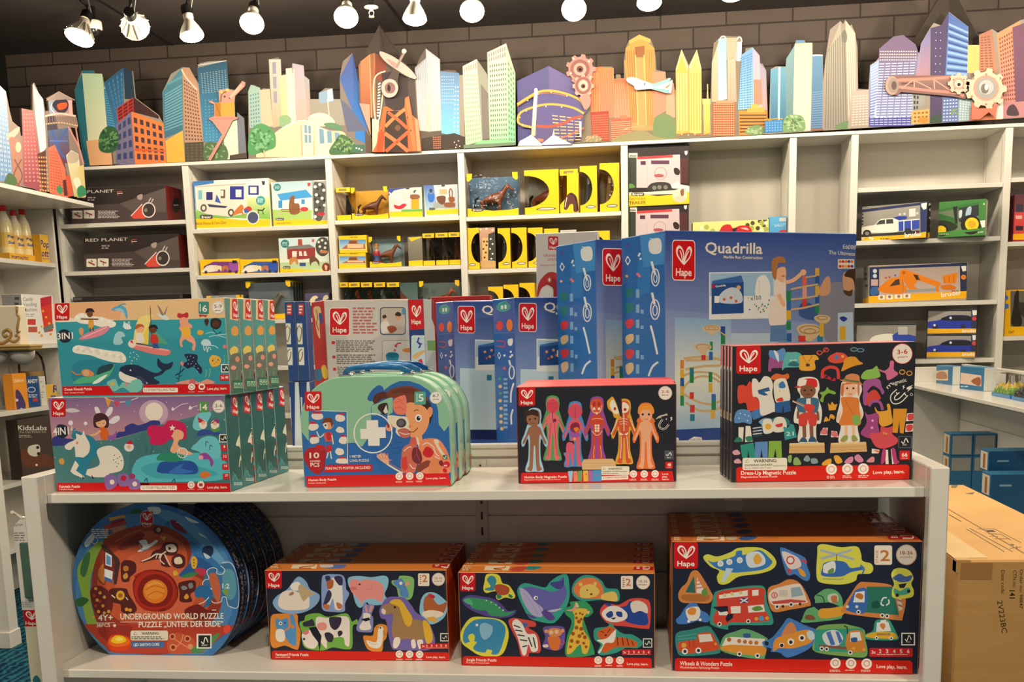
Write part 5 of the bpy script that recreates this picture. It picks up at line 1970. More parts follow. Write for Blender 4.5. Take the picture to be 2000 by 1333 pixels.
C.face('F').art(CRF, '''
b 8fb4e2 140,680 170,620 260,560 330,470 370,458 420,500 450,560 520,600 528,640 500,690 430,740 330,765 200,750
b f2e6dc 195,620 230,580 300,570 360,590 430,610 445,660 430,720 330,735 230,730 185,690
b f8efe6 285,530 330,500 365,510 370,560 310,570
b c8b088 350,560 370,520 430,560 490,600 440,620 400,660 380,640
b b0846a 275,600 305,580 315,600 285,615
b 8fa8e0 548,470 580,440 640,436 720,445 745,500 750,560 775,600 740,680 735,745 650,750 560,735 545,660
b f2ece8 620,480 700,470 720,600 715,720 660,725 640,640 610,700 580,700 600,600
b 3a3a5a 575,455 610,450 620,480 590,500
b 3a3a5a 670,450 715,460 720,520 690,525 650,470
b b5653a 590,500 640,480 640,540 600,560
b 3a3a5a 600,570 630,600 610,660 565,700 560,680
b c87a4a 560,690 610,690 600,730 570,720
b c87a4a 670,670 715,690 710,720 680,720
b 8fc8e8 770,465 850,450 960,460 1060,447 1100,470 1095,540 1070,600 1090,650 1040,690 950,690 920,670 870,715 830,680 800,580 770,530
b f09a96 785,490 820,475 870,490 900,480 980,485 1050,520 1065,580 1050,660 1020,660 980,640 900,650 880,690 860,650 800,590 780,540
b e07a7a 785,545 830,540 835,565 800,570
e 2b2a33 862 520 8
s e07a7a 5 920,560 960,560 960,530
b 8cc474 1130,490 1180,480 1200,448 1300,460 1315,520 1300,620 1260,650 1190,625 1170,550 1135,520
b 5f8fd0 1180,480 1210,470 1240,520 1270,600 1260,630 1205,615 1190,560 1140,505
b e8a09a 1240,520 1270,490 1275,520 1250,535
e f2f0ee 1205 510 14
b 8fc8e8 1360,740 1375,640 1420,590 1500,595 1590,670 1595,720 1560,800 1480,850 1420,840 1380,790
b b5653a 1400,640 1440,610 1480,650 1520,690 1585,670 1570,740 1530,780 1440,770 1395,730
b c8303a 1430,610 1450,598 1490,620 1470,640
b f0e2d0 1380,760 1440,735 1530,745 1560,770 1500,800 1420,800
b e8b04a 1420,800 1480,790 1510,830 1440,825
b e8923a 120,850 130,780 180,765 300,765 345,775 350,850 372,920 355,1050 320,1060 240,1030 150,1050 120,1000
b 5a9ad8 165,800 200,815 260,800 275,850 255,890 200,900 165,870
b f2ece6 170,900 230,900 240,980 200,1000 165,970
b 5a9ad8 240,920 290,870 280,780 310,775 330,850 335,950 330,1030 270,1000
d f2ece6 16 205,845
d 2b2a33 7 205,845 240,840
p e88a3a 262,830 325,875 300,890
b 7ab850 360,840 400,820 420,775 520,760 600,790 740,760 780,790 800,830 840,810 845,850 805,870 800,1040 740,1060 640,1045 560,1070 440,1060 390,1020 380,920
b f2e8e4 500,800 600,800 700,785 770,800 780,900 775,1030 740,1020 720,960 600,980 590,1050 560,1030 520,960
b f2e8e4 385,930 470,900 530,960 490,1050 420,1040 390,990
b 3a3248 610,800 660,790 710,800 700,860 660,900 620,870
b 3a3248 570,930 610,920 645,950 630,1000 590,990
b 3a3248 680,915 710,905 720,930 690,955
b 3a3248 440,820 470,810 490,860 450,870 400,870 390,840
b f09a96 510,850 560,835 590,860 575,900 520,895
p 20212c 440,880 500,870 545,950 530,1080 515,1000 470,940
b e8808a 390,920 430,900 440,925 410,940
e 3a3248 400 975 10
b 8a90c8 890,700 905,670 930,690 950,685 985,700 960,770 975,800 970,900 940,920 840,905 850,830 880,770
b f2e8e4 895,760 950,770 945,830 955,890 880,900 860,870 890,820
p f09a96 905,700 915,690 930,750 915,750
p f09a96 950,695 975,700 955,750 940,752
p 20212c 870,810 940,795 950,815 910,830
b e8923a 895,980 900,945 970,945 985,880 1030,850 1090,870 1085,960 1060,1000 1050,1070 1010,1085 930,1060
b f2ece4 920,985 1000,1000 1015,900 1035,870 1060,890 1050,1000 1020,1050 950,1040
b c88a3a 1060,900 1085,935 1060,945
e 2b2a33 1035 882 7
s c8c0b8 5 940,1000 980,1020 1010,1010
b 7a6ab8 1025,740 1050,680 1080,640 1130,622 1230,630 1290,690 1330,750 1400,800 1450,860 1490,990 1450,1060 1330,1070 1180,1065 1130,1050 1100,930 1080,820 1040,800
b a8855a 1050,700 1100,680 1150,660 1210,680 1240,780 1300,810 1390,830 1410,930 1370,990 1250,970 1170,990 1130,920 1140,770 1100,770 1060,760
b e8b83a 1110,670 1150,645 1210,655 1260,730 1300,800 1280,870 1240,850 1210,770 1190,710 1150,690
b e8b83a 1390,820 1440,850 1470,950 1460,1000 1420,1010 1400,940
b f2e8e0 1150,970 1190,960 1200,1000 1170,1050 1140,1040
b f2e8e0 1290,990 1320,980 1330,1040 1300,1050
b f2e8e0 1340,990 1380,980 1390,1010 1360,1060
b f2d8d0 1050,720 1080,740 1070,770 1045,755
e 2b2a33 1155 710 10
h d2171c 85,405 215,555
r f2e8dc 1348,428 1442,534 10
T c8763a 1382,500 1426,499 60 2
x c8763a 1362 440 1376 520 5
e f1e9e0 1517 478 54
o 3 e0b0a0 1517 478 50
t b06040 1484,478 1550,478 20 18-36
x b08070 1484 488 1550 500 1
r f2f2ee 1533,926 1605,994
r 23302f 1540,933 1598,987
s f2f2ee 5 1552,960 1566,972 1578,948 1588,966
p d2232a 1368,1015 1598,1010 1600,1055 1372,1058
T f4e8e0 1380,1042 1404,1041 18 2x
T f4e8e0 1414,1042 1428,1041 20 2
T f4e8e0 1454,1041 1468,1040 20 3
T f4e8e0 1494,1040 1508,1039 20 4
T f4e8e0 1534,1040 1548,1039 20 5
T f4e8e0 1574,1039 1588,1038 20 6
x f4c8c0 1410 1046 1594 1052 1
p d6200f 132,1080 150,1070 1590,1085 1605,1095 1606,1160 132,1145
T f4e8e0 164,1114 438,1116 24 Farmyard Friends Puzzle
t f4e8e0 164,1130 285,1131 11 Bauernhof-Puzzle
e f4ece4 1193 1100 31
e f4ece4 1277 1101 31
e f4ece4 1361 1102 31
o 3 c8403a 1193 1098 16
o 3 c8403a 1277 1099 16
o 3 c8403a 1361 1100 16
x f3d0c8 1165 1138 1225 1152 2
x f3d0c8 1245 1138 1310 1148 1
x f3d0c8 1330 1138 1390 1152 2
T f4e8e0 1416,1132 1576,1134 18 Love play, learn.
''')
TOPF = '''
r c8702e 90,340 215,392 4
x f0d8b0 120 350 200 388 3
p f2dcc0 330,338 528,340 500,390 290,388
s c8762e 9 400,350 470,345 480,365 400,372 360,385 460,385
b 5f78b8 590,360 690,335 752,345 720,385 570,385
b d8d0d0 540,345 620,340 640,375 540,378
p c01c20 1480,342 1640,345 1625,390 1462,378
s f6e8e0 9 1545,350 1600,350 1590,378 1540,372
x f6e8e0 1490 350 1530 372 2
'''
C.face('T').art(CRF, TOPF)
C.face('R').art(CRF, '''
p c01c20 1605,400 1700,330 1700,480 1610,540
p a85a3a 1620,760 1700,690 1700,950 1625,1040
''')
lab = ['front farmyard animals puzzle box with horse, pig and cow', 'second farmyard puzzle box from the front, only its orange top showing', 'third farmyard puzzle box from the front',
       'fourth farmyard puzzle box from the front', 'rearmost farmyard puzzle box against the slatted back panel']
deep_row(C, n_, m1['d'] + .0012, m1['yaw'], lab, 'farmyard puzzle boxes')
CJ = (870, 1020, 4.259)
j1 = fit((900.5, 1300.6), (1279.7, 1307), (892.3, 1119), ZL, TB=(938, 1042))
j1['d'] = min(j1['d'], 1.614 - j1['P0'].y) / n_ - .0014
C = Carton(**j1, cols=dict(F='23283a', T=ORG, R='2a1410', L='c8601f', B=NAVY, D=NAVY), ecol='d8905a')
C.face('F').art(CJ, '''
b e2dd4a 315,560 325,500 340,440 400,430 450,450 475,510 530,530 580,610 560,640 500,630 440,650 420,620 440,580 390,580 340,592
b 3f8fa8 345,480 370,450 405,455 425,490 410,540 400,570 340,570 330,555 375,540 360,510
b b5523a 410,530 470,520 530,550 520,600 460,610 420,580
b 2f7f6a 430,600 470,620 450,640 430,635
b 2f7f6a 530,600 560,620 550,635 525,620
b 5a4a9a 138,640 200,610 300,620 400,640 470,690 520,740 588,735 560,780 480,800 380,795 270,760 190,720 150,680
b 3f9a6a 150,650 200,630 300,640 390,660 450,710 500,750 575,745 500,785 380,780 340,740 280,735 220,715 200,680
d b8e0b0 7 340,655 380,670 420,690 450,715 480,735
b 5ab88a 150,650 200,640 230,690 180,680
b 3aa898 600,600 610,540 660,510 740,525 830,545 870,500 940,450 1010,440 1030,520 1030,640 990,740 930,820 880,845 780,830 700,800 650,720
b 6a68b8 625,560 700,540 800,560 880,580 950,560 940,500 980,460 990,520 1010,600 960,700 880,770 800,740 720,640 650,580
b b8b0dc 620,550 680,580 740,660 810,720 800,790 720,770 660,690 630,620
s 8a84c0 3 650,590 720,680 770,770
s 8a84c0 3 690,590 770,690 800,760
b 4a4898 870,510 960,490 985,460 980,540 930,560
b 5f4a9a 800,760 840,730 910,800 860,820
b 5f4a9a 670,760 760,800 710,800
e f0f0f4 752 632 18 16
e 2b2a48 756 634 8
b c8c4e8 850,740 970,720 900,750
b 3aa090 1050,560 1080,490 1150,445 1230,450 1300,490 1340,550 1430,560 1450,620 1430,665 1300,650 1150,660 1070,620
b e88048 1065,570 1100,500 1170,465 1260,480 1310,550 1310,630 1240,640 1120,630
b e8c86a 1120,560 1150,530 1220,520 1280,570 1250,620 1130,630
d e8c86a 16 1125,520 1245,515
b e8c86a 1310,600 1400,580 1430,620 1420,660 1300,645
b 8a3a2a 1200,600 1225,595 1215,612
e 2b2a33 1180 568 6
b e0504a 1285,760 1330,680 1440,690 1540,640 1660,640 1705,690 1700,870 1660,890 1500,870 1360,850
b 2a4a9f 1330,690 1370,680 1400,710 1500,700 1540,660 1640,700 1680,780 1670,860 1500,830 1480,760
b f0e8e4 1300,760 1360,705 1440,705 1510,760 1500,810 1420,835 1340,820
b 2a4a9f 1335,770 1380,740 1395,780 1360,800
b 2a4a9f 1420,750 1465,750 1470,790 1430,785
b e8dcd4 1540,680 1600,655 1670,690 1680,760 1620,740 1560,755
p 2b2a33 1375,800 1420,795 1400,815
b e2dd4a 125,940 150,870 220,795 350,795 470,820 520,890 520,990 460,1110 300,1115 200,1060 140,1010
b 3f8fc0 145,960 170,880 250,815 400,810 480,850 500,920 460,1060 420,1105 340,1090 270,1080 230,1050 260,1000 200,1000 160,1010
b e2dd4a 190,950 225,930 245,960 230,1010 200,990
b 8fc0e0 285,870 320,840 390,870 380,940 330,980 295,950
e f2f4f4 262 858 11
p e2dd4a 330,1085 350,1060 390,1070 380,1100
b d8504a 525,840 560,800 640,810 740,830 750,870 690,880 770,940 790,1080 700,1090 690,1120 630,1115 600,1000
b f0ece8 555,850 590,810 640,850 680,930 750,940 770,1060 720,1080 690,1020 670,1100 640,1100 600,960
s 2b2a33 10 570,860 620,880
s 2b2a33 10 580,900 640,910
s 2b2a33 10 600,940 660,950
s 2b2a33 10 620,980 680,990
s 2b2a33 10 690,960 720,1040
s 2b2a33 10 730,960 750,1050
s 2b2a33 10 640,1040 680,1030
b 4a68b0 640,840 690,850 660,880
b 6a58a8 810,890 850,868 960,868 995,900 990,1000 960,1060 900,1070 810,1040 830,960
b e0783a 850,970 880,950 930,950 960,990 940,1060 880,1060
b e0905a 850,910 880,885 950,890 970,930 930,955 870,950
d f0c8a8 18 880,920 925,915
d e8a070 16 838,910 975,905
s b05ab0 12 945,1030 985,1010 975,975
b f0d8d0 810,1025 850,1020 855,1040 820,1045
b 3a9f6a 990,720 1040,700 1035,670 1080,660 1170,665 1230,740 1190,790 1150,800 1180,900 1240,1080 1210,1110 1100,1125 1000,1110 1010,960 1050,830 1000,770
b e8c048 1080,760 1150,720 1150,780 1140,880 1200,990 1180,1090 1140,1090 1120,1020 1050,1090 1010,1090 1030,960 1070,880
b e8c048 1060,740 1100,720 1180,730 1150,790 1080,780
d a8582a 17 1110,830 1090,880 1130,890 1060,930 1115,950 1160,960 1050,990 1100,1000
d a8582a 13 1090,800 1130,810 1150,1010 1040,1040 1170,1040 1140,930
d a8582a 10 1085,765 1120,760 1140,770
b e8a0a0 1005,735 1060,720 1080,680 1095,690 1070,740
b e8c890 1080,670 1100,680 1110,710 1090,710
b e8c890 1170,750 1200,740 1190,770
b 3aa090 1235,900 1270,880 1350,870 1370,835 1420,890 1480,930 1560,940 1640,1000 1600,1050 1500,1050 1420,1090 1300,1110 1265,1080 1290,1020 1240,980
b d8632a 1265,920 1310,890 1370,870 1415,900 1400,960 1480,960 1590,1000 1580,1040 1480,1040 1400,1050 1330,1090 1300,1060 1330,990 1280,970
b f0ece6 1260,985 1340,970 1400,910 1420,900 1400,1000 1330,1010 1290,1085 1270,1085 1310,1020
s 3a2020 7 1430,960 1435,1030
s 3a2020 7 1470,960 1480,1030
s 3a2020 7 1510,970 1525,1030
s 3a2020 6 1550,990 1565,1030
s 3a2020 6 1290,910 1320,920
s 3a2020 6 1370,890 1350,920
p 20212c 1320,940 1345,935 1335,955
h d2171c 122,425 250,578
r f2e8dc 1460,450 1560,560 10
T c8763a 1500,530 1544,529 60 2
x c8763a 1474 465 1490 545 5
e f1e9e0 1644 504 58
o 3 e0b0a0 1644 504 54
t b06040 1608,505 1680,505 22 18-36
x b08070 1608 516 1682 530 1
r f2f2ee 1643,970 1720,1046
r 23302f 1650,977 1713,1039
s f2f2ee 6 1662,1008 1678,1022 1692,992 1704,1014
p d2232a 1466,1060 1710,1062 1710,1108 1470,1108
T f4e8e0 1478,1094 1504,1094 20 2x
T f4e8e0 1518,1094 1532,1094 22 2
T f4e8e0 1560,1094 1574,1094 22 3
T f4e8e0 1600,1094 1614,1094 22 4
T f4e8e0 1642,1094 1656,1094 22 5
T f4e8e0 1684,1094 1698,1094 22 6
x f4c8c0 1514 1098 1704 1105 1
p d6200f 145,1128 160,1116 1700,1132 1715,1145 1715,1222 142,1195
T f4e8e0 174,1158 426,1162 24 Jungle Friends Puzzle
t f4e8e0 174,1176 366,1180 12 Dschungel-Freunde-Puzzle
e f4ece4 1271 1150 33
e f4ece4 1362 1151 33
e f4ece4 1452 1152 33
o 3 c8403a 1271 1148 17
o 3 c8403a 1362 1149 17
o 3 c8403a 1452 1150 17
x f3d0c8 1240 1190 1305 1208 2
x f3d0c8 1330 1190 1395 1200 1
x f3d0c8 1425 1190 1485 1208 2
T f4e8e0 1510,1190 1686,1193 20 Love play, learn.
''')
C.face('T').art(CJ, '''
r c8702e 120,350 215,412 4
x f0d8b0 140 360 210 408 3
p f2dcc0 340,355 548,357 520,405 322,403
s c8762e 9 420,362 490,362 490,382 400,390 470,398
b c8483a 540,395 600,372 680,375 640,410 560,410
b 2f8a8a 670,395 700,365 800,375 740,398
p c01c20 1572,364 1735,364 1728,402 1560,400
s f6e8e0 8 1640,378 1690,372 1690,392 1640,392
x f6e8e0 1590 372 1620 394 2
''')
lab = ['front jungle animals puzzle box with elephant, giraffe and whale', 'second jungle puzzle box from the front, only its orange top showing', 'third jungle puzzle box from the front',
       'fourth jungle puzzle box from the front', 'rearmost jungle puzzle box against the slatted back panel']
deep_row(C, n_, j1['d'] + .0012, j1['yaw'], lab, 'jungle puzzle boxes')
CV = (1270, 970, 3.571)
v1 = fit((1312, 1311.6), (1797.9, 1318.6), (1307.8, 1059), ZL, TB=(1294, 991))
v1['w'] -= .0035
v1['d'] = min(v1['d'], 1.614 - v1['P0'].y) / n_ - .0014
C = Carton(**v1, cols=dict(F='20273c', T=ORG, R='7a2a20', L='c8704a', B=NAVY, D=NAVY), ecol='c87a4a')
C.face('F').art(CV, '''
b dede5a 370,430 400,405 470,420 560,390 620,360 760,358 840,400 880,460 850,510 760,540 620,560 540,610 480,610 465,560 480,520 420,490
b 3f7fc8 400,445 440,460 520,440 590,415 600,385 640,380 650,410 760,375 830,430 850,465 790,510 640,530 560,530 460,500
b d8e4f0 670,410 750,385 800,430 790,480 690,495
b e8b04a 720,430 750,400 780,440 760,470 730,470
p c8dcf0 530,500 580,505 520,595 495,595
d f0f2f2 22 490,470 552,458 624,446
d c8d8e8 14 490,470 552,458 624,446
b 4a82d0 905,370 930,360 1000,390 1080,430 1095,490 1115,550 1100,590 1060,580 1010,545 960,550 930,480
b e8d8d8 920,385 1000,410 1040,440 1050,490 980,510 940,460
e d8504a 978 446 30
e e8ecf0 978 446 20
b e8a03a 1030,500 1070,520 1085,560 1050,550
b c8505a 955,510 975,505 985,530 965,540
b c8505a 1045,440 1090,450 1085,470
b dede5a 1165,400 1170,345 1220,335 1330,355 1440,350 1470,400 1480,450 1540,470 1555,510 1530,540 1450,545 1430,590 1340,615 1200,605 1160,560
s a8bcd0 16 1185,375 1240,390 1300,405
s a8bcd0 16 1300,405 1370,385 1405,372
s a8bcd0 16 1190,435 1250,420 1300,405
s a8bcd0 16 1300,405 1370,425 1420,440
l 8a5a5a 6 1300,405 1298,455
b 3f6fc0 1200,500 1215,465 1290,450 1360,460 1400,500 1480,490 1490,510 1400,530 1330,560 1200,555
b e8ecf0 1205,510 1215,475 1285,455 1285,530 1215,535
b 6a9a50 1240,520 1275,500 1280,530 1245,540
s 8a9aa8 5 1200,575 1290,580 1350,575
s 5f80c0 12 1465,480 1490,505 1480,540
b d98a4a 195,690 215,640 255,600 285,530 330,520 380,590 420,660 438,700 410,745 320,745 220,740
p 2f6f6a 305,555 315,675 245,670
p f0e0d8 325,565 375,650 370,680 322,675
l d87a7a 8 325,590 345,585
l d87a7a 8 324,615 358,610
l d87a7a 8 323,640 368,635
b b8723a 220,690 320,685 410,690 400,725 330,735 235,725
b 6a9a50 360,660 390,640 400,690 365,690
b 4a82d0 180,860 210,830 240,780 280,745 320,745 350,790 400,820 418,860 390,880 330,870 260,890 195,890
b f0e8e0 250,790 330,770 350,810 330,860 270,865
b e8923a 260,800 290,775 320,790 310,825 270,825
d f4f4f4 11 268,872 348,862
b 3aa090 440,700 470,660 600,635 740,622 800,640 815,740 850,830 855,890 780,900 560,900 540,930 440,905 415,860
b d8483a 465,680 560,650 780,640 795,700 800,790 830,840 820,870 680,880 560,880 530,900 450,890 440,840 465,780
p f0ece4 480,690 680,655 680,695 480,715
p f0ece4 710,655 755,652 755,692 712,695
p f0ece4 470,785 520,775 550,830 480,830
p f0ece4 560,770 630,765 630,815 565,818
p f0ece4 680,765 790,755 800,805 685,812
p 3a4a9a 625,712 680,708 682,742 627,746
l f0ece4 8 628,716 680,740
l f0ece4 8 628,744 680,710
p 20273c 435,772 540,765 545,800 490,810
p 20273c 540,820 580,820 575,850 535,880 525,850
d f0ece4 16 483,892 684,872
d 2b2a33 9 483,892 684,872
d e8a84a 14 740,855 815,850
e 5fa0d0 775 852 18
b 6a9a50 710,780 760,765 785,790 730,800
d e8c890 13 520,690 570,680 630,672
b dc8a4a 820,650 900,610 960,580 1020,590 1070,640 1120,750 1090,770 980,790 850,800
b ecdcd4 840,660 1020,610 1060,640 1090,720 1080,745 860,760
p 9ab0c0 980,640 1045,630 1070,690 985,705
p c8504a 845,735 975,718 1085,728 1085,740 860,752
e d8605a 866 690 22
e ecdcd4 866 690 15
p d8605a 862,678 870,678 870,702 862,702
r d0c8c0 898,655 960,698 4
d f2f2f2 17 885,770 982,755
d 2b2a33 10 885,770 982,755 925,768 1045,752
b 6ab07a 1145,700 1180,670 1230,645 1300,660 1340,720 1340,830 1300,860 1070,882 1062,850 1090,790 1140,770 1150,730
p 20273c 1150,745 1250,740 1330,770 1330,785 1220,790 1180,800 1140,770
b e8a83a 1180,790 1260,780 1345,770 1340,830 1190,850
b c8d8c8 1240,690 1300,680 1310,730 1250,740
b c87a4a 1260,700 1300,695 1300,740 1270,740
s 2f5f4a 8 1160,690 1200,700 1215,740
b 8a5a3a 1085,830 1130,830 1150,860 1085,860
b dc8a4a 1345,770 1400,680 1450,610 1500,598 1680,620 1700,700 1780,710 1760,850 1740,865 1600,850 1350,815
p 2f7a6a 1510,630 1690,630 1735,830 1500,810
b 3f6fc0 1370,770 1410,690 1440,650 1510,650 1500,810 1380,800
p e8ecf0 1430,670 1495,660 1495,740 1415,740
b c87a3a 1430,700 1450,675 1485,690 1475,720
d e8e0d8 11 1375,770 1440,770
d f2f2f2 16 1452,808 1618,832 1652,836
d 2b2a33 9 1452,808 1618,832 1652,836
p e0d8d0 1715,700 1750,710 1760,790 1735,800
l b0683a 10 1720,720 1755,735
l b0683a 10 1728,755 1758,770
s f0f4f0 9 1612,735 1625,710 1650,708
s f0f4f0 9 1662,720 1665,745 1645,760
s f0f4f0 9 1630,762 1612,755 1610,738
b 1f5a50 1545,740 1590,730 1600,775 1550,780
b dede5a 1680,550 1700,510 1750,500 1810,520 1835,570 1820,610 1838,660 1820,705 1700,710 1685,660 1700,610
b 4a68b0 1690,570 1740,540 1780,560 1825,550 1810,590 1750,600 1720,590
b 4fb09a 1700,640 1740,660 1780,640 1810,640 1800,680 1710,690
d 2b2a33 13 1722,690 1802,662
p 20273c 1730,615 1790,605 1770,640 1740,640
b 3a8f8a 180,960 280,930 400,905 440,940 480,1010 490,1070 460,1100 250,1115 190,1090
b d8542f 200,1020 320,1000 330,960 420,950 460,1010 480,1040 470,1070 340,1090 215,1090
p e8e0d8 335,965 420,960 440,1010 345,1020
l 5fb0b0 5 190,980 320,960
l 5fb0b0 5 190,1000 320,985
l b04020 6 270,1000 275,1060
l b04020 6 300,1000 305,1055
e e8b04a 235 1040 18
d f2f2f2 22 242,1082 336,1076
d 2b2a33 12 242,1082 336,1076
d e8a84a 10 455,1030
b 6ab07a 490,1030 520,970 600,940 650,925 720,940 800,980 820,1010 800,1120 780,1135 640,1120 500,1080
b e89a3a 500,1050 580,1030 790,1050 785,1110 640,1100 510,1075
p f0e8e0 525,990 560,980 800,995 795,1045 560,1035 500,1045
d c87a3a 15 620,1010 660,1015 700,1020 740,1022
d b86a3a 16 550,1000
b 3a5fa8 650,960 695,958 695,985 655,985
d f2f2f2 18 622,1100 748,1112
d 2b2a33 10 622,1100 748,1112
d e8a84a 11 560,1075
b 4a82d0 780,1020 850,985 920,900 960,850 1020,870 1080,900 1160,930 1175,960 1140,1030 1080,1080 960,1125 900,1090 830,1080
b e89a3a 870,1000 960,960 1100,930 1130,970 1120,1020 1000,1060 900,1060 860,1080
b d88a5a 915,970 950,900 990,880 1020,940 950,965
b c8e0ec 1090,950 1130,940 1150,990 1110,1000
d f0ece4 25 1058,988 980,1015
d f0ece4 18 917,1038
d 3a2a2a 13 1058,988 980,1018 917,1040
b 2b2a33 800,1010 825,1020 820,1040 800,1035
b 2b2a33 815,1055 845,1065 835,1085 815,1080
b 7fb060 1145,1000 1170,910 1330,890 1400,900 1490,930 1500,1000 1515,1070 1500,1120 1400,1120 1150,1085
p 3aa090 1150,930 1480,920 1500,1090 1145,1080
b e0e4ea 1200,970 1250,935 1310,940 1345,990 1310,1040 1230,1035
p 4a7ac8 1225,950 1255,940 1290,1035 1260,1040
p 4a7ac8 1290,940 1315,945 1340,1010 1320,1030
b d88a3a 1380,950 1470,940 1490,1010 1500,1060 1490,1085 1370,1070
p e8ecf0 1395,950 1460,945 1475,1005 1395,1015
b 3a5fa8 1400,990 1440,985 1440,1015 1405,1015
p 8a5a4a 1175,1035 1370,1050 1370,1070 1180,1052
d f2f2f2 16 1196,1062 1230,1066 1394,1090
d 2b2a33 9 1196,1062 1230,1066 1394,1090
d e8b04a 11 1418,1060 1490,1070
s 2b3a3a 8 1350,905 1372,915 1375,960
b 3aa090 1505,960 1550,940 1565,880 1590,860 1660,860 1690,900 1720,960 1725,1000 1600,1005 1505,995
b e8b43a 1510,965 1580,945 1690,950 1720,975 1700,995 1520,985
p e8ecf0 1580,880 1660,875 1680,940 1575,945
b d88a4a 1600,900 1620,885 1640,900 1625,930
p f0f0ec 1605,865 1645,862 1645,880 1605,882
x 3a3a3a 1580 955 1680 970 2
d f2f2f2 13 1578,988 1680,990
d 2b2a33 7 1578,988 1680,990
h d2171c 165,320 333,505
r f2e8dc 1562,342 1686,478 14
T c8763a 1604,450 1670,450 78 2
t c8763a 1590,465 1588,375 20 STAGE
e f1e9e0 1786 408 72
o 4 e0907a 1786 408 68
T b05a3a 1742,406 1830,406 26 18-36
t b07a60 1742,430 1830,430 18 months
r f2f2ee 1750,952 1846,1040
r 1b2222 1758,960 1838,1032
s f2f2ee 6 1776,996 1790,1008 1804,970 1820,1000
t f2f2ee 1784,1020 1814,1020 9 FSC
r d2232a 1528,1058 1830,1120 10
T f4e8e0 1542,1098 1572,1098 24 3x
T f4e8e0 1594,1094 1612,1094 28 2
T f4e8e0 1642,1094 1660,1094 28 3
T f4e8e0 1692,1094 1710,1094 28 4
T f4e8e0 1740,1094 1758,1094 28 5
T f4e8e0 1790,1094 1808,1094 28 6
x f4c8c0 1580 1098 1820 1108 1
p d6200f 172,1135 190,1128 1810,1145 1828,1160 1828,1240 172,1218
T f4e8e0 206,1178 572,1184 30 Wheels & Wonders Puzzle
t f4e8e0 206,1200 480,1204 16 Wunderbares Fahrzeug-Puzzle
e f4ece4 1291 1164 37
e f4ece4 1400 1166 37
e f4ece4 1509 1168 37
o 4 c8403a 1291 1162 19
o 4 c8403a 1400 1164 19
o 4 c8403a 1509 1166 19
x f3d0c8 1250 1208 1330 1226 2
x f3d0c8 1360 1208 1440 1218 1
x f3d0c8 1470 1208 1548 1226 2
T f4e8e0 1578,1198 1790,1204 26 Love play, learn.
''')
C.face('T').art(CV, '''
r c8702e 140,270 300,312 4
x f0d8b0 165 275 215 308 4
p f2dcc0 330,270 515,272 520,310 322,308
s c8762e 8 380,280 470,280 480,298 370,300 440,304
b c8b89a 530,282 590,275 600,300 540,304
b 3f5f9f 620,290 690,272 748,285 700,305 640,306
p c01c20 1640,265 1830,262 1880,302 1665,300
s f6e8e0 9 1740,275 1820,272 1830,292 1760,292
x f6e8e0 1680 272 1730 292 2
''')
lab = ['front vehicles puzzle box with bus, plane and helicopter', 'second vehicles puzzle box from the front, only its orange top showing', 'third vehicles puzzle box from the front',
       'fourth vehicles puzzle box from the front', 'rearmost vehicles puzzle box against the slatted back panel']
deep_row(C, n_, v1['d'] + .0012, v1['yaw'], lab, 'vehicle puzzle boxes')
CR = (120, 960, 3.573)
yr = onZ(300, 1280.5, ZL).y
Pm = onY(120 + 655 / 3.573, 960 + 687 / 3.573, yr)
R = (onY(120 + 1237 / 3.573, 960 + 690 / 3.573, yr).x - onY(120 + 75 / 3.573, 960 + 690 / 3.573, yr).x) / 2
hc = min(R * .8, Pm.z - ZL)
rd = .034
root = thing('round_puzzle_box', 'front round underground puzzle box with a glowing red earth core', 'puzzle box', (Pm.x, yr, ZL + .0005), 0, 'round underground puzzle boxes')
a0 = math.asin(hc / R)
def disc(rr, n=72):
    return [(rr * math.cos(a), hc + rr * math.sin(a)) for a in (-a0 + (PI + 2 * a0) * k / n for k in range(n + 1))]
b = MB()
b.prism(disc(R), 0, rd, '3f78b8', 0, '1d2a48')
fr = Matrix.Translation(root.location)
fa = Face(b, fr, (-R, 0, 0), (1, 0, 0), (0, 0, 1), (0, -1, 0), 2 * R, 3 * R)
fa.clip = (R, hc, R - .0006)
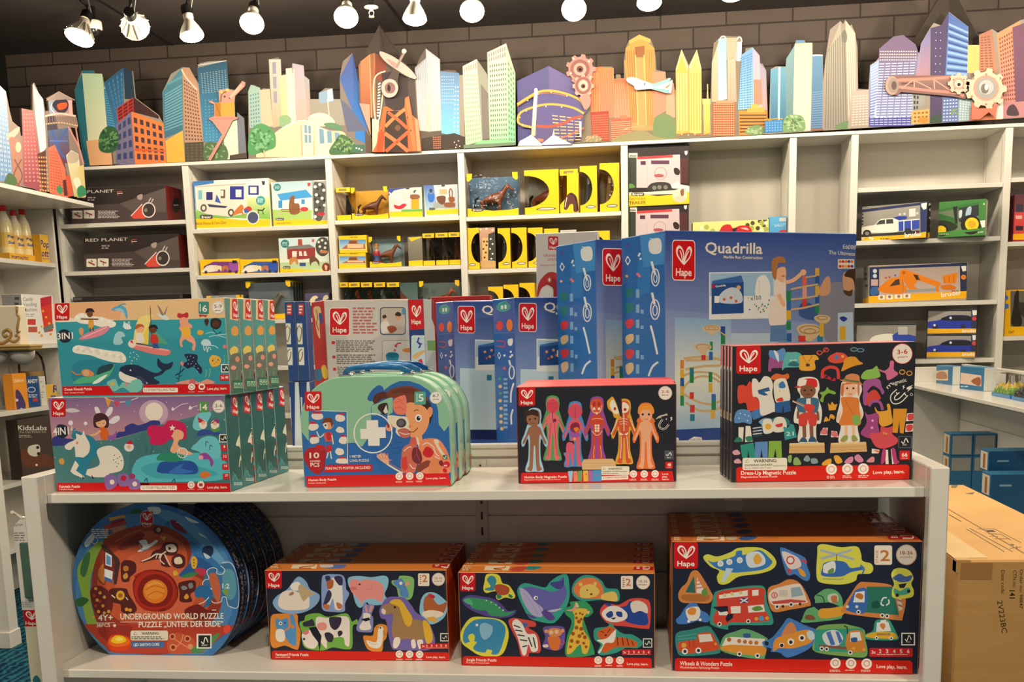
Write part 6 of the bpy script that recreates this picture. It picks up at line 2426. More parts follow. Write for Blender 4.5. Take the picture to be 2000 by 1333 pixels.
fa.art(CR, '''
e 4f8ac4 655,690 560,560
b 6aa3d4 640,120 760,140 900,210 1000,300 1100,430 1180,560 1150,640 1000,400 850,260 700,190
b 8fb84a 110,560 150,470 260,350 300,400 230,520 200,640 210,800 260,950 300,1040 250,1040 170,900 140,720
b 3f7a4a 130,560 160,450 200,430 190,520 160,600
b 2f6a3a 100,760 150,740 190,760 150,800 110,800
b 2f6a3a 480,140 540,120 560,150 500,160
b d8eef4 160,360 210,300 230,330 180,390
b e8f2f4 860,175 960,220 900,215
b e8f2f4 960,290 1020,330 970,310
b e8f2f4 600,115 680,112 690,150 640,160
b e8f2f4 1180,560 1210,600 1190,680
b 9a3a2a 210,640 240,480 320,340 460,260 600,235 740,250 870,330 910,420 890,520 960,560 1040,560 1110,700 1110,820 1040,930 900,1080 760,1135 520,1135 380,1090 280,980 220,820
b c85a3a 250,640 290,500 400,380 520,300 640,275 740,300 850,370 880,470 880,560 980,620 1050,700 1020,820 920,900 780,940 500,930 370,880 290,780
b d86a48 380,600 450,480 560,420 700,420 840,520 930,640 930,760 840,860 650,880 460,850 390,740
b a8402a 300,330 420,270 560,240 600,260 500,330 380,420 300,470
b 8a2f28 400,390 520,300 580,300 540,360 430,410
s c8683a 8 380,350 470,300 560,270
s 8a4a3a 14 420,400 500,380 560,360
b 2f5fa0 820,590 880,520 930,470 900,400 960,420 1040,470 1110,540 1050,560 950,570 900,600
b 3a78b8 900,350 980,400 1080,490 1150,560 1100,560 1000,480 920,440
b 26365f 980,420 1000,385 1050,385 1060,430 1030,465 1000,460
b c8d8e8 990,430 1040,460 1010,470
b e8b43a 905,470 930,455 950,490 935,540 910,530
d 8a4a20 5 925,480 925,500 925,520
b c83a5a 930,550 970,535 1020,560 1000,590 950,580
b 3f8a5a 830,600 890,570 960,570 900,600
p 3f76ac 1010,560 1060,535 1090,580 1130,570 1110,510 1180,500 1220,560 1240,700 1230,810 1160,800 1140,740 1120,770 1060,750 1030,680 985,640
b 5fa0b8 1130,560 1200,560 1220,700 1180,760 1130,700
b 7fa860 1120,690 1170,690 1150,730
b c86a4a 1030,590 1080,580 1110,680 1100,780 1060,720
s e8eef2 5 1120,500 1180,500 1220,570 1240,700 1230,810 1180,808 1160,790 1150,745 1125,740 1110,775 1055,775 1030,710 1050,680 1010,680 985,650 1000,620 1030,610 1015,560 1050,535 1085,545 1085,575 1120,580 1140,550 1110,520
T e8f0f2 1122,678 1172,678 34 1:2
b 7a1f1c 500,640 540,580 600,550 700,555 780,610 815,690 800,770 740,830 640,840 560,810 510,740
b b8301f 505,690 530,600 620,560 720,575 790,650 790,750 720,815 620,825 540,780
b 8a2018 530,700 570,610 660,580 750,620 780,700 740,790 640,810 560,780
s a82a1c 14 510,600 560,570 640,555
s a82a1c 14 800,680 790,770 730,825
s a82a1c 14 520,760 580,820 680,835
e e8822a 655,700 86 84
e f0983a 650,690 70 66
s d8661f 7 590,690 650,660 720,680
s d8661f 7 600,730 660,700 720,720
s f8b860 6 600,660 660,640 700,650
b 5a2424 640,420 690,400 720,360 790,360 815,390 800,440 760,450 720,450 740,500 760,530 700,520 690,480 640,480 580,495 550,495 610,470
b ecdcc8 730,380 780,370 805,400 790,425 740,420
b 5a2424 745,395 760,390 765,405 750,410
s ecdcc8 9 730,420 700,440 660,440 620,465 560,490
s ecdcc8 7 700,440 690,480 720,510
s ecdcc8 7 720,440 745,490 760,520
s ecdcc8 6 690,440 680,470
s ecdcc8 6 670,440 660,470
b 5a2424 770,470 810,435 860,460 860,520 820,540 775,520
b ecdcc8 790,470 830,460 845,500 810,510 790,500
b 5a2424 640,265 680,245 710,270 690,300 650,290
e c8a080 678 270 16
b f0f4f4 540,350 590,340 610,370 660,340 670,355 620,390 560,420 530,420 570,390
s 5fa0d0 6 545,370 560,410 620,400
b e8b43a 690,310 710,320 730,315 715,345
b e8b43a 780,560 800,555 815,580 785,590
b 5a2424 420,500 460,480 515,500 520,560 480,600 470,630 425,630 415,570
b d89a4a 430,590 455,570 465,600 440,615
e c87a3a 450 540 20
b 5a2424 330,710 350,680 450,680 470,720 520,800 520,840 470,860 420,840 410,790 340,770
e e8b43a 412 728 30 34
e a86a2a 412 728 16
s ecdcc8 8 350,725 375,745
s ecdcc8 7 450,740 465,760
d e8a03a 13 455,825 480,830
b 5a2424 815,650 850,630 930,625 935,690 900,720 910,770 830,770 825,710
b 8a8a92 835,670 860,660 880,680 850,690
b 8a8a92 885,650 910,640 920,670 895,680
b e8a03a 855,740 875,715 890,740 870,755
b 2f6fa8 930,700 960,660 1010,660 1050,700 1040,790 990,810 1010,770 980,740 940,740
s d8e8f0 6 960,790 1000,770 1030,740
b 7a2424 860,830 950,790 1020,830 1080,830 1020,890 900,880
s e8d8c8 6 1050,830 1080,830
b 6a2424 200,700 260,660 330,700 360,790 330,860 240,850
d d8a048 12 240,680 270,710 300,740 250,760 290,800 330,840 260,840 300,850
d a83a2a 12 230,730 270,770 240,800
b 8a4a2a 245,590 260,540 300,500 310,640 270,640
b c87a3a 255,590 270,530 300,510 300,640
p 4a3230 275,370 310,380 400,470 410,500 385,650 365,650 375,500 290,410
p 7a2a2a 300,410 375,490 365,620 295,580
p e8ecf0 308,425 352,450 352,530 308,515
p 5f9ad0 314,440 345,462 345,520 314,508
p e8ecf0 300,540 360,560 355,620 300,605
p 3f6fb0 300,595 360,620 355,640 302,622
p b8443a 290,245 440,195 455,230 300,270
p c88a7a 295,270 455,235 450,260 310,320
p 9a2f2a 340,215 430,190 445,205 360,235
p e8a43a 330,185 440,165 450,185 400,190 340,210
e 4a6a8a 340 285 18
b 8a2438 760,205 800,210 870,280 860,295 790,260
p 3f6f9a 720,240 745,205 760,240
s e8eef2 3 800,215 860,240
d e8a84a 9 225,880 270,930 330,930
b b8402f 160,930 1180,940 1120,1010 1000,1110 920,1130 400,1130 300,1080 200,980
b 9a3028 260,960 480,940 480,1050 340,1060
b c8583a 740,1020 790,990 860,1000 930,1040 920,1120 760,1130
d e0a078 1 0,0
b 4f8f5a 900,1110 980,1050 1100,990 1060,1060 960,1130
b e8503a 1130,960 1160,930 1180,960 1150,1000
s e0946a 7 760,1010 830,1060 900,1100
s e0946a 7 850,1000 830,1060 770,1110
e e0946a 775 1015 22
e e0946a 880 1030 24
e e0946a 780 1090 24
e e0946a 900 1085 20
e 8a2a20 775 1015 13
e 8a2a20 880 1030 14
e 8a2a20 780 1090 14
b d8431a 320,1060 345,1010 400,1000 470,1020 490,1070 450,1110 380,1115 335,1100
b e8701a 330,1060 350,1020 450,1020 480,1060 440,1080 370,1085
b f2c81f 345,1045 375,1010 430,1012 452,1045 410,1062 370,1060
b f8e468 375,1030 410,1018 430,1035 400,1048
h d2171c 555,140 640,245 0
o 3 f2e6e0 597 192 46 58
T f0ece0 258,905 360,902 44 4Y+
l e8e0d4 3 248,918 375,918
T e8e0d4 246,948 340,946 26 36PCS
d e8e0d4 11 372,938
T f2eee2 412,895 1132,890 42 UNDERGROUND WORLD PUZZLE
l e8e0d4 3 412,914 1132,908
T f2eee2 540,950 1130,944 40 PUZZLE „UNTER DER ERDE“
r 3f6fb0 488,1050 718,1092
T f0f0ea 506,1082 684,1078 20 LED EARTH'S CORE
r f2f2ee 944,996 1048,1098
r 1b2422 956,1006 1040,1090
s f2f2ee 7 976,1050 992,1064 1000,1030 1010,1022 1024,1056
t f2f2ee 980,1082 1020,1081 12 FSC
o 5 e8f0f2 232 342 22 24
x dfe8ee 210 260 330 330 5
''')
front = b.build('box_body', 'print', root)
b = MB()
for r2, txt, hh in ((0.0085, 'UNDERGROUND WORLD PUZZLE', .0085), (.0225, 'PUZZLE UNTER DER ERDE', .0065)):
    n = len(txt)
    for k, ch in enumerate(txt):
        if ch == ' ': continue
        ang = math.radians(-28 + 84 * k / (n - 1))
        vs, fs, asp = text_mesh(ch, .01)
        wd = asp * hh
        tang = Vector((-math.sin(ang), 0, math.cos(ang)))
        nor = Vector((math.cos(ang), 0, math.sin(ang)))
        base = Vector((0, r2, hc)) + nor * (R + .0001)
        b.quadlist([base + tang * ((v[0] - .5) * wd) + Vector((0, -1, 0)) * (hh - v[1] * hh) * -1 for v in vs], fs, 'a8a8ac')
b.build('rim_lettering', 'matte', root)
b = MB()
b.prism(disc(R + .0002), rd - .0006, rd - .0001, '3a4668')
b.build('lid_seam', 'matte', root)
bs = MB()
fa2 = Face(bs, fr, (-R, 0, 0), (1, 0, 0), (0, 0, 1), (0, -1, 0))
fa2.lev = 300
fa2.art(CR, '''
r e6e0d0 484,972 746,1042 12
l 8a8a80 4 505,1000 518,982 530,1000 505,1000
T 3c3d3a 562,1002 684,1000 20 WARNING:
x 6a6a66 492 1010 736 1036 2
''')
s_ = bs.build('warning_sticker', 'matte', root)
s_['label'] = 'white warning sticker'
labs = ['second round puzzle box from the front, its dark blue lettered rim showing', 'third round puzzle box from the front', 'fourth round puzzle box from the front', 'rearmost round puzzle box, half hidden by the farmyard boxes']
for i in range(4):
    dup(root, root.location + Vector((.0022 * (i + 1), (rd + .0012) * (i + 1), 0)), 0, labs[i], 'round underground puzzle boxes')
YS = 5.004
ZT = 2.0816
def board(name, label, cat, ol, c, base, spec, Y=YS, cuts=None, parts=()):
    """flat printed cut-out standing on the bookcase tops: outline in surveyed view coordinates"""
    ox, oy, sc = c
    P = [onY(ox + x / sc, oy + y / sc, Y) for x, y in ol]
    x0 = min(p.x for p in P)
    org = Vector((x0, Y, ZT))
    b = MB()
    b.prism([(p.x - x0, max(p.z - ZT, 0.0)) for p in P], 0, .008, base, 0, '4a4038')
    fr = Matrix.Translation(org)
    f = Face(b, fr, (0, 0, 0), (1, 0, 0), (0, 0, 1), (0, -1, 0), 99, 99)
    f.eps *= 1.3
    f.art(c, spec)
    o = b.build(name, 'matte')
    o.location = org
    tag(o, label, cat)
    for nm, pol, pc, sp, lift in parts:
        q = MB()
        Pp = [onY(ox + x / sc, oy + y / sc, Y - lift) for x, y in pol]
        q.prism([(p.x - x0, p.z - ZT) for p in Pp], -lift, -lift + .006, pc, 0, '4a4038')
        f = Face(q, fr, (0, -lift, 0), (1, 0, 0), (0, 0, 1), (0, -1, 0))
        f.eps *= 1.3
        f.art(c, sp)
        q.build(nm, 'matte', o)
    return o
def pts(s): return [tuple(float(v) for v in t.split(',')) for t in s.split()]
def gear(cx, cy, R, n, ry=1.0):
    o = []
    for k in range(n):
        for da, rr in ((-.32, .82), (-.2, 1), (.2, 1), (.32, .82)):
            a = 2 * PI * (k + da * .95) / n
            o.append((cx + R * rr * math.cos(a), cy + R * ry * rr * math.sin(a)))
    return o
S0, S1, S2, S3 = (0, 0, 3.92), (500, 0, 3.92), (1000, 0, 3.92), (1500, 0, 3.92)
board('skyline_board', 'skyline cutout with red brick building and blue cylinder tower, left end of back wall', 'skyline cutout',
      pts('640,1270 570,690 620,562 628,540 720,540 725,562 782,565 796,632 945,515 1015,545 1037,750 1215,880 1250,945 1243,705 1275,640 1310,565 1395,515 1450,518 1520,640 1510,520 1530,485 1600,470 1735,462 1750,680 1800,690 1855,620 1880,635 1878,660 1800,740 1795,790 1800,895 1815,900 1815,860 1868,905 1888,1200 1888,1212'), S0, '8a8478', '''
p 2a6b78 570,690 628,560 690,1270 640,1272
p 1e5566 600,900 640,1100 690,1270 640,1272
p 2f6f86 628,540 720,540 722,562 628,562
g b5cfae d9cdb0 628,562 782,565 860,1262 690,1268
p d8a578 660,1080 830,1060 860,1262 688,1268
p 2c6f96 793,660 880,665 895,1000 820,980
p 8fb0a8 793,665 880,668 880,684 795,682
w 5a93b0 1 16 1 .4 800,690 882,690 895,1000 822,980
g 2a5578 3a6f98 796,632 945,515 950,1000 890,1000
w 3f7aa6 4 9 .4 .7 815,640 945,540 950,900 892,900
p 24384a 945,515 1015,545 1035,760 955,760
l 8a8a80 7 1015,545 1037,755
p b8352f 893,830 1020,745 1025,860 905,940
w 5a2424 3 4 .8 .7 898,830 1020,750 1024,850 905,930
p 3d2426 1020,745 1215,880 1215,910 1025,860
l 9a8a70 5 1037,752 1215,885
p 6f6a88 890,955 1005,855 1035,1260 885,1262
w 37406a 3 4 .6 .6 900,950 1003,870 1030,1230 888,1240
p e07840 1005,855 1250,945 1275,1250 1035,1258
w 3f3440 5 4 .55 .6 1012,880 1248,960 1265,1190 1030,1170
p c85a30 1030,1135 1262,1150 1264,1165 1032,1155
w 54343a 5 1 .6 .8 1040,1170 1262,1185 1265,1235 1042,1225
b 2f5a38 755,1100 770,1020 820,970 880,980 910,1030 905,1110 890,1150 850,1170 800,1170 765,1150
f 5f8a58 30 17 830,1070 66,85
f 24482e 14 15 830,1080 62,80
l 7a4a3a 8 860,1165 868,1262
g 4a7f90 3a6880 1243,705 1395,515 1400,1000 1262,1060
p 5a8fa0 1275,640 1395,580 1395,600 1270,660
w 6fa0b0 1 14 1 .35 1262,720 1392,640 1400,960 1264,1010
p d9a545 1268,1080 1398,1000 1418,1240 1280,1245
p b0876a 1395,520 1450,518 1530,690 1558,1095 1418,1090
w 5a4a48 6 16 .55 .5 1405,600 1500,660 1556,1085 1418,1080
s c8b8a8 12 1390,530 1430,600 1510,690
p 4a4438 1415,1095 1558,1085 1562,1240 1420,1242
w 5f5648 4 6 .5 .5 1420,1100 1555,1095 1558,1230 1422,1232
g 2c4e66 3f82a8 1510,520 1740,465 1760,1080 1560,1090
w d8d8c0 9 12 .4 .16 1530,560 1735,530 1745,700 1545,720
w 9fc0d0 7 14 .3 .12 1560,760 1745,740 1755,1080 1570,1090
l c0c8c8 6 1515,500 1735,466
p c9d6bc 1690,950 1815,900 1828,1215 1740,1222
p 6a6f7a 1815,860 1868,905 1886,1205 1828,1215
b 4f6a48 1565,1120 1600,1090 1680,1100 1735,1130 1735,1225 1570,1238
f 7f9a70 22 12 1650,1165 75,60
p 4a4038 1760,1190 1888,1170 1888,1212 1760,1220
''', parts=[('crane_cutout', pts('1595,780 1620,770 1640,785 1680,785 1672,690 1740,680 1790,700 1855,620 1880,632 1875,660 1800,735 1795,785 1800,895 1820,897 1820,910 1780,925 1720,1045 1615,1230 1590,1225 1700,1030 1625,930 1600,915 1600,905 1640,890 1640,800'), 'b8867a', '''
r c8903f 1645,785 1795,892
r a8702f 1645,785 1690,892
s 8a5a28 6 1650,790 1690,890
s 7a5a3a 10 1690,780 1700,720 1740,700
d d8b05a 13 1695,705 1740,690
d 5a4038 9 1720,740 1760,750
s c8a090 22 1760,750 1850,650
p b87a70 1600,903 1820,897 1820,912 1600,918
''', .012)])
board('skyline_board', 'skyline cutout with pale towers, arched hall and tall blue wedge tower', 'skyline cutout',
      pts('-58,1220 -60,700 -40,650 -15,650 0,660 30,672 40,690 52,676 105,680 98,455 165,440 190,455 195,578 228,580 228,525 275,520 278,485 365,502 370,580 408,610 415,760 440,763 445,790 478,778 480,712 530,675 585,677 595,765 645,760 640,600 665,470 740,405 775,600 800,800 850,960 882,1060 888,1170'), S1, '7a6f68', '''
p 8fa8a0 -60,700 -40,650 30,672 45,980 -50,980
w 5a7f88 4 9 .5 .5 -50,720 25,700 35,970 -45,980
p b8a890 30,690 105,680 130,970 45,970
g b8b4ae a89a80 98,455 190,455 210,960 130,980
w 8a8a98 1 3 .5 .8 110,470 165,460 175,800 125,800
g c5b49a d8b880 175,580 300,560 310,960 200,960
g a8a0b0 b89a90 278,485 365,502 395,920 300,930
p d8c8b0 228,525 275,520 310,940 245,940
w f0e0c0 3 1 .3 1 230,540 300,530 310,920 245,930
g 9a9aa0 a89080 368,580 408,610 420,900 395,920
p 8f8a80 408,760 650,760 680,960 420,960
p 7f9ab0 480,712 585,677 595,780 485,790
p a8c0c8 545,690 585,677 592,770 550,780
l c8b8a0 9 548,760 560,880
g 4a5590 3a6fb5 640,600 740,405 850,960 840,1110
g 35427a 3578c0 740,405 775,600 840,1100 760,1060
p 5a5f78 645,760 700,800 850,1000 700,1010
b 7f9f78 180,900 230,880 270,910 250,960 190,970
b c8c0b0 400,900 450,870 520,868 580,900 600,950 500,970 420,950
s e8dcc8 6 410,900 480,880 560,885
b d8c0a0 0,1190 120,1040 250,950 340,930 420,940 470,965 560,1000 680,1020 700,1180 500,1195 100,1205
p b89a78 340,960 440,975 450,1190 350,1192
p e8d8b8 350,940 440,960 440,1190 360,1192
w 6f90a8 2 2 .7 .85 365,950 425,960 428,1100 370,1100
p e8d8b8 455,960 560,1000 570,1190 465,1190
w 6f90a8 3 1 .6 .9 470,975 650,1020 655,1090 478,1110
s f0e4c8 9 200,985 300,935 380,925 450,950
b 4f8a58 -55,1180 -50,1020 0,960 60,950 140,1010 150,1120 100,1150 40,1170
f 74a878 40 18 45,1060 85,90
f 3a6f48 16 16 45,1070 85,90
l c8a888 9 60,1150 66,1205
b 5a7f60 520,950 580,940 640,960 655,1000 560,980
b 4a6a48 560,1160 600,1090 650,1030 720,1060 760,1110 780,1165 600,1190
f 7a9a68 34 14 675,1110 80,55
f 36543a 14 14 675,1115 85,55
p 3f6a58 740,1110 830,1110 830,1165 745,1170
d f0f0e8 7 790,1140 810,1150 770,1135
p 5a4a40 835,1000 885,1060 886,1168 840,1168
''')
board('skyline_board', 'skyline cutout with red radar tower and two white office towers', 'skyline cutout',
      pts('892,1166 885,905 815,860 790,790 783,500 800,470 865,420 905,405 945,420 1010,440 1110,460 1180,520 1225,580 1220,520 1262,430 1298,370 1340,405 1345,440 1365,428 1400,455 1408,545 1470,535 1530,540 1555,575 1588,575 1582,505 1690,450 1772,572 1768,400 1915,330 1950,440 1962,520 1975,545 1985,620 1988,1110 1500,1142'), S1, '5a5048', '''
p 8a5a42 783,500 870,415 910,405 920,900 815,860
g b87a58 8a4a35 800,470 865,420 900,900 800,780
l d88a60 9 870,420 885,900
l c8683a 10 905,410 915,890
p 7a4030 920,420 1000,440 1000,640 905,600
p b08a78 785,790 870,800 880,1040 830,900
p d8c0a8 890,910 945,920 930,1165 892,1165
s d8c8b0 10 990,545 905,610 910,890 945,905 985,600
w f0e8d8 1 12 .5 .5 925,640 965,620 955,900 915,895
p 3a3232 960,560 1100,540 1180,620 1150,860 1000,860
p 4a4040 1160,630 1215,560 1225,900 1180,900
g 8a8a96 a8a49c 1215,520 1345,405 1330,1010 1245,1000
w c8c8cc 7 1 .35 1 1225,540 1330,420 1325,1000 1245,1000
g a8a8b4 b0aaa0 1300,372 1408,455 1420,1000 1320,1010
w d0d0d8 3 1 .3 1 1345,450 1400,460 1415,1000 1340,1005
d d8d8d8 3 1340,800 1360,830 1380,780 1350,900 1390,930 1370,980
g 5f7a9f 6fb0d8 1408,545 1555,560 1560,1050 1420,1020
w e0e4e8 6 9 .4 .14 1415,575 1520,575 1520,800 1420,800
w d8d0d0 2 14 .4 .3 1520,650 1555,650 1560,1120 1500,1120
p 8a8278 1555,575 1588,575 1600,1130 1560,1130
g c8c4b4 9fd8a0 1582,508 1690,452 1730,1080 1605,1115
w 8a9a80 7 15 .5 .5 1590,560 1695,560 1725,1070 1608,1095
w 9a8a80 6 1 .5 .8 1585,520 1690,470 1692,530 1588,560
p 8a8a80 1690,452 1772,572 1790,900 1730,1080
p 6f6a64 1720,640 1780,720 1790,1060 1735,1070
g c4c2b8 94d49c 1770,402 1915,332 1930,1105 1790,1110
w 5f6f5f 8 16 .5 .5 1785,490 1918,470 1925,1090 1795,1095
w 8a8480 8 2 .5 .7 1775,410 1912,345 1915,440 1780,480
g a8b0a0 7ac090 1915,332 1985,560 1988,1108 1930,1105
w 5f7a60 3 14 .5 .5 1925,450 1980,560 1985,1090 1932,1090
g 7ab880 86c48c 1730,1075 1930,1070 1985,1110 1600,1140
p 3f3630 1270,1060 1520,1020 1600,1050 1600,1135 1265,1150
w e87a58 4 6 .6 .5 1352,1045 1418,1042 1418,1140 1355,1142
d e8d0b8 5 1520,1090 1535,1110 1550,1080 1530,1130 1560,1120
p 6a7a68 1590,1110 1985,1090 1988,1112 1590,1140
''', YS - .0125, parts=[('radar_tower_cutout', pts('892,1166 925,1100 945,980 975,820 1000,815 1060,850 1135,840 1140,750 1170,735 1195,880 1215,900 1240,915 1268,1160'), 'd8603a', '''
p 3a302c 1000,850 1140,850 1160,980 1165,1160 985,1165 985,980
p c8482c 935,1010 985,1010 965,1165 925,1165
s e8784a 26 1140,835 1060,900 990,970
s c85a3a 24 1010,860 1090,920 1160,985
s e8704a 28 985,1020 1080,1090 1165,1160
s d85a3a 26 1165,1010 1080,1085 995,1160
p e8704a 1145,760 1170,740 1230,1150 1200,1155
p d88a6a 1215,905 1240,920 1262,1155 1235,1158
d 6a2a1a 6 960,1000 1160,900 1185,1000 1080,1088
e 6a4a38 1085 980 22
''', .010), ('dish_cutout', pts('940,400 960,392 1030,420 1090,455 1113,400 1115,380 1130,372 1150,380 1155,395 1148,412 1132,420 1110,475 1170,520 1220,570 1230,600 1215,608 1160,590 1095,560 1085,610 1090,690 1060,740 1010,750 965,720 955,670 970,620 1010,600 1050,530 990,480 950,440'), '4a403c', '''
b c8a098 945,400 965,396 1040,428 1120,480 1190,540 1228,592 1210,605 1150,580 1070,530 1000,480 955,430
b a8807a 1000,450 1080,490 1060,520
b c8a098 960,670 975,625 1020,605 1065,620 1088,670 1070,725 1020,748 975,725
b 7a5a58 985,670 1000,640 1030,630 1060,650 1065,690 1040,715 1000,710
b 2a2422 1005,675 1015,645 1030,670 1025,700 1010,695
s 8a7a74 18 1075,520 1110,450 1132,410
e d8c8b8 1134 392 18
''', .020)])
for nm, ol in (('left', '700,700 820,440 945,190 1100,420 1200,700'),):
    board('spire_cutout', 'dark pointed roof cutout rising behind the red radar tower', 'skyline cutout', pts('780,1100 780,500 820,440 945,190 1000,270 1060,350 1110,440 1110,1100'), S1, '453b36', '''
p 3a322e 945,200 1000,270 1100,440 1110,700 960,700
l 2a2422 6 945,195 1000,450
l 2a2422 6 945,195 1085,400
''', YS + .035)
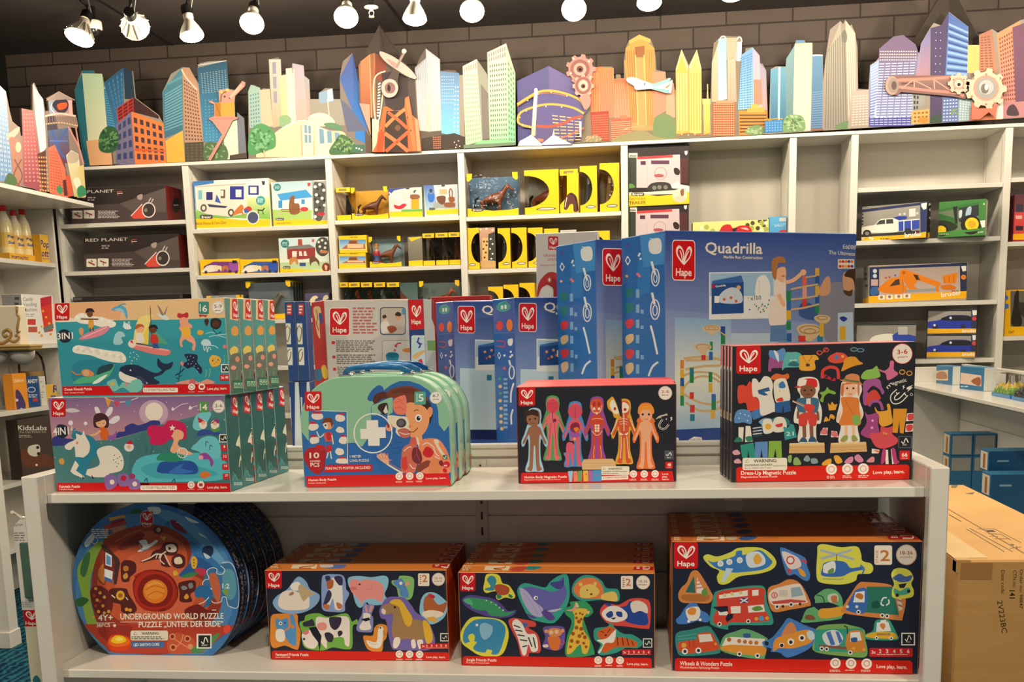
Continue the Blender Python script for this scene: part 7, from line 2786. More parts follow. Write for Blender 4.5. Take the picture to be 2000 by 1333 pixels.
board('skyline_board', 'skyline cutout with coaster ring, orange tower, twin gold towers and glass towers', 'skyline cutout',
      pts('45,1118 40,620 280,505 430,585 640,560 640,515 690,510 768,510 778,600 795,605 797,570 830,570 835,600 857,600 857,465 870,370 895,310 975,265 1060,300 1090,370 1102,450 1105,535 1175,550 1180,600 1230,610 1248,690 1255,690 1253,530 1298,375 1355,500 1415,380 1450,525 1455,755 1488,755 1497,640 1506,755 1520,755 1530,480 1545,330 1590,290 1620,275 1750,280 1760,310 1760,415 1785,412 1788,370 1840,362 1890,425 1895,480 1920,490 1946,540 1958,850 1958,1030'), S2, '7a6f5f', '''
g 5a5684 4a4a78 40,620 280,505 300,1085 45,1100
g 6a6290 585080 280,505 430,585 520,660 530,1080 290,1090
w 8a80a8 6 6 .15 .8 290,700 510,760 520,1000 290,1000
w c8a878 5 12 .8 .3 295,760 510,790 520,1080 300,1085
p c8704a 590,520 690,510 700,1000 610,1010
w d88a60 5 1 .4 1 600,560 690,540 700,1000 610,1000
g c87a50 a87a68 640,520 778,520 785,900 690,900
w b86a48 6 1 .3 1 660,540 770,530 780,900 690,900
g c86848 a88070 780,605 870,600 930,900 780,900
w e08a60 5 1 .35 1 785,640 860,630 900,1000 785,1000
g d88048 b08058 857,465 1000,400 1010,1000 915,960
g e08a48 a88858 870,370 975,268 1090,370 1105,1000 900,1000
w a86038 4 1 .4 1 872,390 940,380 960,940 905,940
w b87040 5 1 .4 1 1020,380 1085,380 1095,960 1030,960
p e89a58 895,312 975,265 1060,300 1060,330 975,300 900,340
p 8a5a3a 940,360 1015,350 1015,440 1000,460 945,440
p a88a58 945,440 1010,440 1035,1000 960,1000
l f0a868 8 945,420 965,960
l f0a868 8 1010,420 1030,960
p d8806a 1078,550 1175,550 1180,850 1080,900
p c89078 1180,610 1240,640 1250,900 1180,900
w b85a48 9 9 .7 .7 605,880 735,870 745,1060 615,1060
p 9a4038 600,860 740,850 745,1080 615,1080
w d87a58 11 11 .5 .55 610,880 735,870 742,1070 618,1072
p c85a48 755,910 915,900 915,1070 760,1075
w e89a78 1 9 1 .35 760,930 910,920 912,1065 762,1070
p d87050 830,885 880,880 880,910 832,912
b 6a7f58 1095,900 1160,870 1230,900 1260,1000 1250,1050 1100,1060 1080,980
b 8a8460 760,1085 850,1030 1000,1000 1090,1040 1180,1060 1250,1060 1250,1068 900,1090
s a8986a 8 860,990 940,970 1020,965
p c8a24f 1253,530 1298,378 1350,510 1355,1025 1258,1025
p d8b868 1355,505 1415,380 1450,525 1450,1020 1358,1025
w f0dc98 4 1 .35 1 1260,560 1345,560 1350,1000 1262,1000
w a88038 4 1 .2 1 1362,560 1445,560 1448,1000 1362,1000
p e8d088 1298,378 1350,510 1340,540 1300,430 1262,540 1255,530
p e8d088 1415,380 1450,525 1440,540 1412,430 1365,540 1356,505
l e8c070 7 1497,645 1499,760
p d8b070 1455,758 1520,758 1520,800 1460,800
g d8b868 c8a050 1465,800 1515,790 1520,1030 1468,1030
g a8aa98 b09a80 1530,480 1590,290 1620,780 1530,780
g 8fd0c0 a0d8c8 1580,300 1640,290 1645,760 1580,770
p a89a88 1640,290 1720,290 1720,470 1700,440 1645,460
g b0a090 a89080 1650,460 1710,440 1720,780 1650,780
p a0d0c0 1722,320 1760,320 1755,470 1718,470
s c8d0c8 9 1590,310 1600,285 1625,278 1640,300
s c8d0c8 9 1720,310 1735,285 1752,290 1760,320
g 6a92c0 8ab8d8 1760,418 1842,362 1850,830 1730,840
w 3f6a9a 9 22 .55 .6 1745,440 1840,400 1845,830 1735,835
g 9a98b0 b0a0a0 1842,362 1895,425 1920,830 1850,830
g 8a88a0 a89090 1895,480 1946,540 1955,850 1915,840
p b87a68 1850,610 1910,610 1915,800 1852,810
w b84a3a 1 1 1 1 1535,790 1705,790 1705,1040 1535,1042
w e8b888 11 14 .55 .5 1540,790 1705,790 1705,1040 1540,1042
p d88a6a 1570,770 1690,770 1700,790 1560,792
p b8803f 1735,850 1955,850 1955,1030 1738,1035
w 5a3a28 1 6 1 .4 1742,870 1950,870 1952,1020 1744,1025
p d89848 1800,830 1930,820 1932,860 1800,862
p e0a050 1830,800 1880,795 1890,830 1832,832
b 6f8a60 1790,1000 1820,970 1890,960 1945,990 1945,1028 1800,1030
f 95a880 22 11 1868,1000 70,26
s b87050 6 1260,1040 1350,1020 1450,1035 1520,1020
d d8b070 6 1300,1030 1350,1035 1400,1030
p 8a8464 540,1090 640,1030 690,1060 680,1085
f b89878 20 10 615,1062 65,22
''', parts=[('coaster_cutout', pts('45,1118 60,1080 140,1035 155,985 80,975 42,930 40,880 60,860 120,820 160,805 165,740 100,770 45,815 38,790 110,740 170,710 172,685 195,684 197,705 270,690 380,690 470,720 540,760 575,755 578,850 550,880 540,1010 500,1030 460,1110'), '5a527c', '''
p 4f4a78 60,850 160,810 160,970 70,960
p 5a5484 200,740 420,720 520,790 540,880 520,960 300,1000 200,960
w d8b070 4 8 .8 .3 300,870 530,900 530,1080 320,1090
s d8a048 17 40,800 110,755 200,705 300,695 420,720 510,760 545,800
s b87838 5 40,815 110,770 200,722 300,712 420,736
s d8a048 16 550,870 480,830 380,805 260,800 150,825 70,860 45,910 60,950 150,975
s a8503f 22 190,965 280,970 380,950 460,910 540,890
s c86a4a 12 370,1060 450,1030 550,980
d f0e0b0 5 120,770 200,720 300,708 420,735 110,850 260,815 380,820 60,900 80,955
g eee8dc e8c890 170,690 197,690 178,1040 148,1040
e f2ede2 183 688 13
p f0ede4 545,770 570,770 575,840 555,840
p f0ede4 515,930 532,930 530,1050 518,1050
p f0e6d0 45,1118 60,1080 100,1060 150,1030 180,1060 225,1100 230,1118
p f0e6d0 220,1108 270,1070 310,1035 320,990 325,1035 370,1060 460,1105
p d87a5a 195,1060 240,1065 240,1085 205,1085
''', .012), ('gear_cutout', gear(527, 530, 116, 9) , 'b88078', '''
o 26 8a5a54 520 530 62
e c8948a 520 530 48
e 6a4440 520 530 26
e 1a1414 522 533 12
d e8d0c0 8 470,450 590,470 450,560 600,590
''', .014), ('gear_cutout', gear(545, 660, 82, 8, 1.1), 'c8948a', '''
o 22 8a5a54 545 655 50 56
e d8a89a 545 655 34 38
e 6a4440 545 660 18
e 1a1414 546 662 9
b b88078 520,740 590,720 600,800 560,840 530,780
''', .022), ('airplane_cutout', pts('872,610 890,594 920,590 960,600 1040,630 1100,648 1180,625 1195,600 1215,598 1200,640 1230,615 1222,690 1215,715 1180,712 1060,680 980,688 950,688 930,655 885,630'), 'b8d8d4', '''
b eef4f0 875,610 910,592 970,605 1060,650 1150,680 1210,690 1200,712 1060,672 960,645 900,635
p 7fb0b0 1060,650 1210,600 1205,625 1090,665
p f0f0e8 1140,675 1222,615 1225,640 1180,690
p e07a4a 1170,670 1215,635 1212,650 1185,680
p 6fa8a8 1060,668 1200,690 1205,712 1100,690
e 3a6f78 1015 645 5 14
e e8ecec 955 672 18 12
''', .022)])
board('skyline_board', 'skyline cutout with tall blue slab tower, steel boom and big gear, right end', 'skyline cutout',
      pts('-30,1030 0,915 10,910 20,530 60,508 135,510 140,450 205,345 215,308 280,308 285,326 340,328 342,418 420,418 422,620 440,450 462,300 475,225 555,160 575,185 592,150 612,205 640,188 668,255 685,370 690,680 770,685 782,500 825,470 850,440 850,375 890,340 940,320 960,280 1035,268 1060,312 1130,340 1150,400 1165,410 1170,335 1240,215 1270,175 1325,195 1385,90 1535,205 1535,345 1618,345 1615,270 1715,222 1760,250 1930,155 2140,100 2140,890'), S3, '8a8078', '''
g 5f8fa8 3f6a88 20,530 135,510 140,960 20,920
l 9fd8e8 16 88,512 82,920
g 6f8f98 5f7a80 140,450 205,345 195,1000 135,960
p 5a7fa8 215,308 280,308 282,328 212,328
g d8d4a0 e6e0b0 205,335 340,328 325,1000 190,1005
g 5a80a0 4a6488 342,420 420,420 415,985 330,990
l a8c8d0 12 342,424 420,424
w 6a8fb0 1 16 1 .3 338,700 418,690 415,980 332,985
g 9a9888 888078 440,450 555,165 600,985 425,990
w 6a6660 9 1 .35 1 445,400 590,220 610,980 430,985
g aaa89a 90887c 592,152 668,255 690,960 610,980
w c4c2b0 4 1 .3 1 595,250 660,260 680,900 612,950
b 6a6860 570,250 590,230 605,270 600,320 575,320
b 5f7a58 510,985 560,940 620,930 650,985
g a89a94 988a80 640,700 770,688 775,975 610,985
w d8ccc0 5 12 .7 .3 650,730 765,720 770,960 635,970
p 6a5a78 850,375 960,280 1035,268 1130,340 1150,400 1150,440 850,450
g 6a5f80 7a84b0 850,430 1145,430 1120,960 800,970
w f0e8c0 16 4 .6 .3 855,385 1140,385 1138,470 850,470
g 88a0c8 5a60a8 782,500 850,460 830,970 772,970
w d8dcf0 2 22 .9 .35 790,510 845,480 830,960 780,965
w d8def0 6 24 .8 .3 850,480 1130,470 1105,960 800,965
p 4a4890 772,900 1100,890 1095,965 772,972
w c8d8f8 9 4 .8 .25 780,895 1095,885 1092,960 780,965
g 6a70a0 a87a78 1170,340 1245,215 1230,720 1110,700
w 8a90c0 4 9 .5 .5 1120,450 1170,380 1160,560 1125,560
p 4a4060 1245,215 1325,195 1385,90 1370,900 1240,930
w d8d8e0 2 9 .12 .12 1270,220 1340,220 1330,760 1260,760
g 4a5f98 5f86c0 1385,95 1535,205 1520,700 1350,700
w 7fa0d8 1 9 1 .35 1385,160 1535,230 1522,640 1365,640
w 3a4a80 1 9 1 .25 1385,190 1535,260 1522,660 1365,670
p c8a868 1530,345 1620,345 1615,560 1525,560
g 9a6a58 a87860 1620,265 1715,224 1760,560 1615,560
w 7a4a40 3 14 .7 .4 1625,280 1700,270 1735,560 1620,560
g c8865f b07a78 1750,260 1930,160 1960,880 1800,900
w 7a4040 9 16 .55 .5 1765,290 1925,200 1950,770 1800,780
p 6a4a60 1870,210 2140,110 2140,880 1900,890
w 8a6a80 4 14 .5 .5 1960,230 2130,200 2130,760 1960,770
p b07a80 1800,790 2140,760 2140,890 1800,905
b 4a3a40 1830,880 1840,820 1880,800 1910,840 1915,885
p 8a8a88 1105,690 1205,720 1200,800 1110,850
w 3a3a38 2 3 .6 .6 1110,720 1160,730 1150,840 1112,850
p c89a5a 1100,850 1235,835 1230,945 1095,950
w 8a5a38 4 3 .6 .5 1110,855 1230,845 1228,940 1110,945
e e07a3a 1190 920 40 24
p 3a4a40 1240,900 1330,860 1330,940 1240,945
p 5a6a98 1335,740 1460,730 1455,935 1330,940
w a8b8d8 5 7 .6 .4 1340,760 1455,750 1450,930 1335,935
p 8aa0a8 1460,735 1560,770 1545,925 1455,930
w c8d0d0 4 8 .5 .4 1465,760 1550,780 1540,920 1460,925
p c87a5a 1560,790 1800,760 1790,915 1545,925
p d8d8d0 1740,760 1800,755 1800,910 1745,912
f 6f8a5f 10 12 1425,855 30,22
b 6f8f62 120,920 150,885 200,878 260,890 285,950 275,1000 180,1010 110,1005
f 94ac86 36 14 195,945 75,60
f 55704a 14 13 195,950 75,60
p 3f78b0 -25,930 110,920 112,1010 -25,1018
w 6fa0d0 6 4 .5 .5 -20,935 108,928 108,1005 -20,1012
l c8904f 8 -25,915 112,910
p 8a5a48 330,985 420,985 420,1000 330,1002
''', YS - .0125, parts=[('boom_cutout', pts('895,660 905,610 940,578 1000,580 1440,575 1440,600 1390,650 1500,720 1520,740 1510,760 1420,740 1210,720 1100,712 1020,705 990,728 940,725 905,700'), '7a5a58', '''
e b08a80 950 655 52 72
e 8a7a74 960 655 42 60
e 5a4a48 965 655 20 34
g 8a6a68 6a5454 1000,600 1420,590 1420,650 1000,690
s b07a70 22 990,615 1200,605 1430,590
s b07a70 22 1000,665 1200,690 1420,710 1500,735
s 5a4040 12 1020,640 1120,640
s c89080 9 1120,610 1120,670
s c89080 9 1270,605 1275,680
s c89080 8 1020,680 1110,615
s c89080 8 1130,620 1250,680
s c89080 8 1280,615 1390,690
''', .012), ('gear_cutout', gear(1460, 640, 84, 8), 'c8a898', '''
e b08a7c 1460 640 46
e d0b8a8 1460 640 30
e 2a1a18 1462 648 13
d 8a6a60 7 1420,610 1500,610 1430,680 1495,675
''', .020), ('gear_cutout', gear(1670, 680, 160, 9), 'cdb09c', '''
o 20 a8887a 1670 675 88
e 8f8f90 1670 675 78
e a8a8a8 1672 668 56
e 6a6462 1660 680 30 38
e c8c8c4 1672 668 14 24
d 9a7a6a 10 1570,600 1780,600 1560,740 1790,750 1670,570 1670,800
p b86a58 1560,780 1600,830 1720,830 1730,780 1760,800 1740,900 1690,860 1620,915 1560,915
''', .020)])
board('spire_cutout', 'dark pointed roof cutout rising behind the tall blue slab tower', 'skyline cutout', pts('1120,800 1120,300 1200,160 1290,0 1380,-110 1470,0 1530,110 1615,290 1615,800'), S3, '3a322d', '''
p 2f2824 1380,-100 1470,0 1615,290 1615,500 1400,300
l 221c19 8 1380,-105 1290,10 1120,300
l 4a3f38 6 1380,-105 1470,5 1615,285
''', YS + .035)
XB = -2.62
ol = pts('-60,1390 -60,560 0,655 45,700 75,850 95,930 135,965 150,980 160,1040 175,1040 165,830 250,845 248,650 262,632 300,720 330,760 352,880 350,850 375,850 368,770 350,755 450,700 555,765 545,880 585,895 598,960 590,985 540,975 640,1240 658,1500 652,1520')
P = [onX(x / 3.92, y / 3.92, XB) for x, y in ol]
y0, z0 = min(p.y for p in P), 1.905
org = Vector((XB, y0, z0))
b = MB()
P2 = [(p.y - y0, max(p.z - z0, 0)) for p in P]
b.prism(P2, 0, .008, '8a7a70', 0, '4a4038')
b.v = [Vector((-v.y, v.x, v.z)) for v in b.v]
f = Face(b, Matrix.Translation(org), (0, 0, 0), (0, 1, 0), (0, 0, 1), (1, 0, 0), 99, 99)
f.eps *= 1.3
f.art(S0, '''
g 8fa0a8 6f94c0 -60,600 45,700 100,1390 -60,1390
w d8dce0 5 18 .5 .5 -60,680 45,740 95,1360 -60,1340
w 5a84c0 5 18 .2 .5 -60,680 45,740 95,1360 -60,1340
b c8a898 50,1040 110,990 145,970 150,1000 110,1050 60,1060
b a87868 70,1060 140,1070 165,1150 165,1400 105,1400 90,1200
e d8b8a0 140 1128 22 40
s 7a5048 10 110,1220 170,1350 110,1450
s 7a5048 10 165,1220 105,1350 170,1450
g b86a68 8f4a58 168,830 252,848 300,1200 320,1480 180,1420
w d08880 4 18 .5 .4 175,860 250,860 310,1400 185,1400
g b8b8b4 d8dcd8 250,640 300,720 355,1130 310,1190 270,900
l 6a6a68 8 300,720 352,1120
p d8dad4 300,720 330,760 355,1130 340,1130
p 4a4450 355,880 420,870 520,1380 380,1300
g 55698a 6a3a4a 360,1000 520,980 540,1250 400,1250
s 3f5fa8 14 400,1000 450,1150 520,1230
s 3f5fa8 12 520,980 440,1100 400,1220
s 5a7ac0 8 380,1080 520,1080
s c88a88 12 520,970 600,1120 640,1260
s c88a88 11 580,980 610,1150 635,1250
p b0888a 370,765 550,765 560,890 380,890
p 8fa0b8 372,780 420,760 420,880 385,890
p d8a8a8 520,770 550,768 556,885 530,888
b 3a3440 400,800 440,760 500,760 525,800 510,850 470,870 430,850
b d8582f 440,800 500,785 515,800 500,830 450,840
s e8e0d8 6 400,790 390,830 420,870
p 9a8a84 355,770 450,700 575,770 555,760 380,768
l b89a88 6 355,770 450,702 572,768
s d8c0b0 14 345,890 460,870 580,890
s c8b088 10 350,950 470,940 595,965
w 8a6a60 12 1 .3 1 350,895 585,895 595,960 352,955
p 5a3a38 285,1180 350,1150 360,1500 330,1500
w e8a060 4 9 .6 .4 290,1190 360,1190 380,1480 300,1470
g d8705a e07050 370,1130 420,1110 500,1300 520,1520 380,1480
w a84a40 5 14 .6 .4 380,1150 440,1160 500,1480 385,1450
p 5a2f30 480,1380 540,1370 545,1500 490,1500
p c85a44 500,1350 545,1340 560,1500 520,1510
g e0d8b8 c8b880 505,1190 545,1150 600,1180 640,1490 570,1510
b b8a898 515,1200 545,1160 600,1190 590,1240 530,1250
p d8c488 600,1280 640,1260 658,1510 590,1515
b e8e4d0 560,1380 600,1360 620,1420 590,1450
b 4f6a48 30,1400 60,1330 100,1340 130,1390 100,1440 40,1430
b 3f8a68 430,1450 460,1420 480,1460 460,1490
b 3f8a62 590,1450 620,1420 650,1440 660,1490 600,1510
''')
o = b.build('skyline_board', 'matte')
o.location = org
tag(o, 'skyline cutout with water tower and pink towers on the left wall bookcase', 'skyline cutout')
K1, K2, K3, K4, K5, K6, K7, K8 = (0, 320, 4.4425), (350, 320, 4.4425), (640, 280, 4.1667), (890, 280, 4.165), (1200, 260, 5), (1600, 320, 4.4425), (1640, 580, 3.508), (0, 560, 3.331)
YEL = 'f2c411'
def G(c, x, y): return (c[0] + x / c[2], c[1] + y / c[2])
def sbox(label, c, xl, xr, yt, z, d, cols, art='', Y=5.025, cat='toy box', name='toy_box', mat='print', group=None, sides=(), top=None, yb=None):
    a, b_ = G(c, xl, yt), G(c, xr, yt)
    pm = ((a[0] + b_[0]) / 2, a[1])
    h = (top or onY(*pm, Y).z) - z - .0008
    pz = onY(pm[0], pm[1] + h * 200, Y)
    x0, x1 = onY(a[0], a[1] + h * 200, Y).x, onY(b_[0], a[1] + h * 200, Y).x
    C = Carton((x0, Y, z + .0005), 0, x1 - x0, d, h, cols, .0012)
    f = C.face('F')
    if art: f.art(c, art)
    for k, sp in sides: C.face(k).art(c, sp)
    o = C.build(name, label, cat, mat, group)
    return o, C
def horse_mesh():
    J = [(-.30, 0, .62, .145), (-.05, 0, .585, .135), (.22, 0, .60, .15), (.36, 0, .74, .10), (.46, 0, .88, .07), (.52, 0, .965, .058), (.62, 0, .90, .045), (.71, 0, .80, .038)]
    E = [(i, i + 1) for i in range(7)]
    for s in (-1, 1):
        n = len(J)
        J += [(.25, s * .085, .46, .062), (.265, s * .085, .27, .034), (.26, s * .085, .08, .026), (.29, s * .085, .02, .034)]
        E += [(2, n), (n, n + 1), (n + 1, n + 2), (n + 2, n + 3)]
        n = len(J)
        J += [(-.33, s * .095, .47, .085), (-.27, s * .095, .36, .052), (-.37, s * .095, .25, .032), (-.345, s * .095, .08, .026), (-.31, s * .095, .02, .034)]
        E += [(0, n), (n, n + 1), (n + 1, n + 2), (n + 2, n + 3), (n + 3, n + 4)]
        n = len(J)
        J += [(.515, s * .035, 1.05, .014)]
        E += [(5, n)]
    me = bpy.data.meshes.new('hs')
    me.from_pydata([j[:3] for j in J], E, [])
    o = bpy.data.objects.new('hs', me)
    COL.objects.link(o)
    sk = o.modifiers.new('s', 'SKIN')
    for v, j in zip(me.skin_vertices[0].data, J): v.radius = (j[3], j[3])
    me.skin_vertices[0].data[0].use_root = True
    ss = o.modifiers.new('d', 'SUBSURF')
    ss.levels = ss.render_levels = 1
    dg = bpy.context.evaluated_depsgraph_get()
    m2 = bpy.data.meshes.new_from_object(o.evaluated_get(dg))
    bpy.data.objects.remove(o)
    m2.name = 'horse_figure'
    m2.polygons.foreach_set('use_smooth', [True] * len(m2.polygons))
    m2.materials.clear()
    m2.materials.append(M['plastic'])
    return m2
HM = horse_mesh()
b = MB()
b.prism([(.34, .86), (.44, .98), (.52, 1.05), (.54, .99), (.47, .90), (.40, .78), (.30, .72), (.28, .78)], -.022, .022, '222')
b.tube([(-.43, 0, .66), (-.53, 0, .56), (-.56, 0, .36), (-.52, 0, .2)], [.035, .05, .05, .015], '222')
_t = b.build('mane', 'plastic')
MM = _t.data
bpy.data.objects.remove(_t)
_hm = {}
def horse(parent, loc, s, c, rz=0.0, mane='1a1512'):
    r = None
    for nm, me, cc in (('horse_figure', HM, c), ('mane_and_tail', MM, mane)):
        if cc not in _hm:
            m, nt, bb = nmat('toy_horse_' + cc)
            n = nt.nodes.new('ShaderNodeTexNoise')
            n.inputs['Scale'].default_value = 5
            mx = nt.nodes.new('ShaderNodeMixRGB')
            mx.inputs['Color1'].default_value = col(cc)
            mx.inputs['Color2'].default_value = tuple(v * .6 for v in col(cc)[:3]) + (1,)
            nt.links.new(n.outputs['Fac'], mx.inputs['Fac'])
            nt.links.new(mx.outputs['Color'], bb.inputs['Base Color'])
            bb.inputs['Roughness'].default_value = .35
            _hm[cc] = m
        o = bpy.data.objects.new(nm, me)
        COL.objects.link(o)
        o.material_slots[0].link = 'OBJECT'
        o.material_slots[0].material = _hm[cc]
        if r is None:
            o.parent = parent
            o.location = loc
            o.scale = (s, s, s)
            o.rotation_euler = (0, 0, rz)
            r = o
        else:
            o.parent = r
    return r
def window_box(label, c, xl, xr, yt, z, d, style, horsec=None, back='3f6f8a', Y=5.02, group='boxed toy horses', rz=0.0, frame=YEL, art='', mane='1a1512'):
    """horse box with a clear window: style 'wide', 'arch' (cut on the left), 'arch_r' (cut on the right) or 'slim'"""
    a, b_ = G(c, xl, yt), G(c, xr, yt)
    h = onY((a[0] + b_[0]) / 2, a[1], Y).z - z - .001
    x0, x1 = onY(a[0], a[1] + h * 200, Y).x, onY(b_[0], a[1] + h * 200, Y).x
    w = x1 - x0
    t = thing('horse_box', label, 'horse toy box', (x0, Y, z + .0006), 0, group)
    fr = Matrix.Translation((x0, Y, z + .0006))
    b = MB()
    b.box(0, d - .002, 0, w, d, h * (.96 if style == 'wide' else .99), back, 0, 0, {'B': frame})
    b.box(0, 0, 0, w, d - .0022, .002, frame)
    if style != 'wide':
        b.box(0, .0005, h - .002, w, d - .0022, h, frame)
        if style == 'arch': b.box(w - .0015, .0015, .0022, w, d - .0022, h - .0022, frame)
        elif style == 'arch_r': b.box(0, .0015, .0022, .0015, d - .0022, h - .0022, frame)
    b.build('box_shell', 'print', t)
    b = MB()
    if style in ('arch', 'arch_r'):
        ol = [(w, 0), (w, h), (0, h)] + [(w * .72 * math.cos(q) if abs(q) < 1.57 else 0, h * .52 + h * .36 * math.sin(q)) for q in [1.57 - 3.14 * k / 14 for k in range(15)]] + [(0, 0)]
        if style == 'arch_r': ol = [(w - x, y) for x, y in reversed(ol)]
        b.prism(ol, 0, .0012, frame)
        f = Face(b, fr, (0, 0, 0), (1, 0, 0), (0, 0, 1), (0, -1, 0))
        cx = .62 if style == 'arch' else .36
        q = [(w * cx + w * .3 * math.cos(k * .524), h * .12 + h * .035 * math.sin(k * .524)) for k in range(12)]
        b.poly([Vector((x, -.0002, y)) for x, y in q], '5a5450')
        b.poly([Vector((w * cx + (x - w * cx) * .8, -.0004, h * .12 + (y - h * .12) * .5)) for x, y in q], 'e8e0d0')
    elif style == 'slim':
        q = MB(); q.box(0, 0, h * .86, w, .0012, h, frame)
        q.poly([Vector((w * u, -.0003, h * v)) for u, v in ((.2, .9), (.75, .9), (.75, .96), (.2, .96))], '8a7a50')
        q.build('header_card', 'print', t)
        b.box(0, 0, 0, w, .0012, h * .16, frame)
    else:
        k = h * .17
        b.prism([(0, 0), (w, 0), (w, k), (w * .8, k * .8), (w * .5, k * .75), (w * .2, k * 1.05), (0, k * 1.2)], 0, .0012, frame)
        for s in (0, 1):
            u = lambda x: x if s == 0 else w - x
            q = MB(); q.prism([(u(0), h), (u(w * .11), h), (u(w * .10), h * .88), (u(w * .04), h * .82), (u(0), h * .84)], 0, .0012, frame)
            q.build('corner_tab', 'print', t)
        q = [(w * .2 + w * .13 * math.cos(i * .524), k * .95 + h * .045 * math.sin(i * .524)) for i in range(12)]
        b.poly([Vector((x, -.0002, y)) for x, y in q], '4a4448')
        f = Face(b, fr, (0, 0, 0), (1, 0, 0), (0, 0, 1), (0, -1, 0))
        f.lev = 40
        vs, fs, asp = text_mesh('Breyer', .01)
        b.quadlist([Vector((w * .2 + (v[0] - .5) * w * .18, -.0006, k * .95 - h * .02 + v[1] * h * .04)) for v in vs], fs, 'f2efe6')
        if art: f.art(c, art)
    b.build('front_panel', 'print', t)
    b = MB()
    b.quadlist([(.001, .0018, h * .1), (w - .001, .0018, h * .1), (w - .001, .0018, h * .97), (.001, .0018, h * .97)], [[0, 1, 2, 3]], 'fff')
    if style in ('wide', 'arch'): b.quadlist([(.0006, .002, h * .05), (.0006, d - .004, h * .05), (.0006, d - .004, h * .96), (.0006, .002, h * .96)], [[0, 1, 2, 3]], 'fff')
    if style in ('wide', 'arch_r'): b.quadlist([(w - .0006, .002, h * .05), (w - .0006, d - .004, h * .05), (w - .0006, d - .004, h * .96), (w - .0006, .002, h * .96)], [[0, 1, 2, 3]], 'fff')
    b.build('window', 'clear', t)
    if horsec:
        s = min((h * .78) / 1.06, (w * .92) / 1.25 if style == 'wide' else 1, (d * .9) / .26)
        if style == 'wide': horse(t, (w * .46, d * .52, .0022), s, horsec, rz, mane)
        else:
            s = min(h * .8 / 1.06, d * .92 / 1.3)
            horse(t, (w * .5, d * .5, .0022), s, horsec, -PI / 2 + rz, mane)
    return t
SZ = dict(a1=1.812, a2=1.582, a3=1.342, b1=1.764, b2=1.543, b3=1.32, c1=1.780, c2=1.552, c3=1.32, d1=1.772, d2=1.527, d3=1.30)
T1 = '''
p 4a4040 600,380 1040,340 1150,420 1440,340 1440,520 600,530
p 2e2828 600,200 1440,185 1440,210 1040,345 600,370
p 5c5250 1040,345 1440,210 1440,420 1150,420
t d8d0cc 620,260 985,250 28 RED PLANET
s c8503a 6 1060,240 1020,245 1025,275
l d8d0cc 6 1020,258 1065,256
x a89a98 760 285 830 325 2
r efe8dc 628,408 716,478 8
r efe8dc 726,404 820,476 8
l a04a3a 14 645,435 700,462
l a04a3a 12 745,425 800,445
l 3a3432 8 670,420 680,435
l 3a3432 6 775,440 775,465
x c8bcba 850 405 1040 475 6
p d8503f 1135,450 1240,365 1265,475 1160,478
l e8d0c8 9 1135,455 1235,350
e e8dcd8 1290 402 60 68
e 3a3430 1290 402 50 58
b 8a807c 1250,400 1270,385 1280,410 1260,420
l d8d0cc 8 1290,330 1310,295
l d8d0cc 8 1315,335 1330,305
b a89a98 1190,280 1235,265 1230,310 1200,310
'''
EN = [('R', '''
p 7c211e 0,0 3000,0 3000,3000 0,3000
e 1c1618 1528 360 33 66
x a8a0a0 1505 350 1552 370 1
''')]
cb = dict(F='443a39', T='2c2624', L='2c2426', R='7c211e', B='2c2624', D='2c2624')
sbox('black telescope box on the upper shelf, partly behind the left skyline board', K1, 604, 1444, 200, SZ['a1'], .19, cb, T1, sides=EN)
o, C = sbox('black telescope box with red end on the shelf below the first one', K1, 724, 1556, 622, SZ['a2'], .19, cb, '')
f = C.face('F')
C2 = MB(); f.mb = C2
f.xf = lambda x, y: (x + 122, y + 418)
f.art(K1, T1)
f.xf = None
p = C2.build('printed_front', 'print', o)
sbox('third black telescope box, only its top strip showing above the ocean puzzles', K1, 640, 1590, 1142, SZ['a3'], .19, dict(cb, R='2c2624'), '''
p 2c2828 600,1140 1660,1130 1660,1200 600,1200
t 9a9490 640,1186 710,1182 20 CELESTRON
p 4a4240 1560,1135 1640,1132 1640,1165 1560,1165
''')
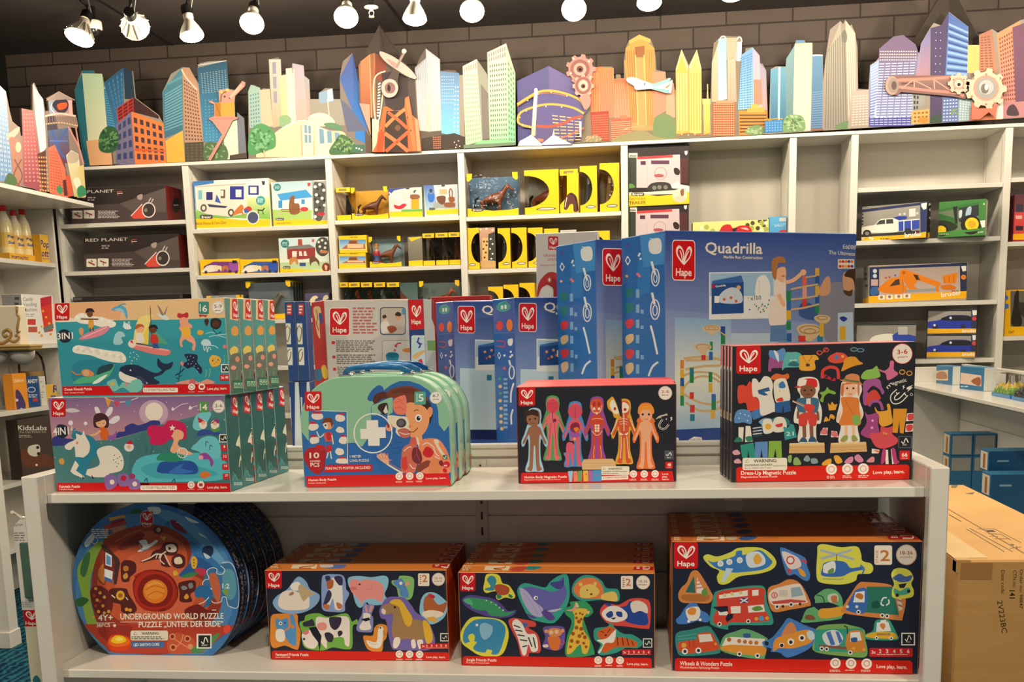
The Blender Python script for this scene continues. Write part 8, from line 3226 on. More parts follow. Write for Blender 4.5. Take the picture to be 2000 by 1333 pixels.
sbox('white camper van toy box with blue windows, on the top shelf', K2, 134, 788, 137, SZ['b1'], .12, dict(F='dfe2c8', T='e8e4da', L='2f6fb0', R='e8d8b0', B='ddd', D='ddd'), '''
g 2f6fb8 8fc0d8 95,150 300,140 300,470 100,470
p cfe0e0 300,125 790,125 790,300 300,300
g d8e0a0 7ab848 440,300 790,290 790,480 440,470
g 9fc880 6fb040 95,400 440,380 790,440 110,500
p f2c41a 110,480 300,470 560,490 790,480 790,550 130,560
p e8dcd0 135,195 300,170 560,165 590,190 590,430 440,460 250,440 150,400
l b8a8a0 7 140,200 580,175
r 7fb8c8 165,230 200,310
r f0e8e0 228,235 290,320
r 2f2a70 235,245 290,315
r 6a5a50 360,225 400,300
r f0e8e0 362,232 384,280
r 2b3490 440,195 560,310
r f0e8dc 490,225 540,290
r 2b3490 600,190 690,270
r e8e0d4 615,202 672,256
p 3f5fb0 310,330 325,265 365,345
p 3a3a60 245,350 420,370 400,385 260,375
e 5a5450 212 385 28 34
e e8dcd0 212 385 14 18
e 5a5450 450 425 28 34
e e8dcd0 450 425 14 18
b c8743a 465,450 490,400 540,355 560,385 550,410 570,460 540,430 500,440
b c03a30 560,400 600,370 630,390 610,430
p 3a5fb0 560,400 590,395 610,420 570,430
e e8e4dc 640 465 56 60
e 4a5070 640 468 46 50
s 1c1c1c 9 680,400 720,405 740,385
l 1c1c1c 6 690,405 685,435
l 1c1c1c 6 725,405 730,440
e 3a9aa0 706 320 40
x c8e8e8 680 300 732 340 4
p 3a3a3a 715,150 745,150 740,185 722,185
r 4a4a52 180,442 292,480 16
T f4f0e6 196,474 278,472 22 Breyer
t 8a5a1a 140,532 410,522 26 Mobile Rescue & Care Clinic
''')
sbox('blue-roofed toy stable box with a shiny window side, beside the camper van box', K2, 806, 1286, 150, SZ['b1'], .11, dict(F='d8e2dc', T='c8d4d8', L='a8c0c8', R='c8c8a8', B='ddd', D='ddd'), '''
g a8c8d8 dfe8e0 805,150 1150,150 1150,400 805,400
p a8cc70 805,400 1150,400 1150,490 805,490
p f2c41a 815,490 1285,480 1285,540 820,540
p 3f9ad8 850,265 1100,225 1160,290 880,320
p e8e8e4 845,300 880,320 890,400 850,380
p e0e4e4 880,320 1160,290 1160,400 890,400
r 3f8fc8 860,320 895,385
r 3f8fc8 1060,310 1090,350
b 8a5a3a 960,300 1000,280 1000,340 1040,350 1040,430 960,430
l 8a4a30 8 880,400 1060,395
l 8a4a30 6 890,415 1060,415
e c83a48 1085 395 36 20
b c8b890 850,420 880,430 870,450
e 2f7a78 850 205 32
x a8d8d0 830 190 872 222 3
p c83a30 1112,165 1140,165 1135,195 1115,195
p a8a8a4 1150,150 1285,150 1285,490 1160,490
b 50544f 1165,180 1200,160 1260,180 1270,300 1240,480 1180,480 1165,340
d e8ece8 14 1180,200 1220,180 1255,230 1190,270 1240,300 1200,330 1260,360 1190,400 1230,440 1180,460
d 2b302c 12 1200,220 1240,200 1215,280 1260,320 1180,310 1220,380
e c03038 1230 436 34 16
r 5a5a58 836,470 910,492 8
t f4f0e6 845,488 900,487 12 Breyer
t 8a5a1a 840,525 970,518 14 Horse Stable Playset
''')
for xl, xr, pc, pd, lb in ((182, 524, '7a3a86', '9a4fa8', 'purple horse trailer toy box at the left of its shelf'), (528, 862, '3a5aa0', '2f52b0', 'blue horse trailer toy box beside the red barn box')):
    u = xl - 182
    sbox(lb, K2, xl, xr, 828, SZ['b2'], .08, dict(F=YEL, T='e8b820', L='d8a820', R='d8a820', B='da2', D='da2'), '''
p %s %d,890 %d,850 %d,850 %d,945 %d,950
b e8e0d8 %d,930 %d,890 %d,880 %d,890 %d,930 %d,945
p %s %d,860 %d,855 %d,935 %d,940
r 2a2230 %d,840 %d,865
d 3a3438 14 %d,942 %d,935 %d,940
b e8d8b0 %d,900 %d,880 %d,885 %d,890 %d,935 %d,915 %d,935
b b8704a %d,900 %d,885 %d,885 %d,890 %d,935 %d,915 %d,935
x a8801a %d 962 %d 974 1
''' % ((pc,) + tuple(v + u for v in (215, 300, 510, 510, 200)) + tuple(v + u for v in (200, 240, 290, 330, 330, 205)) + (pd,) + tuple(v + u for v in (430, 512, 515, 435)) + tuple(v + u for v in (460, 500)) + tuple(v + u for v in (232, 440, 495)) + tuple(v + u for v in (300, 320, 335, 365, 365, 345, 325)) + tuple(v + u for v in (368, 385, 410, 425, 425, 400, 375)) + tuple(v + u for v in (390, 470))))
sbox('red barn toy box with horses printed on the front, right of the trailer boxes', K2, 868, 1300, 640, SZ['b2'], .11, dict(F='d4e4dc', T='d8dcd8', L='c8d4c8', R='c8c8a8', B='ddd', D='ddd'), '''
g c0dce4 e0e8d8 865,640 1305,640 1305,860 865,860
p b8d0a0 865,860 1305,850 1305,920 865,920
p f2c41a 870,905 1305,930 1305,965 872,968
p 7a7a78 940,720 1130,700 1180,730 930,745
p 9a3a34 935,745 1180,730 1180,820 1060,830 940,830
r e8e0d8 980,760 1020,810
p e8dcd0 1040,760 1060,760 1070,800 1040,800
p e8dcd0 1080,760 1100,760 1110,800 1080,800
p a84a3a 1030,655 1065,655 1070,710 1030,710
b c8884a 955,860 965,820 1010,815 1030,840 1025,880 1000,850 965,880
b 6a4a3a 1130,830 1160,800 1210,840 1215,890 1190,850 1150,860 1140,890
r 3a4a9a 1045,860 1098,890
e 2f7a78 918 695 36
x a8d8d0 895 678 942 712 3
p d84a3a 1150,655 1172,655 1170,680 1152,680
e 4a4a44 1245 720 62 84
d d8dcd4 12 1210,680 1240,665 1270,690 1220,720 1265,730 1235,760
e c87a48 1255 765 36 14
e 8a3a2a 1275 900 36 40
b e8c0a0 1262,880 1285,890 1280,920 1268,920
r 5a5a58 900,890 965,914 8
t f4f0e6 908,910 956,909 13 Breyer
t 8a5a1a 900,950 990,945 14 Red Stable Set
''')
window_box('clear box of four pale horses at the front of the lower shelf pile', K2, 585, 972, 1015, SZ['b3'], .036, 'wide', 'b8a890', '8a98a0', group='pale horse boxes')
_h = [o for o in bpy.data.objects if o.get('label', '').startswith('clear box of four pale')][0]
for i in range(4): dup(_h, _h.location + Vector((.001, .041 * (i + 1), 0)), 0, ('second', 'third', 'fourth', 'rearmost')[i] + ' pale horse box of the pile, only its yellow edge showing', 'pale horse boxes')
sbox('purple box with two white horses, right of the pale horse boxes', K2, 1095, 1305, 1122, SZ['b3'], .10, dict(F='4a4060', T='5a5070', L='4a4060', R='4a4060', B='333', D='333'), '''
g 5a5478 3f3650 1080,1120 1325,1120 1325,1300 1080,1300
b e8d8b0 1130,1200 1150,1160 1185,1145 1205,1165 1180,1180 1175,1230 1140,1230
b d8ccb0 1245,1190 1255,1150 1285,1140 1295,1165 1275,1180
''')
sbox('toy box with yellow corner tabs standing behind the ocean puzzles', K2, 240, 560, 1142, SZ['b3'], .10, dict(F='8a9098', T='9aa0a4', L='889', R='889', B='888', D='888'), '''
p f2c411 240,1138 275,1138 275,1170 240,1170
p f2c411 490,1132 560,1132 560,1170 495,1170
r 7a5a10 525,1140 540,1156
''')
window_box('black horse box with blue rosette tab, left end of its shelf', K3, 72, 186, 360, SZ['c1'], .22, 'slim', '2a2a32', 'c8922a', rz=.1)
window_box('golden box with brown horse in profile, second on its shelf', K3, 192, 488, 355, SZ['c1'], .09, 'wide', '6a3a24', 'c8952c')
sbox('pale toy set box with red sleigh and yellow bucket', K3, 497, 768, 362, SZ['c1'], .06, dict(F='c4ccca', T='4a5a9a', L='b8c0c0', R='8ab04a', B='ccc', D='ccc'), '''
p 3a4a98 492,355 700,350 640,365 540,385 495,430
p f2c41a 500,560 770,545 770,600 505,600
b c02a38 540,500 580,510 620,490 640,505 600,535 550,530
s e0e4e4 10 500,400 540,440 600,450
r e8a020 680,450 745,535 8
b 8a5a3a 675,420 740,420 745,450 680,455
e 3a3a3a 650 367 16 8
e 2a5a3a 712 395 14
s f4f4f4 6 520,420 600,480 660,480
d f0f0f0 10 560,420 600,400 660,430 720,400
p 6ab04a 600,540 770,535 770,555 600,560
''', mat='gloss')
sbox('tack set toy box with blue bucket and brown saddle, right end of its shelf', K3, 785, 1060, 338, SZ['c1'], .06, dict(F='c0ccd4', T='4a5a9a', L='b8c0c0', R='b8c0c0', B='ccc', D='ccc'), '''
g 4a68b8 a8c8d8 780,340 860,340 900,560 800,560
p f2c41a 800,545 1065,530 1065,575 805,585
r 9aa0a0 860,480 1040,530
e 2a3a4a 840 385 14
b 2f6fc8 815,420 865,420 860,475 825,475
s 3a4a6a 5 815,420 840,400 868,420
r c8a878 910,375 970,415
b 6a3f28 890,435 955,430 955,480 930,500 895,475
b 8a5028 950,490 1020,480 1035,515 960,520
s 7a4a2a 9 1000,460 990,400 1000,370 1015,400 1010,460
b 8a4a20 985,440 1030,440 1030,475 990,475
r 5a5a58 825,525 875,545 8
e 3a3a3a 940 345 16 8
''', mat='gloss')
ST = '''
p f2c41a 80,%d 330,%d 330,%d 80,%d
g 4a8ac8 b8d4d8 95,%d 310,%d 310,%d 95,%d
p a8683a 165,%d 180,%d 240,%d 245,%d 300,%d 310,%d 110,%d
r 7a4a2a 175,%d 235,%d
p e0b890 160,%d 290,%d 290,%d 160,%d
x 8a6a20 180 %d 260 %d 1
'''
def stb(t, b_): return ST % (t, t, b_, b_, t + 40, t + 40, b_ - 30, b_ - 30, t + 75, t + 45, t + 42, t + 70, t + 75, b_ - 35, b_ - 35, t + 50, t + 72, t + 75, t + 75, b_ - 42, b_ - 42, t + 14, t + 26)
zb = onY(*G(K3, 200, 896), 5.02).z
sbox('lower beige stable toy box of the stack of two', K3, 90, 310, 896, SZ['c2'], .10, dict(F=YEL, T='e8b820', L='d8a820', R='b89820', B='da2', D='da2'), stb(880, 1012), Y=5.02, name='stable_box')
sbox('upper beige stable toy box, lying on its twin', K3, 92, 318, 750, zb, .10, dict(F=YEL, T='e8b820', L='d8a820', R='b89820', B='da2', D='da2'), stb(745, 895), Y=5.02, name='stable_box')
t = window_box('box with a girl rider doll and brown horse', K3, 338, 596, 758, SZ['c2'], .08, 'wide', '8a4a2a', '7f9aa4')
bq = MB()
bq.lathe([(.0005, .115), (.011, .11), (.013, .1), (.009, .088), (.006, .084), (.015, .078), (.017, .055), (.012, .045), (.02, .03), (.019, .002), (.0005, .001)], 'd8a070', 0, 12, Matrix.Translation((.03, .03, .003)), ['b8702a', 'b8702a', 'e0b090', 'e0b090', 'e0b090', 'c03048', '4a68a8', '4a68a8', 'c02a40', '2a2a40', '2a2a40'])
bq.build('rider_doll', 'plastic', t, True)
sbox('empty clear-sided box turned sideways between the girl doll and slim horse boxes', K3, 655, 772, 760, SZ['c2'], .10, dict(F='7a7468', T='d8b420', L='8a8478', R='6a6458', B='887', D='887'), '''
g 8a8474 6a6256 600,760 800,760 800,990 600,990
p f2c41a 640,960 800,950 800,1000 640,1000
p f2c41a 660,770 790,745 790,765 680,800
''', mat='gloss')
for i, (xl, xr, hc) in enumerate(((776, 870, '3a302c'), (880, 980, '50484a'), (986, 1076, '5a3428'))):
    window_box(('first', 'second', 'third')[i] + ' slim clear horse box from the left, right end of the middle shelf', K3, xl, xr, 733 - i * 4, SZ['c2'], .22, 'slim', hc, '4a4a44')
for i, (xl, xr, hc) in enumerate(((102, 170, '3a5a60'), (176, 266, '9a4a24'), (277, 366, '7a3a24'), (382, 472, '8a9a90'), (486, 586, '5a3024'))):
    window_box(('leftmost', 'second', 'third', 'fourth', 'fifth')[i] + ' slim horse box on the low shelf above the red and white box', K3, xl, xr, 1132, SZ['c3'], .22, 'slim', hc, '5f8a84')
sbox('dark green backdrop side of an opened horse box on the low shelf', K3, 592, 735, 1134, SZ['c3'], .09, dict(F='4a6460', T='e0b020', L='465', R='465', B='465', D='465'), 'g 3f5a58 5a706a 585,1130 740,1130 740,1300 585,1300\nb 5a2f22 545,1280 560,1220 590,1190 610,1220 650,1260 670,1290', mat='gloss')
window_box('wide box with a lying chestnut horse on the low shelf', K3, 748, 1074, 1118, SZ['c3'], .09, 'wide', 'b0582e', '9fb8b0', mane='a04a24')
window_box('wide clear box with a bay horse galloping, left end of the top shelf', K4, 92, 508, 240, SZ['d1'], .09, 'wide', '8a4a2c', '4a6a88')
window_box('yellow arch-window box turned to show a bay horse', K4, 560, 838, 215, SZ['d1'], .22, 'arch', '7a3a22', '8a9088', rz=1.0)
t = window_box('yellow box with a dark horse head on its front, third on the top shelf', K4, 850, 996, 210, SZ['d1'], .22, 'slim', None, 'e0b414')
bq = MB()
fb = t.location
f = Face(bq, Matrix.Translation(fb), (0, 0, 0), (1, 0, 0), (0, 0, 1), (0, -1, 0))
f.lev = 60
f.art(K4, '''
p f2c411 905,240 1000,240 1000,560 850,560 850,500 905,440
b 5a3028 880,530 890,450 920,410 950,405 985,440 998,520 995,555 960,555 955,500 930,500 905,540
s 2a1c1a 12 930,410 965,430 985,480 990,550
s f2e8d8 6 905,440 895,490 890,520
''')
bq.build('front_print', 'print', t)
window_box('yellow arch-window box with a grey horse, fourth on the top shelf', K4, 1012, 1150, 183, SZ['d1'], .22, 'arch', '6a7478', 'a8b0a0')
window_box('tallest yellow arch-window box at the right end, pale horse inside', K4, 1172, 1332, 160, SZ['d1'], .22, 'arch', '9a7f58', 'c8c0a0')
window_box('yellow arch box at the left end of the middle shelf, arch cut on its right', K4, 100, 192, 688, SZ['d2'], .22, 'arch_r', '3a2c28', '5a5048')
sbox('spotted brown patterned horse box, second on the middle shelf', K4, 196, 322, 686, SZ['d2'], .10, dict(F='b08a68', T='c8a080', L='3a3430', R='3a3430', B='a86', D='a86'), '''
g c89a80 8a6a4a 185,690 320,690 320,1000 185,1000
p d8b070 215,770 265,770 262,965 215,965
d 5a3a20 9 230,800 250,830 225,860 245,890 235,930 255,800
p 3a3634 265,740 330,720 330,970 265,965
d d8dce0 8 285,780 300,820 280,860 300,900 290,940
d f0dcc8 9 200,700 250,695 300,705
b c8a068 200,960 330,960 330,1005 210,1005
''', mat='gloss')
for i, (xl, xr, yt) in enumerate(((345, 444, 690), (456, 578, 686), (590, 708, 686), (722, 836, 694))):
    window_box(('third', 'fourth', 'fifth', 'sixth')[i] + ' box of the middle shelf, yellow with a dark arch window', K4, xl, xr, yt, SZ['d2'], .22, 'arch', ('5a5a58', '4a3a30', '6a5a48', '3a3a3a')[i], '6a6454')
sbox('white shiny box top between yellow boxes on the middle shelf', K4, 852, 984, 704, SZ['d2'], .09, dict(F='c0bcb4', T='d8d4cc', L='999', R='999', B='999', D='999'), mat='gloss')
window_box('yellow box second from the right end of the middle shelf, mostly hidden', K4, 992, 1116, 718, SZ['d2'], .22, 'arch', None, '6a6454')
window_box('yellow box at the right end of the middle shelf, mostly hidden', K4, 1132, 1254, 712, SZ['d2'], .22, 'arch', None, '6a6454')
for i, (xl, xr, yt) in enumerate(((267, 386, 1166), (392, 512, 1150), (522, 642, 1136))):
    window_box(('left', 'middle', 'right')[i] + ' yellow arch box of three on the low shelf beside the station box', K4, xl, xr, yt, SZ['d3'], .22, 'arch', '6a3a28', '6a6454')
TR = '''
p 241c1c 120,100 740,100 740,720 120,720
p 2f3a2c 125,240 220,240 220,540 125,540
b 5f8f4a 125,510 170,495 200,530 130,540
p 4a2224 640,250 720,240 720,490 640,490
p c8b8bc 215,240 580,212 640,210 645,520 560,520 330,535 215,535
p d8363a 220,232 570,215 570,238 225,258
r 4a2440 256,275 306,312
r 5a3048 358,268 535,304
l b8a8ac 4 318,255 325,530
o 5 c07078 450 395 58 60
b a85058 390,410 430,400 480,410 470,430 400,430
b 2a1a18 580,350 610,340 640,370 630,410 590,400
b e8e0d8 545,520 620,470 640,500 735,520 735,545 560,540
b 30302e 330,560 350,500 420,480 520,485 555,520 545,570
d 7a7870 22 390,535 440,530 500,530
p e8e0c8 125,580 350,575 560,560 735,545 735,590 125,610
p f2c41a 120,612 250,595 420,615 600,600 735,575 735,690 120,720
e f0e0c0 638 612 72 66
b e8c0b0 590,620 680,620 690,660 600,670
b 8a5a38 645,560 680,555 675,610 650,610
r 4a4448 165,580 292,616 14
T f4f0e6 178,610 282,606 24 Breyer
t 5a4a20 145,658 305,652 22 TWO HORSE
T 5a4a20 145,698 308,690 30 TRAILER
r d8d4c8 140,195 226,240
r 6a6a66 148,218 214,230
p e8e4dc 685,175 715,175 712,205 700,218 688,205
'''
tb = dict(F='241c1c', T='241c1c', L='241c1c', R='3a2c28', B='221', D='221')
z2 = onY(*G(K5, 430, 716), 5.02).z
sbox('upper black box with a white horse trailer, directly under the shelf top', K5, 140, 732, 145, z2, .12, tb, TR, Y=5.02, name='trailer_box', cat='toy box', top=2.062)
o, C = sbox('lower black horse trailer box, its bottom hidden by the large blue box', K5, 152, 726, 716, 1.49, .12, tb, '', Y=5.02, name='trailer_box')
f = C.face('F')
C2 = MB(); f.mb = C2
f.xf = lambda x, y: (x - 6, y + 530)
f.art(K5, TR)
f.xf = None
C2.build('printed_front', 'print', o)
sbox('yellow-green toy car box with a red car and leaves', K5, 765, 1506, 858, 1.49, .10, dict(F='d4cc60', T='c8c050', L='a8a040', R='a8a040', B='aa5', D='aa5'), '''
g e8e090 c8c060 760,830 1510,820 1510,1200 760,1200
d 4a4a30 22 1300,900 1350,880 1420,860 1470,850 1320,950 1400,930 1460,900
d a8b058 26 1340,930 1440,880 1480,940 900,920 960,960
d e8e8c0 20 1480,880 1440,950 850,930
b c8202a 1035,940 1070,900 1130,895 1160,930 1230,905 1310,910 1345,960 1340,1000 1040,1000
b 2a1c20 1150,940 1200,930 1170,970
b f0b0a8 1230,930 1290,925 1310,950
''')
sbox('blue toy car box at the right of the leafy green box', K5, 1512, 1676, 816, 1.49, .06, dict(F='3f8fc8', T='5fa8d8', L='38b', R='38b', B='38b', D='38b'), '''
g 5fb0e0 2f78b8 1505,815 1765,815 1765,1200 1505,1200
r c8ccc4 1610,828 1675,862 6
t c8dcd8 1565,918 1690,905 28 SALLY'S
b c03a40 1600,970 1640,945 1690,955 1690,990 1600,990
''')
def turned(label, pr, py, Y, pl, yaw, z, d, h_py, cols, c, art, sides=(), mat='print', cat='toy box', name='truck_box'):
    """box turned so its right front edge (seen at pr) is nearest; pl is the left front edge"""
    R_ = onY(pr, py, Y)
    n = Vector((math.sin(yaw), -math.cos(yaw), 0))
    e = Vector((math.cos(yaw), math.sin(yaw), 0))
    r = ray(pl, py)
    Q = EYE + r * ((R_ - EYE).dot(n) / r.dot(n))
    w = (R_ - Q).dot(e)
    P0 = Vector((R_.x, R_.y, 0)) - e * w
    h = onY(pr, h_py, Y).z - z - .001
    C = Carton((P0.x, P0.y, z + .0006), yaw, w, d, h, cols, .0012)
    C.face('F').art(c, art)
    for k, sp in sides: C.face(k).art(c, sp)
    return C.build(name, label, cat, mat), C
NV = '262f5a'
tk = dict(F='8a8880', T=NV, L='2a3050', R='20263e', B='444', D='222')
RAM = '''
g a09c94 8a867e 340,390 880,350 880,620 340,640
p 262f5a 340,400 940,318 940,352 345,425
p 2c3668 875,330 945,315 945,600 880,610
p f2b416 330,625 740,610 940,590 960,650 330,690
p 2a2c3a 330,620 870,580 870,610 330,640
b e8e6da 355,560 430,540 480,530 520,490 560,478 650,472 685,480 690,540 680,590 560,600 460,600 360,610
p 3a3c3e 490,530 525,492 570,485 572,522
p 3a3c3e 582,484 640,480 645,518 582,522
p 2f48b0 688,500 870,480 870,560 800,575 690,585
l e8e8e4 9 690,498 870,482
l e8e8e4 8 735,495 735,585
l e8e8e4 8 800,490 800,575
p 2438a0 640,470 690,455 760,455 760,480 690,490
p d8dcd8 780,392 835,388 838,455 780,462
d c8ccd0 12 700,440 740,435 850,430
e 2a2a2c 415 605 36 32
e 8a8a88 415 605 18 16
e 2a2a2c 770 585 32 26
d e8e8e4 10 360,640 380,650 440,645 460,650
T f6f6f4 745,642 895,625 44 bruder
r d84030 845,598 870,606
r 5aa040 870,594 895,602
p e8e8e4 885,345 935,338 930,390 905,400 885,370
x 3a3a30 530 645 630 660 1
d 2a2a2a 9 375,440 375,470 375,500 375,525
'''
turned('blue and white utility truck box on the shelf left of the green tractor', 1811, 400, 4.94, 1684, math.radians(-24), 1.598, .10, 394, tk, K6, RAM, [('R', '''
p 181c2c 940,300 1020,330 1020,660 940,650
d c8b8a8 13 965,400 980,430 965,470 985,500 970,540 985,570
p e8e4e0 950,340 1000,345 1000,370 950,368
p f2b416 940,600 1020,620 1020,660 940,655
''')])
turned('green tractor box with yellow wheels', 1926, 400, 4.925, 1834, math.radians(-22), 1.598, .09, 388, dict(F='3f7f3a', T='2f6a2f', L='2f5a2f', R='d8d0b8', B='363', D='363'), K6, '''
g 3a7a38 4a8a42 1000,380 1460,300 1460,640 1000,640
p 6a7a60 1020,400 1390,345 1390,560 1020,590
p 356f34 1020,400 1390,330 1390,360 1020,420
p 3f7f3a 1385,310 1465,300 1465,620 1385,625
b 2f6a30 1020,440 1100,450 1180,480 1200,540 1120,570 1020,560
b 24301f 1020,500 1120,500 1200,540 1160,580 1020,590
p 1c2420 1160,375 1200,370 1200,520 1180,520
p 2a3036 1210,385 1385,355 1385,450 1300,470 1260,520 1210,500
b c8d4dc 1215,410 1240,405 1235,460 1215,470
b a8c0d8 1285,385 1320,375 1310,450 1270,450
e 1e1e1c 1060 575 62 56
e f2cc1a 1058 578 44 40
e 1e1e1c 1315 530 88 86
e f2cc1a 1325 525 60 58
e d8a81a 1325 525 34 32
p 4a8a42 1000,600 1390,560 1390,580 1005,625
x b8c8a0 1040 605 1140 618 1
t f0f4ec 1378,602 1428,596 16 bruder
p e8ece4 1395,495 1440,490 1440,550 1415,555 1400,520
d d8e8c8 8 1430,350
''', [('R', '''
p 8a8468 1490,300 1530,310 1530,620 1490,610
d 5a5a40 10 1483,345 1478,420 1478,540
''')])
sbox('orange lift truck box on the third shelf of the right bookcase', K6, 432, 1284, 870, 1.316, .12, dict(tk, F='a8988c', L='c8c8c4'), '''
g a89a90 c8b0a8 500,890 1225,850 1225,1120 510,1140
p 262f5a 430,900 1285,845 1285,885 520,915 520,1150 435,1160
p 2a3350 1220,850 1285,845 1285,1110 1225,1120
p f2b416 430,1150 1285,1105 1285,1165 430,1210
e c8d8e0 483 932 18
e c8d8e0 483 975 18
r c8a8a8 450,1005 510,1060
b 3a68a8 450,1080 510,1070 510,1130 450,1140
b e8821a 510,1085 560,1040 610,1000 680,985 720,980 730,1120 600,1125 530,1110
p 4a3a30 610,1065 660,1010 695,1000 700,1050
l c8700f 8 725,985 728,1120
p e8821a 700,930 740,915 1050,1030 1060,1060 1000,1060 860,1010 820,1060 860,1090 780,1090 700,960
e b8600a 733 945 14
p 2a2420 815,960 840,965 860,1010 845,1010
p 2a2420 840,965 855,968 875,1012 862,1010
p e8821a 1065,975 1195,945 1200,970 1180,1040 1080,1040
l b8650f 6 1085,985 1090,1035
l b8650f 6 1125,975 1130,1035
l b8650f 6 1165,965 1168,1030
b d8781a 1060,1060 1140,1050 1190,1080 1150,1095 1070,1090
p e8821a 1010,1040 1035,1040 1040,1110 1015,1112
p e8821a 735,1060 760,1060 760,1120 740,1120
p 9aa0a0 760,1095 1010,1080 1010,1105 760,1118
d c83a30 9 580,990 610,985
d 3a5fc0 9 660,970
r f0ece4 512,1140 570,1180 6
r f0ece4 582,1138 640,1178 6
r f0ece4 654,1135 720,1172 6
r f0ece4 730,1130 792,1168 6
d a87a4a 14 540,1160 610,1155 690,1152 760,1148
T f6f6f4 1060,1158 1235,1135 40 bruder
r d84030 1150,1100 1180,1110
r 5aa040 1185,1098 1210,1107
e e8821a 1252 985 22
p e8e8e4 1230,890 1275,885 1275,930 1245,935
''', sides=[('L', 'p 9a9a94 380,880 430,890 430,1200 380,1190\nd 4a4a4a 14 405,960 405,1000 410,1060\np f2b416 375,1170 432,1160 432,1215 375,1215')], name='truck_box')
turned('second utility truck box, on the low shelf behind the dress-up puzzles', 1789, 650, 4.96, 1673, math.radians(-14), 1.0535, .10, 632, tk, K7, '''
g 8f8b84 a8a49c 110,190 540,190 540,420 110,420
p 1c2236 110,178 595,172 595,192 110,198
b e8e6da 210,290 260,262 360,255 375,290 360,330 220,330
p 2f48b0 360,265 400,240 540,270 540,330 370,330
r b8b8b4 400,205 465,260
p 2a3466 540,175 596,170 596,420 540,420
p e8e8e4 545,185 590,185 588,225 560,235
p f2b416 110,385 596,375 596,420 110,420
''')
zc = onY(*G(K7, 760, 254), 4.99).z
BC = '''
g a09c96 8f8b84 600,%d 930,%d 930,%d 600,%d
p 1c2236 590,%d 930,%d 930,%d 590,%d
b 2838a8 600,%d 680,%d 740,%d 800,%d 880,%d 920,%d 930,%d 920,%d 610,%d
b 1a1c28 700,%d 740,%d 870,%d 910,%d 890,%d
d 2a2c34 20 655,%d 845,%d
p f2b416 590,%d 940,%d 940,%d 590,%d
T f6f6f4 840,%d 940,%d 22 bruder
p 2a3350 900,%d 945,%d 945,%d 900,%d
p e8e8e4 908,%d 940,%d 938,%d 912,%d
e d84040 922 %d 15
d d8e0f0 9 650,%d 760,%d
'''
def bc(t, b_): return BC % (t, t, b_, b_, t, t, t + 14, t + 14, t + 90, t + 75, t + 45, t + 40, t + 44, t + 70, t + 110, t + 130, t + 130, t + 75, t + 48, t + 45, t + 62, t + 78, t + 125, t + 125, b_ - 32, b_ - 34, b_, b_, b_ - 8, b_ - 10, t, t, b_ - 34, b_ - 34, t + 8, t + 8, t + 40, t + 44, t + 64, t + 110, t + 60)
for lb, t_, b2, z, yt in (('lower blue toy car box of two stacked', 255, 412, 1.0535, 254), ('upper blue toy car box, lying on the other one', 85, 252, zc, 84)):
    turned(lb, 1906, 660, 4.99, 1811, math.radians(-13), z, .10, G(K7, 760, yt)[1], tk, K7, bc(t_, b2), [('R', 'p 20263e 925,50 1020,50 1020,420 925,420\nd c8c8cc 9 960,%d 985,%d 965,%d 990,%d\np f2b416 925,%d 1020,%d 1020,%d 925,%d' % (t_ + 40, t_ + 55, t_ + 80, t_ + 110, b2 - 35, b2 - 25, b2 + 10, b2))])
sbox('red toy box at the far right edge of the photo', K6, 1690, 1980, 262, 1.571, .12, dict(F='a03038', T='8a2a30', L='7a2a34', R='822', B='822', D='822'), '''
g 5a3a44 b03a40 1680,260 2000,260 2000,620 1680,660
r d84a48 1690,420 1780,620
r 3a3a4a 1710,350 1770,420
r e8b0a8 1705,450 1760,480
r 3a2a3a 1705,540 1770,580
p f2b416 1680,610 2000,600 2000,660 1680,660
''')
sbox('yellow digger toy box with a dark window at the far right edge', K6, 1612, 1990, 1092, 1.15, .13, dict(F='f2b812', T='e0a810', L='c8920f', R='da2', B='da2', D='da2'), '')
o = [x for x in bpy.data.objects if x.get('label', '').startswith('yellow digger')][0]
b = MB()
f = Face(b, Matrix.Translation(o.location), (0, 0, 0), (1, 0, 0), (0, 0, 1), (0, -1, 0))
f.lev = 30
f.art(K7, '''
e 4a78c0 1140 8 16
r 4a78c0 1128,48 1158,82 6
r 6a6258 1170,-40 1290,210
b 2a2620 1175,180 1190,60 1200,-20 1225,-40 1230,60 1250,180 1215,205
b 3a342a 1225,40 1290,60 1290,150 1240,120
p f2b812 1165,205 1300,205 1300,260 1165,260
T 3a2f10 1158,252 1196,250 18 CAT
''')
b.build('printed_front', 'print', o)
XF = -2.855
def lbox(label, c, xn, xf, yt, z, d, cols, art='', X=XF, name='toy_box', sides=(), top=None):
    """box on the left bookcase, its printed front turned to the right (+X)"""
    a, b_ = G(c, xn, yt), G(c, xf, yt)
    pa, pb = onX(*a, X), onX(*b_, X)
    h = (top or pa.z) - z - .001
    C = Carton((X, pa.y, z + .0006), PI / 2, pb.y - pa.y, d, h, cols, .0012)
    if art: C.face('F').art(c, art)
    for k, sp in sides: C.face(k).art(c, sp)
    return C.build(name, label, 'toy box'), C
ZA = 1.622
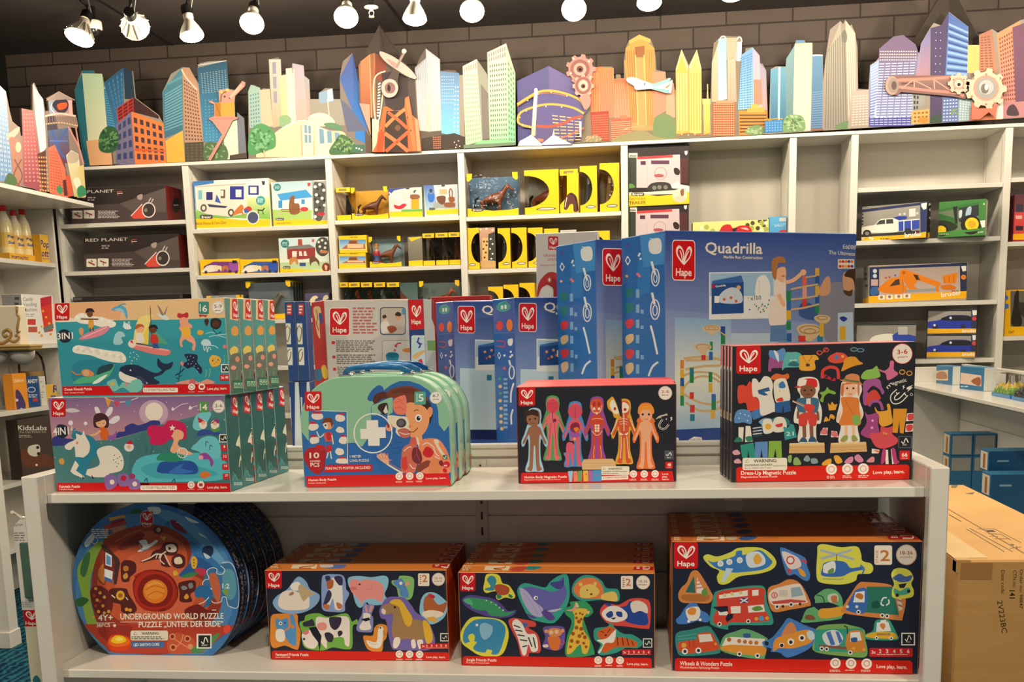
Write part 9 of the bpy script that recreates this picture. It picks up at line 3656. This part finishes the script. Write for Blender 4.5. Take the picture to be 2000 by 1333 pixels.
for i, (px, py, lb) in enumerate(((75, 368, 'pair of soda bottles with red caps in a yellow carrier, nearer one'), (288, 410, 'soda bottle with red cap and yellow carrier, beside the yellow bottle-kit box'))):
    p = onX(*G(K1, px, py), -2.90)
    H = p.z - ZA
    t = thing('bottle_pack', lb, 'toy bottles', (p.x, p.y - .03 * i, ZA + .0006), PI / 2)
    for k, x in enumerate((0, .078) if i == 0 else (-.02,)):
        hh = H * (1 - .06 * k)
        b = MB(); b.lathe([(.0005, 0), (.032, .001), (.034, .02), (.034, hh * .55), (.028, hh * .72), (.013, hh * .86), (.0125, hh * .9)], 'e8a84a', 0, 16, Matrix.Translation((x, .03, .003)), ['e8a84a', 'e8a84a', 'ecd89a', 'f0e0b0', 'f2e8d0', 'f2e8d0'])
        bo = b.build('bottle', 'gloss', t, True)
        b = MB(); b.lathe([(.0145, hh * .895), (.0155, hh * .9), (.0155, hh * .985), (.013, hh), (.0005, hh)], 'd0202a', 0, 16, Matrix.Translation((x, .03, .003))); b.build('cap', 'plastic', bo)
        b = MB(); b.lathe([(.0345, hh * .24), (.0346, hh * .5)], 'e8c060', 0, 16, Matrix.Translation((x, .03, .003)))
        for q, (tx, cc) in enumerate((('Pop &', '2a3a8a'), ('Soda', '2a4aa8'))):
            vs, fs, asp = text_mesh(tx, .02)
            b.quadlist([Vector((x + (v[0] - .5) * .05, .03 - .036 + .25 * ((v[0] - .5) * .05) ** 2 * 60, hh * (.42 - q * .11) + v[1] * .014)) for v in vs], fs, cc)
        b.build('bottle_label', 'print', bo)
    b = MB(); b.box(-.045 if i == 0 else -.06, -.008, 0, .114 if i == 0 else .012, .075, .035, 'e8b03a', 0, .001)
    if i == 0:
        vs, fs, asp = text_mesh('POPTASTIC', .02)
        b.quadlist([Vector((-.03 + v[0] * .14, -.0084, .01 + v[1] * .014)) for v in vs], fs, '3a2a7a')
    b.build('carrier', 'print', t)
lbox('yellow bottle-kit box with blue lettering beside the toy bottles', K1, 345, 412, 610, ZA, .04, dict(F='e8b43a', T='f0dca0', L='d8a42a', R='e8b43a', B='da3', D='da3'), '''
p f0e0c0 280,600 350,600 290,690
T 2a3088 345,720 425,730 60 Pop
T 2a3088 335,800 450,812 60 Bottle
x 5a4a9a 370 820 450 830 1
''')
ZB = 1.229
lbox('white candy vending machine kit box with a red machine picture', K8, 136, 342, 48, ZB, .10, dict(F='e6e2de', T='eee', L='8f8f96', R='ddd', B='ddd', D='ddd'), '''
t 6a7078 150,95 215,92 26 Candy
t 6a7078 152,130 240,126 26 Vending
t 6a7078 156,165 240,160 26 Machine
x a8a8a8 160 175 225 200 2
r c84038 180,212 232,250
r b85a4a 184,262 242,298
p c0283a 262,75 335,60 335,110 265,135
p d83a2a 265,135 335,110 345,290 290,300
d e8b03a 8 280,160 300,200 320,240 270,260 300,280
p 6a7a7a 280,270 345,240 350,270 290,300
d d8a040 9 255,300 270,320 330,310
''', sides=[('L', 'x 4a4a52 95 60 125 240 5\nr c84038 105,235 140,270\nr b83a30 115,280 150,330')])
ZD = .93
p0 = onX(*G(K8, 335, 375), -2.955)
t = thing('bottle_kit', 'clear domed toy bottle filled with beads, left of the ocean puzzles', 'toy bottle', (p0.x, min(p0.y, 4.87), ZD + .0006))
H = min(p0.z, 1.2) - ZD
b = MB(); b.lathe([(.0005, 0), (.055, 0), (.055, H * .62), (.0005, H * .62)], '9a7a4a', 0, 20); b.build('filling', 'plastic', t)
b = MB(); b.lathe([(.062, .001), (.062, H * .7), (.055, H * .86), (.035, H * .97), (.0005, H)], 'fff', 0, 20); b.build('dome', 'clear', t, True)
for lb, xn, xf, yt, d, cc, art in (
        ('orange chemistry kit box standing behind the white post', 78, 168, 570, .05, 'e8962f', 'b 4a3a6a 100,690 125,680 165,760 160,830 120,850\nd d8c8d8 10 110,740 140,800\nt f4e8d0 80,628 155,618 22 Chillon\np e0622a 100,830 178,820 180,875 105,880'),
        ('dark blue candy kit box beside the orange box', 172, 248, 588, .05, '234a86', 'T e8e8e0 180,630 246,626 26 ANDY\no e8e8e0 4 205 672 24 16\nx c8d0e0 180 700 245 725 2\nr c83a40 215,728 245,748'),
        ('narrow white box between the blue candy box and the yellow house-shaped box', 256, 292, 586, .05, 'd8d6d0', 'd b8a878 6 268,620 280,650\nx a8a8a0 262 680 288 730 3'),
        ('yellow house-shaped bottle-kit box peeking out left of the ocean puzzles', 300, 366, 640, .02, 'e6b544', 'T 2a3088 345,690 385,690 50 R\nx 7a6a9a 330 700 370 730 1')):
    lbox(lb, K8, xn, xf, yt, ZD, d, dict(F=cc, T=cc, L=cc, R=cc, B=cc, D=cc), art)
lbox('dark science kit box with a small white robot', K8, 112, 336, 870, .60, .06, dict(F='4a3c36', T='3a302c', L='3a302c', R='333', B='333', D='333'), '''
T d8d4cc 116,935 305,935 32 KidzLabs
t b8b0a8 125,955 300,952 14 Tin Can Robot Kit
x a8a09a 122 965 220 985 2
b 6a3a2a 140,1060 340,1110 335,1170 150,1165
b d8d4c8 190,1040 250,1030 262,1070 240,1105 200,1100 180,1075
d 2a2624 11 245,1048 250,1088
d e8e4dc 8 238,1162
''', X=-2.845)
t = thing('display_post', 'white panel post with baseboard at the left edge of the photo', 'panel', (-2.77, 3.84, 0))
b = MB(); b.box(-.23, 0, .0, .23, .06, 1.14, LAM, 0, .001); b.build('panel', 'lam', t)
b = MB(); b.box(-.236, -.012, 0, .236, .066, .07, 'ddd', 0, .003); b.build('baseboard', 'lam', t)
Yh = 3.74
f = lambda x, y: onY(*G(K8, x, y), Yh)
x1, zt_, zb_ = f(96, 120).x, f(60, 122).z, f(60, 385).z
t = thing('ornate_header', 'cream ornate header with golden scroll and grey scallops at the left edge', 'decorated header', (x1 - .25, Yh, zb_))
b = MB(); b.box(-.25, .012, 0, .25, .07, zt_ - zb_, 'd6cbb6', 0, .004); b.build('panel', 'matte', t)
L_ = Vector((x1 - .25, Yh, zb_))
P_ = lambda x, y, o=0: f(x, y) - L_ + Vector((0, .012 + o, 0))
for nm, path, r in (('scroll', smooth([(-30, 350), (0, 370), (50, 340), (60, 300), (35, 280), (10, 300), (20, 325), (38, 315)], 5, False), .006), ('scroll', smooth([(50, 345), (80, 360), (110, 340), (105, 315), (88, 322)], 5, False), .005), ('scroll', smooth([(98, 130), (100, 180), (112, 200), (100, 290), (118, 290)], 5, False), .005)):
    b = MB(); b.tube([P_(x, y) for x, y in path], r, 'a8834a', 0, 8); b.build(nm, 'plastic', t, True)
b = MB(); b.box(-.25, -.01, -.02, .30, .075, 0, '9a7a42', 0, .005); b.box(-.25, -.014, -.006, .303, .078, .002, 'c0a060', 0, .002); b.build('gold_moulding', 'plastic', t)
for k in range(5):
    b = MB(); b.lathe([(.0005, -.075), (.03, -.068), (.05, -.045), (.055, -.0205), (.0005, -.0203)], 'aaa39c', 0, 20, Matrix.Translation((.24 - k * .112, .03, 0)) @ Matrix.Diagonal((1, .45, 1, 1))); b.build('scallop', 'matte', t, True)
b = MB(); b.box(-.25, .015, -zb_, -.05, .065, -.08, 'd6cbb6'); b.build('stand', 'lam', t)
KX = (0, 880, 2.946)
q = onY(*G(KX, 128, 384), 1.6)
e_ = onY(*G(KX, 70, 356), 1.55)
t = thing('display_hook', 'white metal hook on the outer side of the display stand', 'hook', (GX0, 1.6, q.z))
b = MB(); b.tube([(-.001, 0, -.004), (q.x - GX0, 0, -.002), (e_.x - GX0, -.05, e_.z - q.z)], .003, 'e8e4dc', 0, 8); b.build('arm', 'metal', t)
b = MB(); b.box(-.003, -.012, -.02, -.0006, .012, .012, 'ddd', 0, .0008); b.build('base_plate', 'metal', t)
a, c2 = onY(*G(KX, 72, 400), 1.56), onY(*G(KX, 205, 920), 1.56)
t = thing('hanging_card', 'white hanging card with a dark window, left of the display stand', 'hanging card', (a.x, 1.56, c2.z))
w_, h_ = min(c2.x + .03, GX0 - .003) - a.x, a.z - c2.z
b = MB(); b.prism([(0, 0), (w_, 0), (w_, h_), (.012, h_), (0, h_ - .012)], 0, .001, 'dedad2')
f = Face(b, Matrix.Translation((a.x, 1.56, c2.z)), (0, 0, 0), (1, 0, 0), (0, 0, 1), (0, -1, 0), w_, h_)
f.art(KX, 't 4a4a4a 80,440 132,434 18 curion\nx 8a8a88 82 470 150 525 4\np c8c6c4 110,870 190,860 190,905 115,915\nx 9a9aa0 116 872 185 905 3')
b.build('card', 'print', t)
g = MB(); u = onY(*G(KX, 118, 530), 1.558) - Vector((a.x, 1.56, c2.z)); v = onY(*G(KX, 185, 850), 1.558) - Vector((a.x, 1.56, c2.z))
g.box(u.x, -.008, v.z, w_ - .001, -.0005, u.z, '4f6a60', 0, .002); g.build('blister', 'gloss', t)
a, c2 = onY(*G(KX, 130, 910), 1.6), onY(*G(KX, 200, 1300), 1.6)
C = Carton((a.x, 1.6, .0006), 0, GX0 - .004 - a.x, .14, a.z, dict(F='d6d0b4', T='c8c2a8', L='c8c2a8', R='aaa', B='aaa', D='aaa'), .0012)
C.face('F').art(KX, 'p e6e2dc 120,925 260,905 260,1020 140,1025\nh d0161d 133,915 232,1015\nb 2f7480 190,1333 195,1305 215,1298 235,1333')
C.build('toy_box', 'tall cream box with a red heart logo, left of the display stand', 'toy box')
bl = dict(F='2f6f9c', T='3f86b4', L='2a6490', R='d8dcd8', B='2a6490', D='2a6490')
for lb, BL, BR, TL, d, art in (
        ('small blue animal figure box nearest the bookcase on the right stand', (1822.6, 747.5), (1853.8, 752), (1822.6, 712.6), .05, 'p 3f80ac 625,460 760,455 755,480 630,485\np d8c0a8 635,505 742,500 742,575 632,568\nb a8785a 670,520 720,515 735,560 660,560\nx b8d8e8 635 590 700 600 1'),
        ('second small blue animal figure box on the right stand, beside the clear case', (1873.8, 759.5), (1920.8, 765), (1873.8, 715.4), .05, 'p d8c0b0 830,520 970,540 970,615 825,595\nb 9a5a3a 900,580 950,550 968,575 955,612\nx b8d8e8 830 608 900 622 1')):
    q = fit(BL, BR, TL, .95, d=d)
    q['P0'].y = min(q['P0'].y, 4.9)
    C = Carton(**q, cols=bl, ecol='6aa0c0')
    C.face('F').art(K7, art)
    C.build('figure_box', lb, 'toy box', group='blue animal boxes')
for lb, BL, BR, TL, cc in (('clear display case with a green meadow scene', (1936, 773), (1972, 780), (1936, 728), '7fae4a'), ('clear display case with a dark animal, at the right edge', (1976, 781), (2020, 790), (1975, 733), '2c3038')):
    q = fit(BL, BR, TL, .95, d=.05)
    t = thing('display_case', lb, 'display case', q['P0'], q['yaw'])
    w_, d_, h_ = q['w'], q['d'], q['h']
    b = MB(); b.box(0, 0, 0, w_, d_, h_ * .16, '2f7fc0', 0, .001); b.build('base', 'gloss', t)
    b = MB(); b.box(.001, .001, h_ * .165, w_ - .001, d_ - .001, h_); b.build('case', 'clear', t)
    b = MB()
    for k in range(9):
        b.lathe([(.0005, h_ * .17), (w_ * .11, h_ * .17), (w_ * .08, h_ * (.35 + .05 * (k % 3))), (.0005, h_ * (.5 + .06 * (k % 4)))], cc, 0, 8, Matrix.Translation((w_ * (.15 + .088 * k), d_ * (.35 + .3 * (k % 2)), 0)), [cc, cc, 'd8b84a' if cc[0] == '7' else '3a3c40'])
    b.build('scene', 'plastic', t, True)
XB2 = 1.32
z1 = onX(1857, 892, XB2).z
for k, (wx0, lb) in enumerate(((0, 'left'), (1, 'right'))):
    a = onX(1857, 848, XB2)
    for j, (zz, hh, nm) in enumerate(((.4506, z1 - .4516, 'lower'), (z1, a.z - z1 - .001, 'upper'))):
        wb = .09
        C = Carton((XB2 + k * (wb + .002), a.y, zz + .0004), 0, wb, .1, hh, dict(bl, F='2f6f9c', R='2a6490'), .0012)
        m = C.mb
        m.box(.008, -.0006, hh - .062 if j == 0 else .006, wb - .006, -.0002, hh - .008, 'a0a09e')
        m.box(-.0006, .012, hh - .06 if j == 0 else .006, -.0002, .092, hh - .006, 'd4c8ac')
        m.box(-.0008, .03, hh - .05 if j == 0 else .01, -.0006, .06, hh - .016, 'a8743f')
        C.build('figure_box', nm + ' ' + lb + ' box of four blue boxes with grey panels under the right stand', 'toy box')
for i, (px, yt, hb, Xk, lb) in enumerate(((1932, 882, 925, 1.30, 'nearer blue box with animal photo, top of the right stand pile'), (1936, 928, 975, 1.262, 'lower blue box with animal photo, just above the cardboard carton'))):
    a = onX(px, yt, Xk)
    hh = a.z - onX(px, hb, Xk).z
    zz = .4506 if i else a.z - hh
    C = Carton((Xk, a.y, zz), 0, .16, .10, a.z - zz, dict(bl, F='1f5f92'), .0012)
    m = C.mb
    H = a.z - zz
    m.box(-.0006, .012, H - hh + .008, -.0002, .088, H - .006, 'ddd2be')
    m.box(-.0008, .035, H - hh + .012, -.0006, .06, H - .014, 'a0673a')
    m.box(.03, -.0006, H - hh * .5, .07, -.0002, H - hh * .42, '9fc4dc')
    C.build('figure_box', lb, 'toy box')
KC = (1780, 900, 3.077)
YC = 1.6
a = onY(1869, 1095, YC)
C = MB()
Wc, Dc, Hc = .235, .74, a.z
b = MB(); b.box(0, 0, 0, Wc, Dc, Hc, 'fff', 0, .003)
t = thing('cardboard_carton', 'large brown shipping carton to the right of the display stand', 'carton', (a.x, YC, 0))
fr = Matrix.Translation((a.x, YC, 0))
b.build('carton_body', 'card', t)
b = MB()
f = Face(b, fr, (0, 0, 0), (1, 0, 0), (0, 0, 1), (0, -1, 0), Wc, Hc)
f.lev = 30
f.art(KC, 't 3a2c1c 540,660 540,805 22 Date code:\nt 3a2c1c 515,845 545,1040 34 2V223BC\nt 3a2c1c 612,660 610,765 22 CTN no:\nT 2a2018 590,780 590,830 34 141\nt 3a2c1c 652,655 650,890 20 Order no: 98847')
b.build('printed_text', 'matte', t)
b = MB()
f = Face(b, fr, (0, 0, Hc), (1, 0, 0), (0, 1, 0), (0, 0, 1), Wc, Dc)
f.lev = 30
f.art(KC, 'l 5a4630 4 330,412 560,550\nl 5a4630 4 350,408 610,550\nl 5a4630 5 225,325 300,368\nl 5a4630 3 400,412 500,412 660,495\np 4a3a28 440,420 490,418 510,430 455,430\nl 5a4630 3 460,440 540,445 600,480\nl 5a4630 3 470,455 520,458\nl 5a4630 3 500,470 590,470\np 5a4630 590,500 620,505 610,515\nl 5a4630 5 630,515 640,540\nl 5a4630 3 590,530 660,520\np 6a5a3a 240,150 280,145 270,165 240,165\np 6a5a3a 320,200 380,190 370,205')
b.build('handling_marks', 'matte', t)
b = MB(); b.box(.0, Dc * .02, Hc + .0002, .05, Dc * .98, Hc + .0006, 'd8b476'); b.build('packing_tape', 'gloss', t)
b = MB(); b.box(.006, -.0006, Hc - .03, .052, -.0002, Hc - .004, 'a87a44'); b.box(.0, -.0004, Hc - .02, .02, .02, Hc + .0004, 'c09458'); b.build('corner_tape', 'gloss', t)
b = MB(); b.box(Wc * .48, .003, Hc - .0003, Wc * .49, Dc - .003, Hc + .0004, '7a5a34'); b.build('flap_seam', 'matte', t)
